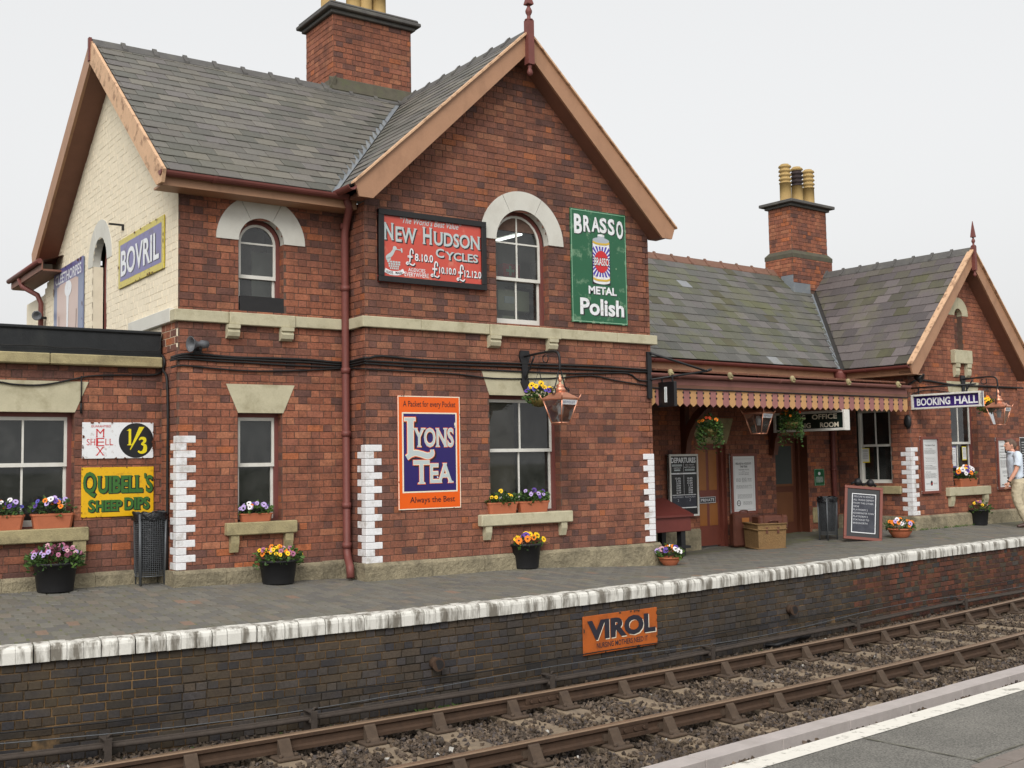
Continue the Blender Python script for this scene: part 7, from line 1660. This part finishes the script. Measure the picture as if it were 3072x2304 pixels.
# wicker hamper with leather cases
x, y, z = ghit(2277, 1649); t = thing('wicker_hamper', (x, y, z), 'large open wicker hamper standing on the platform below the framed poster', 'hamper', rotz=-R(20), local=True)
s_ = FPX*seen((x, y, z)); w_ = 82/s_*1.08; hh = 76/s_; dd = .5
def taper(m, w0, d0, w1, d1, z0, z1, t_=0.02):
    a = [(0, 0), (w0, 0), (w0, d0), (0, d0)]; e = (w1-w0)/2; g = (d1-d0)/2; b = [(-e, -g), (w0+e, -g), (w0+e, d0+g), (-e, d0+g)]
    bi = [(-e+t_, -g+t_), (w0+e-t_, -g+t_), (w0+e-t_, d0+g-t_), (-e+t_, d0+g-t_)]
    v = [(p[0], p[1], z0) for p in a] + [(p[0], p[1], z1) for p in b] + [(p[0], p[1], z1) for p in bi] + [(p[0], p[1], z1-.1) for p in bi]
    m.add(v, [(0, 3, 2, 1)] + [(i, (i+1) % 4, 4+(i+1) % 4, 4+i) for i in range(4)] + [(4+i, 4+(i+1) % 4, 8+(i+1) % 4, 8+i) for i in range(4)] + [(8+i, 8+(i+1) % 4, 12+(i+1) % 4, 12+i) for i in range(4)] + [(12, 13, 14, 15)])
m = MB(); taper(m, w_, dd, w_*1.08, dd*1.08, 0, hh); m.build('basket_body', MT['wicker'], t)
for zz in (.0, hh*.75, hh*.97):
    k = 1+.08*zz/hh; e = w_*(k-1)/2; g = dd*(k-1)/2; m = MB(); m.tube([(-e-.008, -g-.008, zz+.012), (w_+e+.008, -g-.008, zz+.012), (w_+e+.008, dd+g+.008, zz+.012), (-e-.008, dd+g+.008, zz+.012), (-e-.008, -g-.008, zz+.012)], .014, 6); m.build('rim', MT['wicker'], t)
for k in (.3, .72): box('strap', MT['leather'], t, w_*k-.02, w_*k+.02, -.03, -.018, hh*.62, hh*.86, .003)
ca, sa = math.cos(-R(20)), math.sin(-R(20)); hw = lambda a, b, c: (x+ca*a-sa*b, y+sa*a+ca*b, z+c)
t = thing('leather_suitcase', hw(w_*.62, .25, hh-.1), 'brown leather suitcase lying across the top of the wicker hamper', 'suitcase', rotz=-R(26), local=True)
m = MB(); m.bbox(-.24, .3, -.2, .16, 0, .24, .03); m.build('case', MT['leather'], t); m = MB(); m.tube(smooth_path([(-.06, -.2, .1), (-.05, -.24, .15), (.08, -.24, .15), (.1, -.2, .1)], 3), .012, 6); m.build('handle', MT['leather'], t)
for k in (-.14, .2): box('strap', MT['brownpaint'], t, k-.018, k+.018, -.208, .168, -.004, .248, .003)
t = thing('leather_suitcase', hw(.02, .75, 0), 'upright brown leather suitcase behind the left end of the wicker hamper', 'suitcase', rotz=-R(20), local=True)
m = MB(); m.bbox(-.16, .34, -.1, .1, 0, hh+.16, .03); m.build('case', MT['leather'], t); box('label', MT['ochrepanel'], t, .0, .14, -.108, -.101, hh-.02, hh+.08)
m = MB(); m.tube(smooth_path([(.02, 0, hh+.15), (.03, 0, hh+.2), (.16, 0, hh+.2), (.17, 0, hh+.15)], 3), .012, 6); m.build('handle', MT['leather'], t)
# red oxide storage chest on legs at the corner
vq = .95; ua, za = HV(1966, 1556, vq); ub, zb = HV(2074, 1592, vq); zt = HV(2074, 1549, vq)[1]; ua = .12; zg = zplat(*HW(.6, vq))
t = thing('storage_chest', hloc((ua+ub)/2, vq+.3, zg), 'red oxide painted wooden chest with sloping lid on dark legs at house corner', 'chest', rotz=HA, local=True); L_ = (ub-ua)/2; B_ = zb-zg; T_ = zt-zg
box('body', MT['boxred'], t, -L_, L_, -.3, .3, B_, T_, .008); m = MB(); m.prism([(-.34, T_+.002), (.32, T_+.26), (.32, T_+.29), (-.34, T_+.035)], 'x', -L_-.03, L_+.03); m.build('lid', MT['boxred'], t)
m = MB(); m.prism([(-.3, T_), (.3, T_), (.3, T_+.245)], 'x', -L_, L_); m.build('lid_cheek', MT['boxred'], t)
for sx_ in (-1, 1):
    for sy_ in (-1, 1): box('leg', MT['iron'], t, sx_*(L_-.16)-.05, sx_*(L_-.16)+.05, sy_*.22-.05, sy_*.22+.05, .0, B_)
box('skid', MT['iron'], t, -L_+.02, L_-.02, -.3, .3, .12, .16)
# floodlight under the low gable eave, small wall lamps
t = thing('floodlight', hloc(UL+.12, VG2-.1, 3.0), 'small black floodlight under the left foot of the right hand gable', 'floodlight')
p = hloc(UL+.12, VG2-.14, 2.98); m = MB(); horn(m, p, (.3, -1, -.5), [(0, -.06), (.06, -.06), (.08, .02), (.1, .08), (.08, .085), (0, .05)]); m.build('lamp_head', MT['iron'], t); pw = hloc(UL+.12, VG2, 3.0); m = MB(); m.tube([p, (pw[0], pw[1], 3.02)], .02, 6); m.build('bracket', MT['iron'], t)
t = thing('alarm_box', hloc(UL-.05, VG2+.2, 1.9), 'oval black alarm bell box on the return wall above the white quoins', 'alarm box')
v_, z_ = HU(2720, 1265, UL-.05); p = hloc(UL-.007, v_, z_); m = MB(); m.lathe([(0.01, .05), (.05, .045), (.075, .02), (.08, 0)], 16, (0, 0, 0)); m.v = [(p[0]-q[2], p[1]+q[0], p[2]+q[1]*1.7) for q in m.v]; m.build('cover', MT['iron'], t)

# weeds at the wall foot and by the drain pipe
wd = MB(); rg_ = random.Random(9); spots = []
for i in range(70):
    u_ = 7.2+2.2*rg_.random(); xx, yy = HW(u_, VG2-.1-.06*rg_.random()); spots.append((xx, yy, zplat(xx, yy), .035))
for i in range(60): xx = 6.05+.5*(rg_.random()-.5); spots.append((xx, yc(xx)-.02-.12*rg_.random(), -1.06, .07))
for i in range(60): xx = rg_.uniform(1.5, 12); spots.append((xx, yc(xx)-.02-.05*rg_.random(), -1.06, .05))
for xx, yy, zz, h_ in spots:
    for k in range(4):
        a = rg_.random()*6.28; L = h_*rg_.uniform(.6, 1.5); dx, dy = math.cos(a)*L*.6, math.sin(a)*L*.6; w_ = .006
        wd.add([(xx-w_, yy, zz), (xx+w_, yy, zz), (xx+dx*.6, yy+dy*.6, zz+L*.7), (xx+dx, yy+dy, zz+L*.75)], [(0, 1, 2), (0, 2, 3)])
tag(wd.build('weeds', MT['leaf'], None), 'small green weeds along the foot of the walls', 'weeds', kind='stuff')
# ================================================================ man walking along the platform at the right edge
px_, py_ = 3064, 1581
x, y, z = ghit(px_, py_); ph = (1581-1316)/(FPX*seen((x, y, z)))          # his height from the photograph
K = min(max(ph, 1.68), 1.84)/1.76
man = thing('person', (x, y, z), 'man in pale blue short sleeved shirt and beige trousers walking past the posters', 'person', rotz=math.atan2(CR[0]*-1*0+(-CR[1]), -CR[0]), local=True)
MT['skin'] = plain('skin', (206, 152, 128), .55, .05, 20, bump=.1); MT['hair'] = plain('greying_brown_hair', (104, 84, 72), .7, .2, 60, bump=.6, dist=.01, fine=120)
MT['shirt'] = plain('pale_blue_cotton', (206, 216, 228), .8, .03, 8, bump=.3, dist=.01, fine=25); MT['trousers'] = plain('beige_cotton', (188, 176, 150), .85, .05, 8, bump=.4, dist=.012, fine=22); MT['shoe'] = plain('brown_shoe', (76, 58, 52), .5, .1, 20)
S_ = lambda p: (p[0]*K, p[1]*K, p[2]*K)
def blob(m, c, r, n=14):
    """ellipsoid"""
    k = n//2; base = len(m.v)
    for i in range(k+1):
        a = math.pi*i/k
        for j in range(n): b = 2*math.pi*j/n; m.v.append((K*(c[0]+r[0]*math.sin(a)*math.cos(b)), K*(c[1]+r[1]*math.sin(a)*math.sin(b)), K*(c[2]+r[2]*math.cos(a))))
    for i in range(k):
        for j in range(n): m.face((base+i*n+j, base+(i+1)*n+j, base+(i+1)*n+(j+1) % n, base+i*n+(j+1) % n))
def limb(m, pts, rs, n=12, flat=None):
    m.tube([S_(p) for p in smooth_path(pts, 4)], [float(np.interp(i/(len(pts)*4-4), np.linspace(0, 1, len(rs)), rs))*K for i in range(len(pts)*4-3)], n, True, flat)
def fuse(m, name, mat, parent, vox, sm=6, disp=0., dscale=.1):
    o = m.build(name, mat, parent, origin=(0, 0, 0)); md = o.modifiers.new('remesh', 'REMESH'); md.mode = 'VOXEL'; md.voxel_size = vox; md.use_smooth_shade = True
    if sm: q = o.modifiers.new('smooth', 'SMOOTH'); q.iterations = sm; q.factor = .5
    if disp:
        tx = bpy.data.textures.new(name+'_folds', 'CLOUDS'); tx.noise_scale = dscale; tx.noise_depth = 2; d = o.modifiers.new('folds', 'DISPLACE'); d.texture = tx; d.strength = disp; d.mid_level = .5
    return o
b = MB()
limb(b, [(.0, 0, .92), (-.02, 0, 1.12), (-.01, 0, 1.32), (.015, 0, 1.47), (.035, 0, 1.55)], [.15, .14, .15, .075, .055], flat=(1.15, .8))
blob(b, (.055, 0, 1.645), (.095, .075, .115)); blob(b, (.085, 0, 1.60), (.065, .056, .075)); blob(b, (.158, 0, 1.63), (.026, .014, .02)); blob(b, (.148, 0, 1.655), (.014, .012, .03)); blob(b, (.135, 0, 1.575), (.022, .03, .012)); blob(b, (.122, 0, 1.548), (.025, .03, .02))
for sd in (1, -1):
    blob(b, (.045, .076*sd, 1.63), (.02, .012, .032)); blob(b, (.13, .035*sd, 1.665), (.018, .02, .008))
AR = [(-.0, .19, 1.42), (.03, .235, 1.3), (.09, .25, 1.15), (.17, .245, 1.03), (.26, .23, .915)]
limb(b, AR, [.055, .05, .043, .04, .028]); limb(b, [(p[0]*-.6-.02, -p[1], p[2]) for p in AR], [.055, .05, .043, .04, .028])
def hand(b, w, d, sd):
    """palm and five curled fingers below the wrist w, direction d"""
    w = np.array(w); d = np.array(d)/np.linalg.norm(d); side = np.cross(d, [0, 1, 0]); side /= np.linalg.norm(side); out = np.array([0, 1., 0])
    limb(b, [tuple(w), tuple(w+d*.045), tuple(w+d*.085)], [.028, .036, .036], flat=(1.2, .6))
    for i, (o_, L) in enumerate(((.03, .07), (.011, .078), (-.009, .073), (-.028, .058))):
        p0 = w+d*.08+side*o_; p1 = p0+d*L*.45+out*-.006*sd; p2 = p1+d*L*.3+out*-.018*sd; p3 = p2+d*L*.18+out*-.02*sd
        limb(b, [tuple(p0), tuple(p1), tuple(p2), tuple(p3)], [.0105, .01, .009, .008], 8)
    t0 = w+d*.025+side*.03; limb(b, [tuple(t0), tuple(t0+d*.03+side*.02-out*.01*sd), tuple(t0+d*.06+side*.022-out*.02*sd)], [.014, .012, .009], 8)
hand(b, AR[-1], (.35, -.05, -.9), 1); w2 = AR[-1]; hand(b, (w2[0]*-.6-.02, -w2[1], w2[2]), (.1, .0, -1), -1)
LN = [(.0, .095, .9), (.055, .1, .68), (.06, .1, .5), (-.02, .1, .28), (-.1, .1, .09)]; LF = [(-.02, -.095, .9), (-.09, -.1, .68), (-.14, -.1, .5), (-.28, -.1, .3), (-.38, -.1, .16)]
limb(b, LN, [.08, .07, .055, .05, .04]); limb(b, LF, [.08, .07, .055, .05, .04])
body = fuse(b, 'body', MT['skin'], man, .0075, 3)
h = MB(); blob(h, (.035, 0, 1.672), (.098, .084, .1)); blob(h, (-.025, 0, 1.635), (.055, .078, .09)); blob(h, (.1, .0, 1.725), (.05, .06, .035)); hair = fuse(h, 'hair', MT['hair'], man, .008, 2, .012, .02)
# trim hair away from the face: the face side sits in front of it
for v in hair.data.vertices:
    if v.co.x > .105*K and v.co.z < 1.70*K: v.co.x = .05*K
s1 = MB(); limb(s1, [(.0, 0, .96), (.005, 0, 1.06), (.0, 0, 1.2), (-.005, 0, 1.35), (.01, 0, 1.44), (.02, 0, 1.49)], [.158, .162, .165, .168, .12, .07], 18, (1.2, .86))
for sd in (1, -1):
    a_ = AR if sd > 0 else [(p[0]*-.6-.02, -p[1], p[2]) for p in AR]; limb(s1, [(.0, .12*sd, 1.43), a_[0], a_[1], tuple(np.array(a_[1])*.45+np.array(a_[2])*.55)], [.085, .082, .078, .08])
fuse(s1, 'shirt', MT['shirt'], man, .011, 4, .02, .09)
c = MB(); c.tube([S_((.03+.07*math.cos(a), .07*math.sin(a), 1.488+.012*math.cos(a))) for a in np.linspace(0, 2*math.pi, 17)], .018*K, 8, False); c.build('collar', MT['shirt'], man)
tr = MB(); limb(tr, [(-.005, 0, .99), (-.01, 0, .92), (-.015, 0, .85)], [.15, .17, .16], 18, (1.15, .95)); limb(tr, [(p[0], p[1], p[2]) for p in LN[:-1]] + [(-.1, .1, .1)], [.125, .105, .09, .085, .088]); limb(tr, LF[:-1] + [(-.37, -.1, .17)], [.125, .105, .09, .085, .085])
fuse(tr, 'trousers', MT['trousers'], man, .011, 3, .03, .08)
bl = MB(); bl.tube([S_((-.004+.147*math.cos(a), .172*math.sin(a), .985)) for a in np.linspace(0, 2*math.pi, 25)], .017*K, 6, False); bl.build('belt', MT['ink'], man)
for pts, a in (([(-.17, .1, .05), (-.1, .1, .06), (.0, .1, .045), (.09, .1, .032), (.13, .1, .028)], 0), ([(-.44, -.1, .17), (-.38, -.1, .13), (-.3, -.1, .07), (-.22, -.1, .03), (-.18, -.1, .025)], 0)):
    sh = MB(); limb(sh, pts, [.04, .052, .046, .038, .024], 12, (1., .9)); fuse(sh, 'shoe', MT['shoe'], man, .01, 2)
w = MB(); q = np.array(AR[-1])*.9+np.array(AR[-2])*.1; d = Vector(np.array(AR[-1])-np.array(AR[-2])).normalized(); a1 = d.cross(Vector((0, 1, 0))).normalized(); a2 = d.cross(a1)
w.tube([tuple(K*(Vector(q)+(a1*math.cos(t)+a2*math.sin(t))*.034)) for t in np.linspace(0, 2*math.pi, 13)], .01*K, 6, False); w.build('wristwatch', MT['ink'], man)
man.rotation_euler.y = R(3.5)
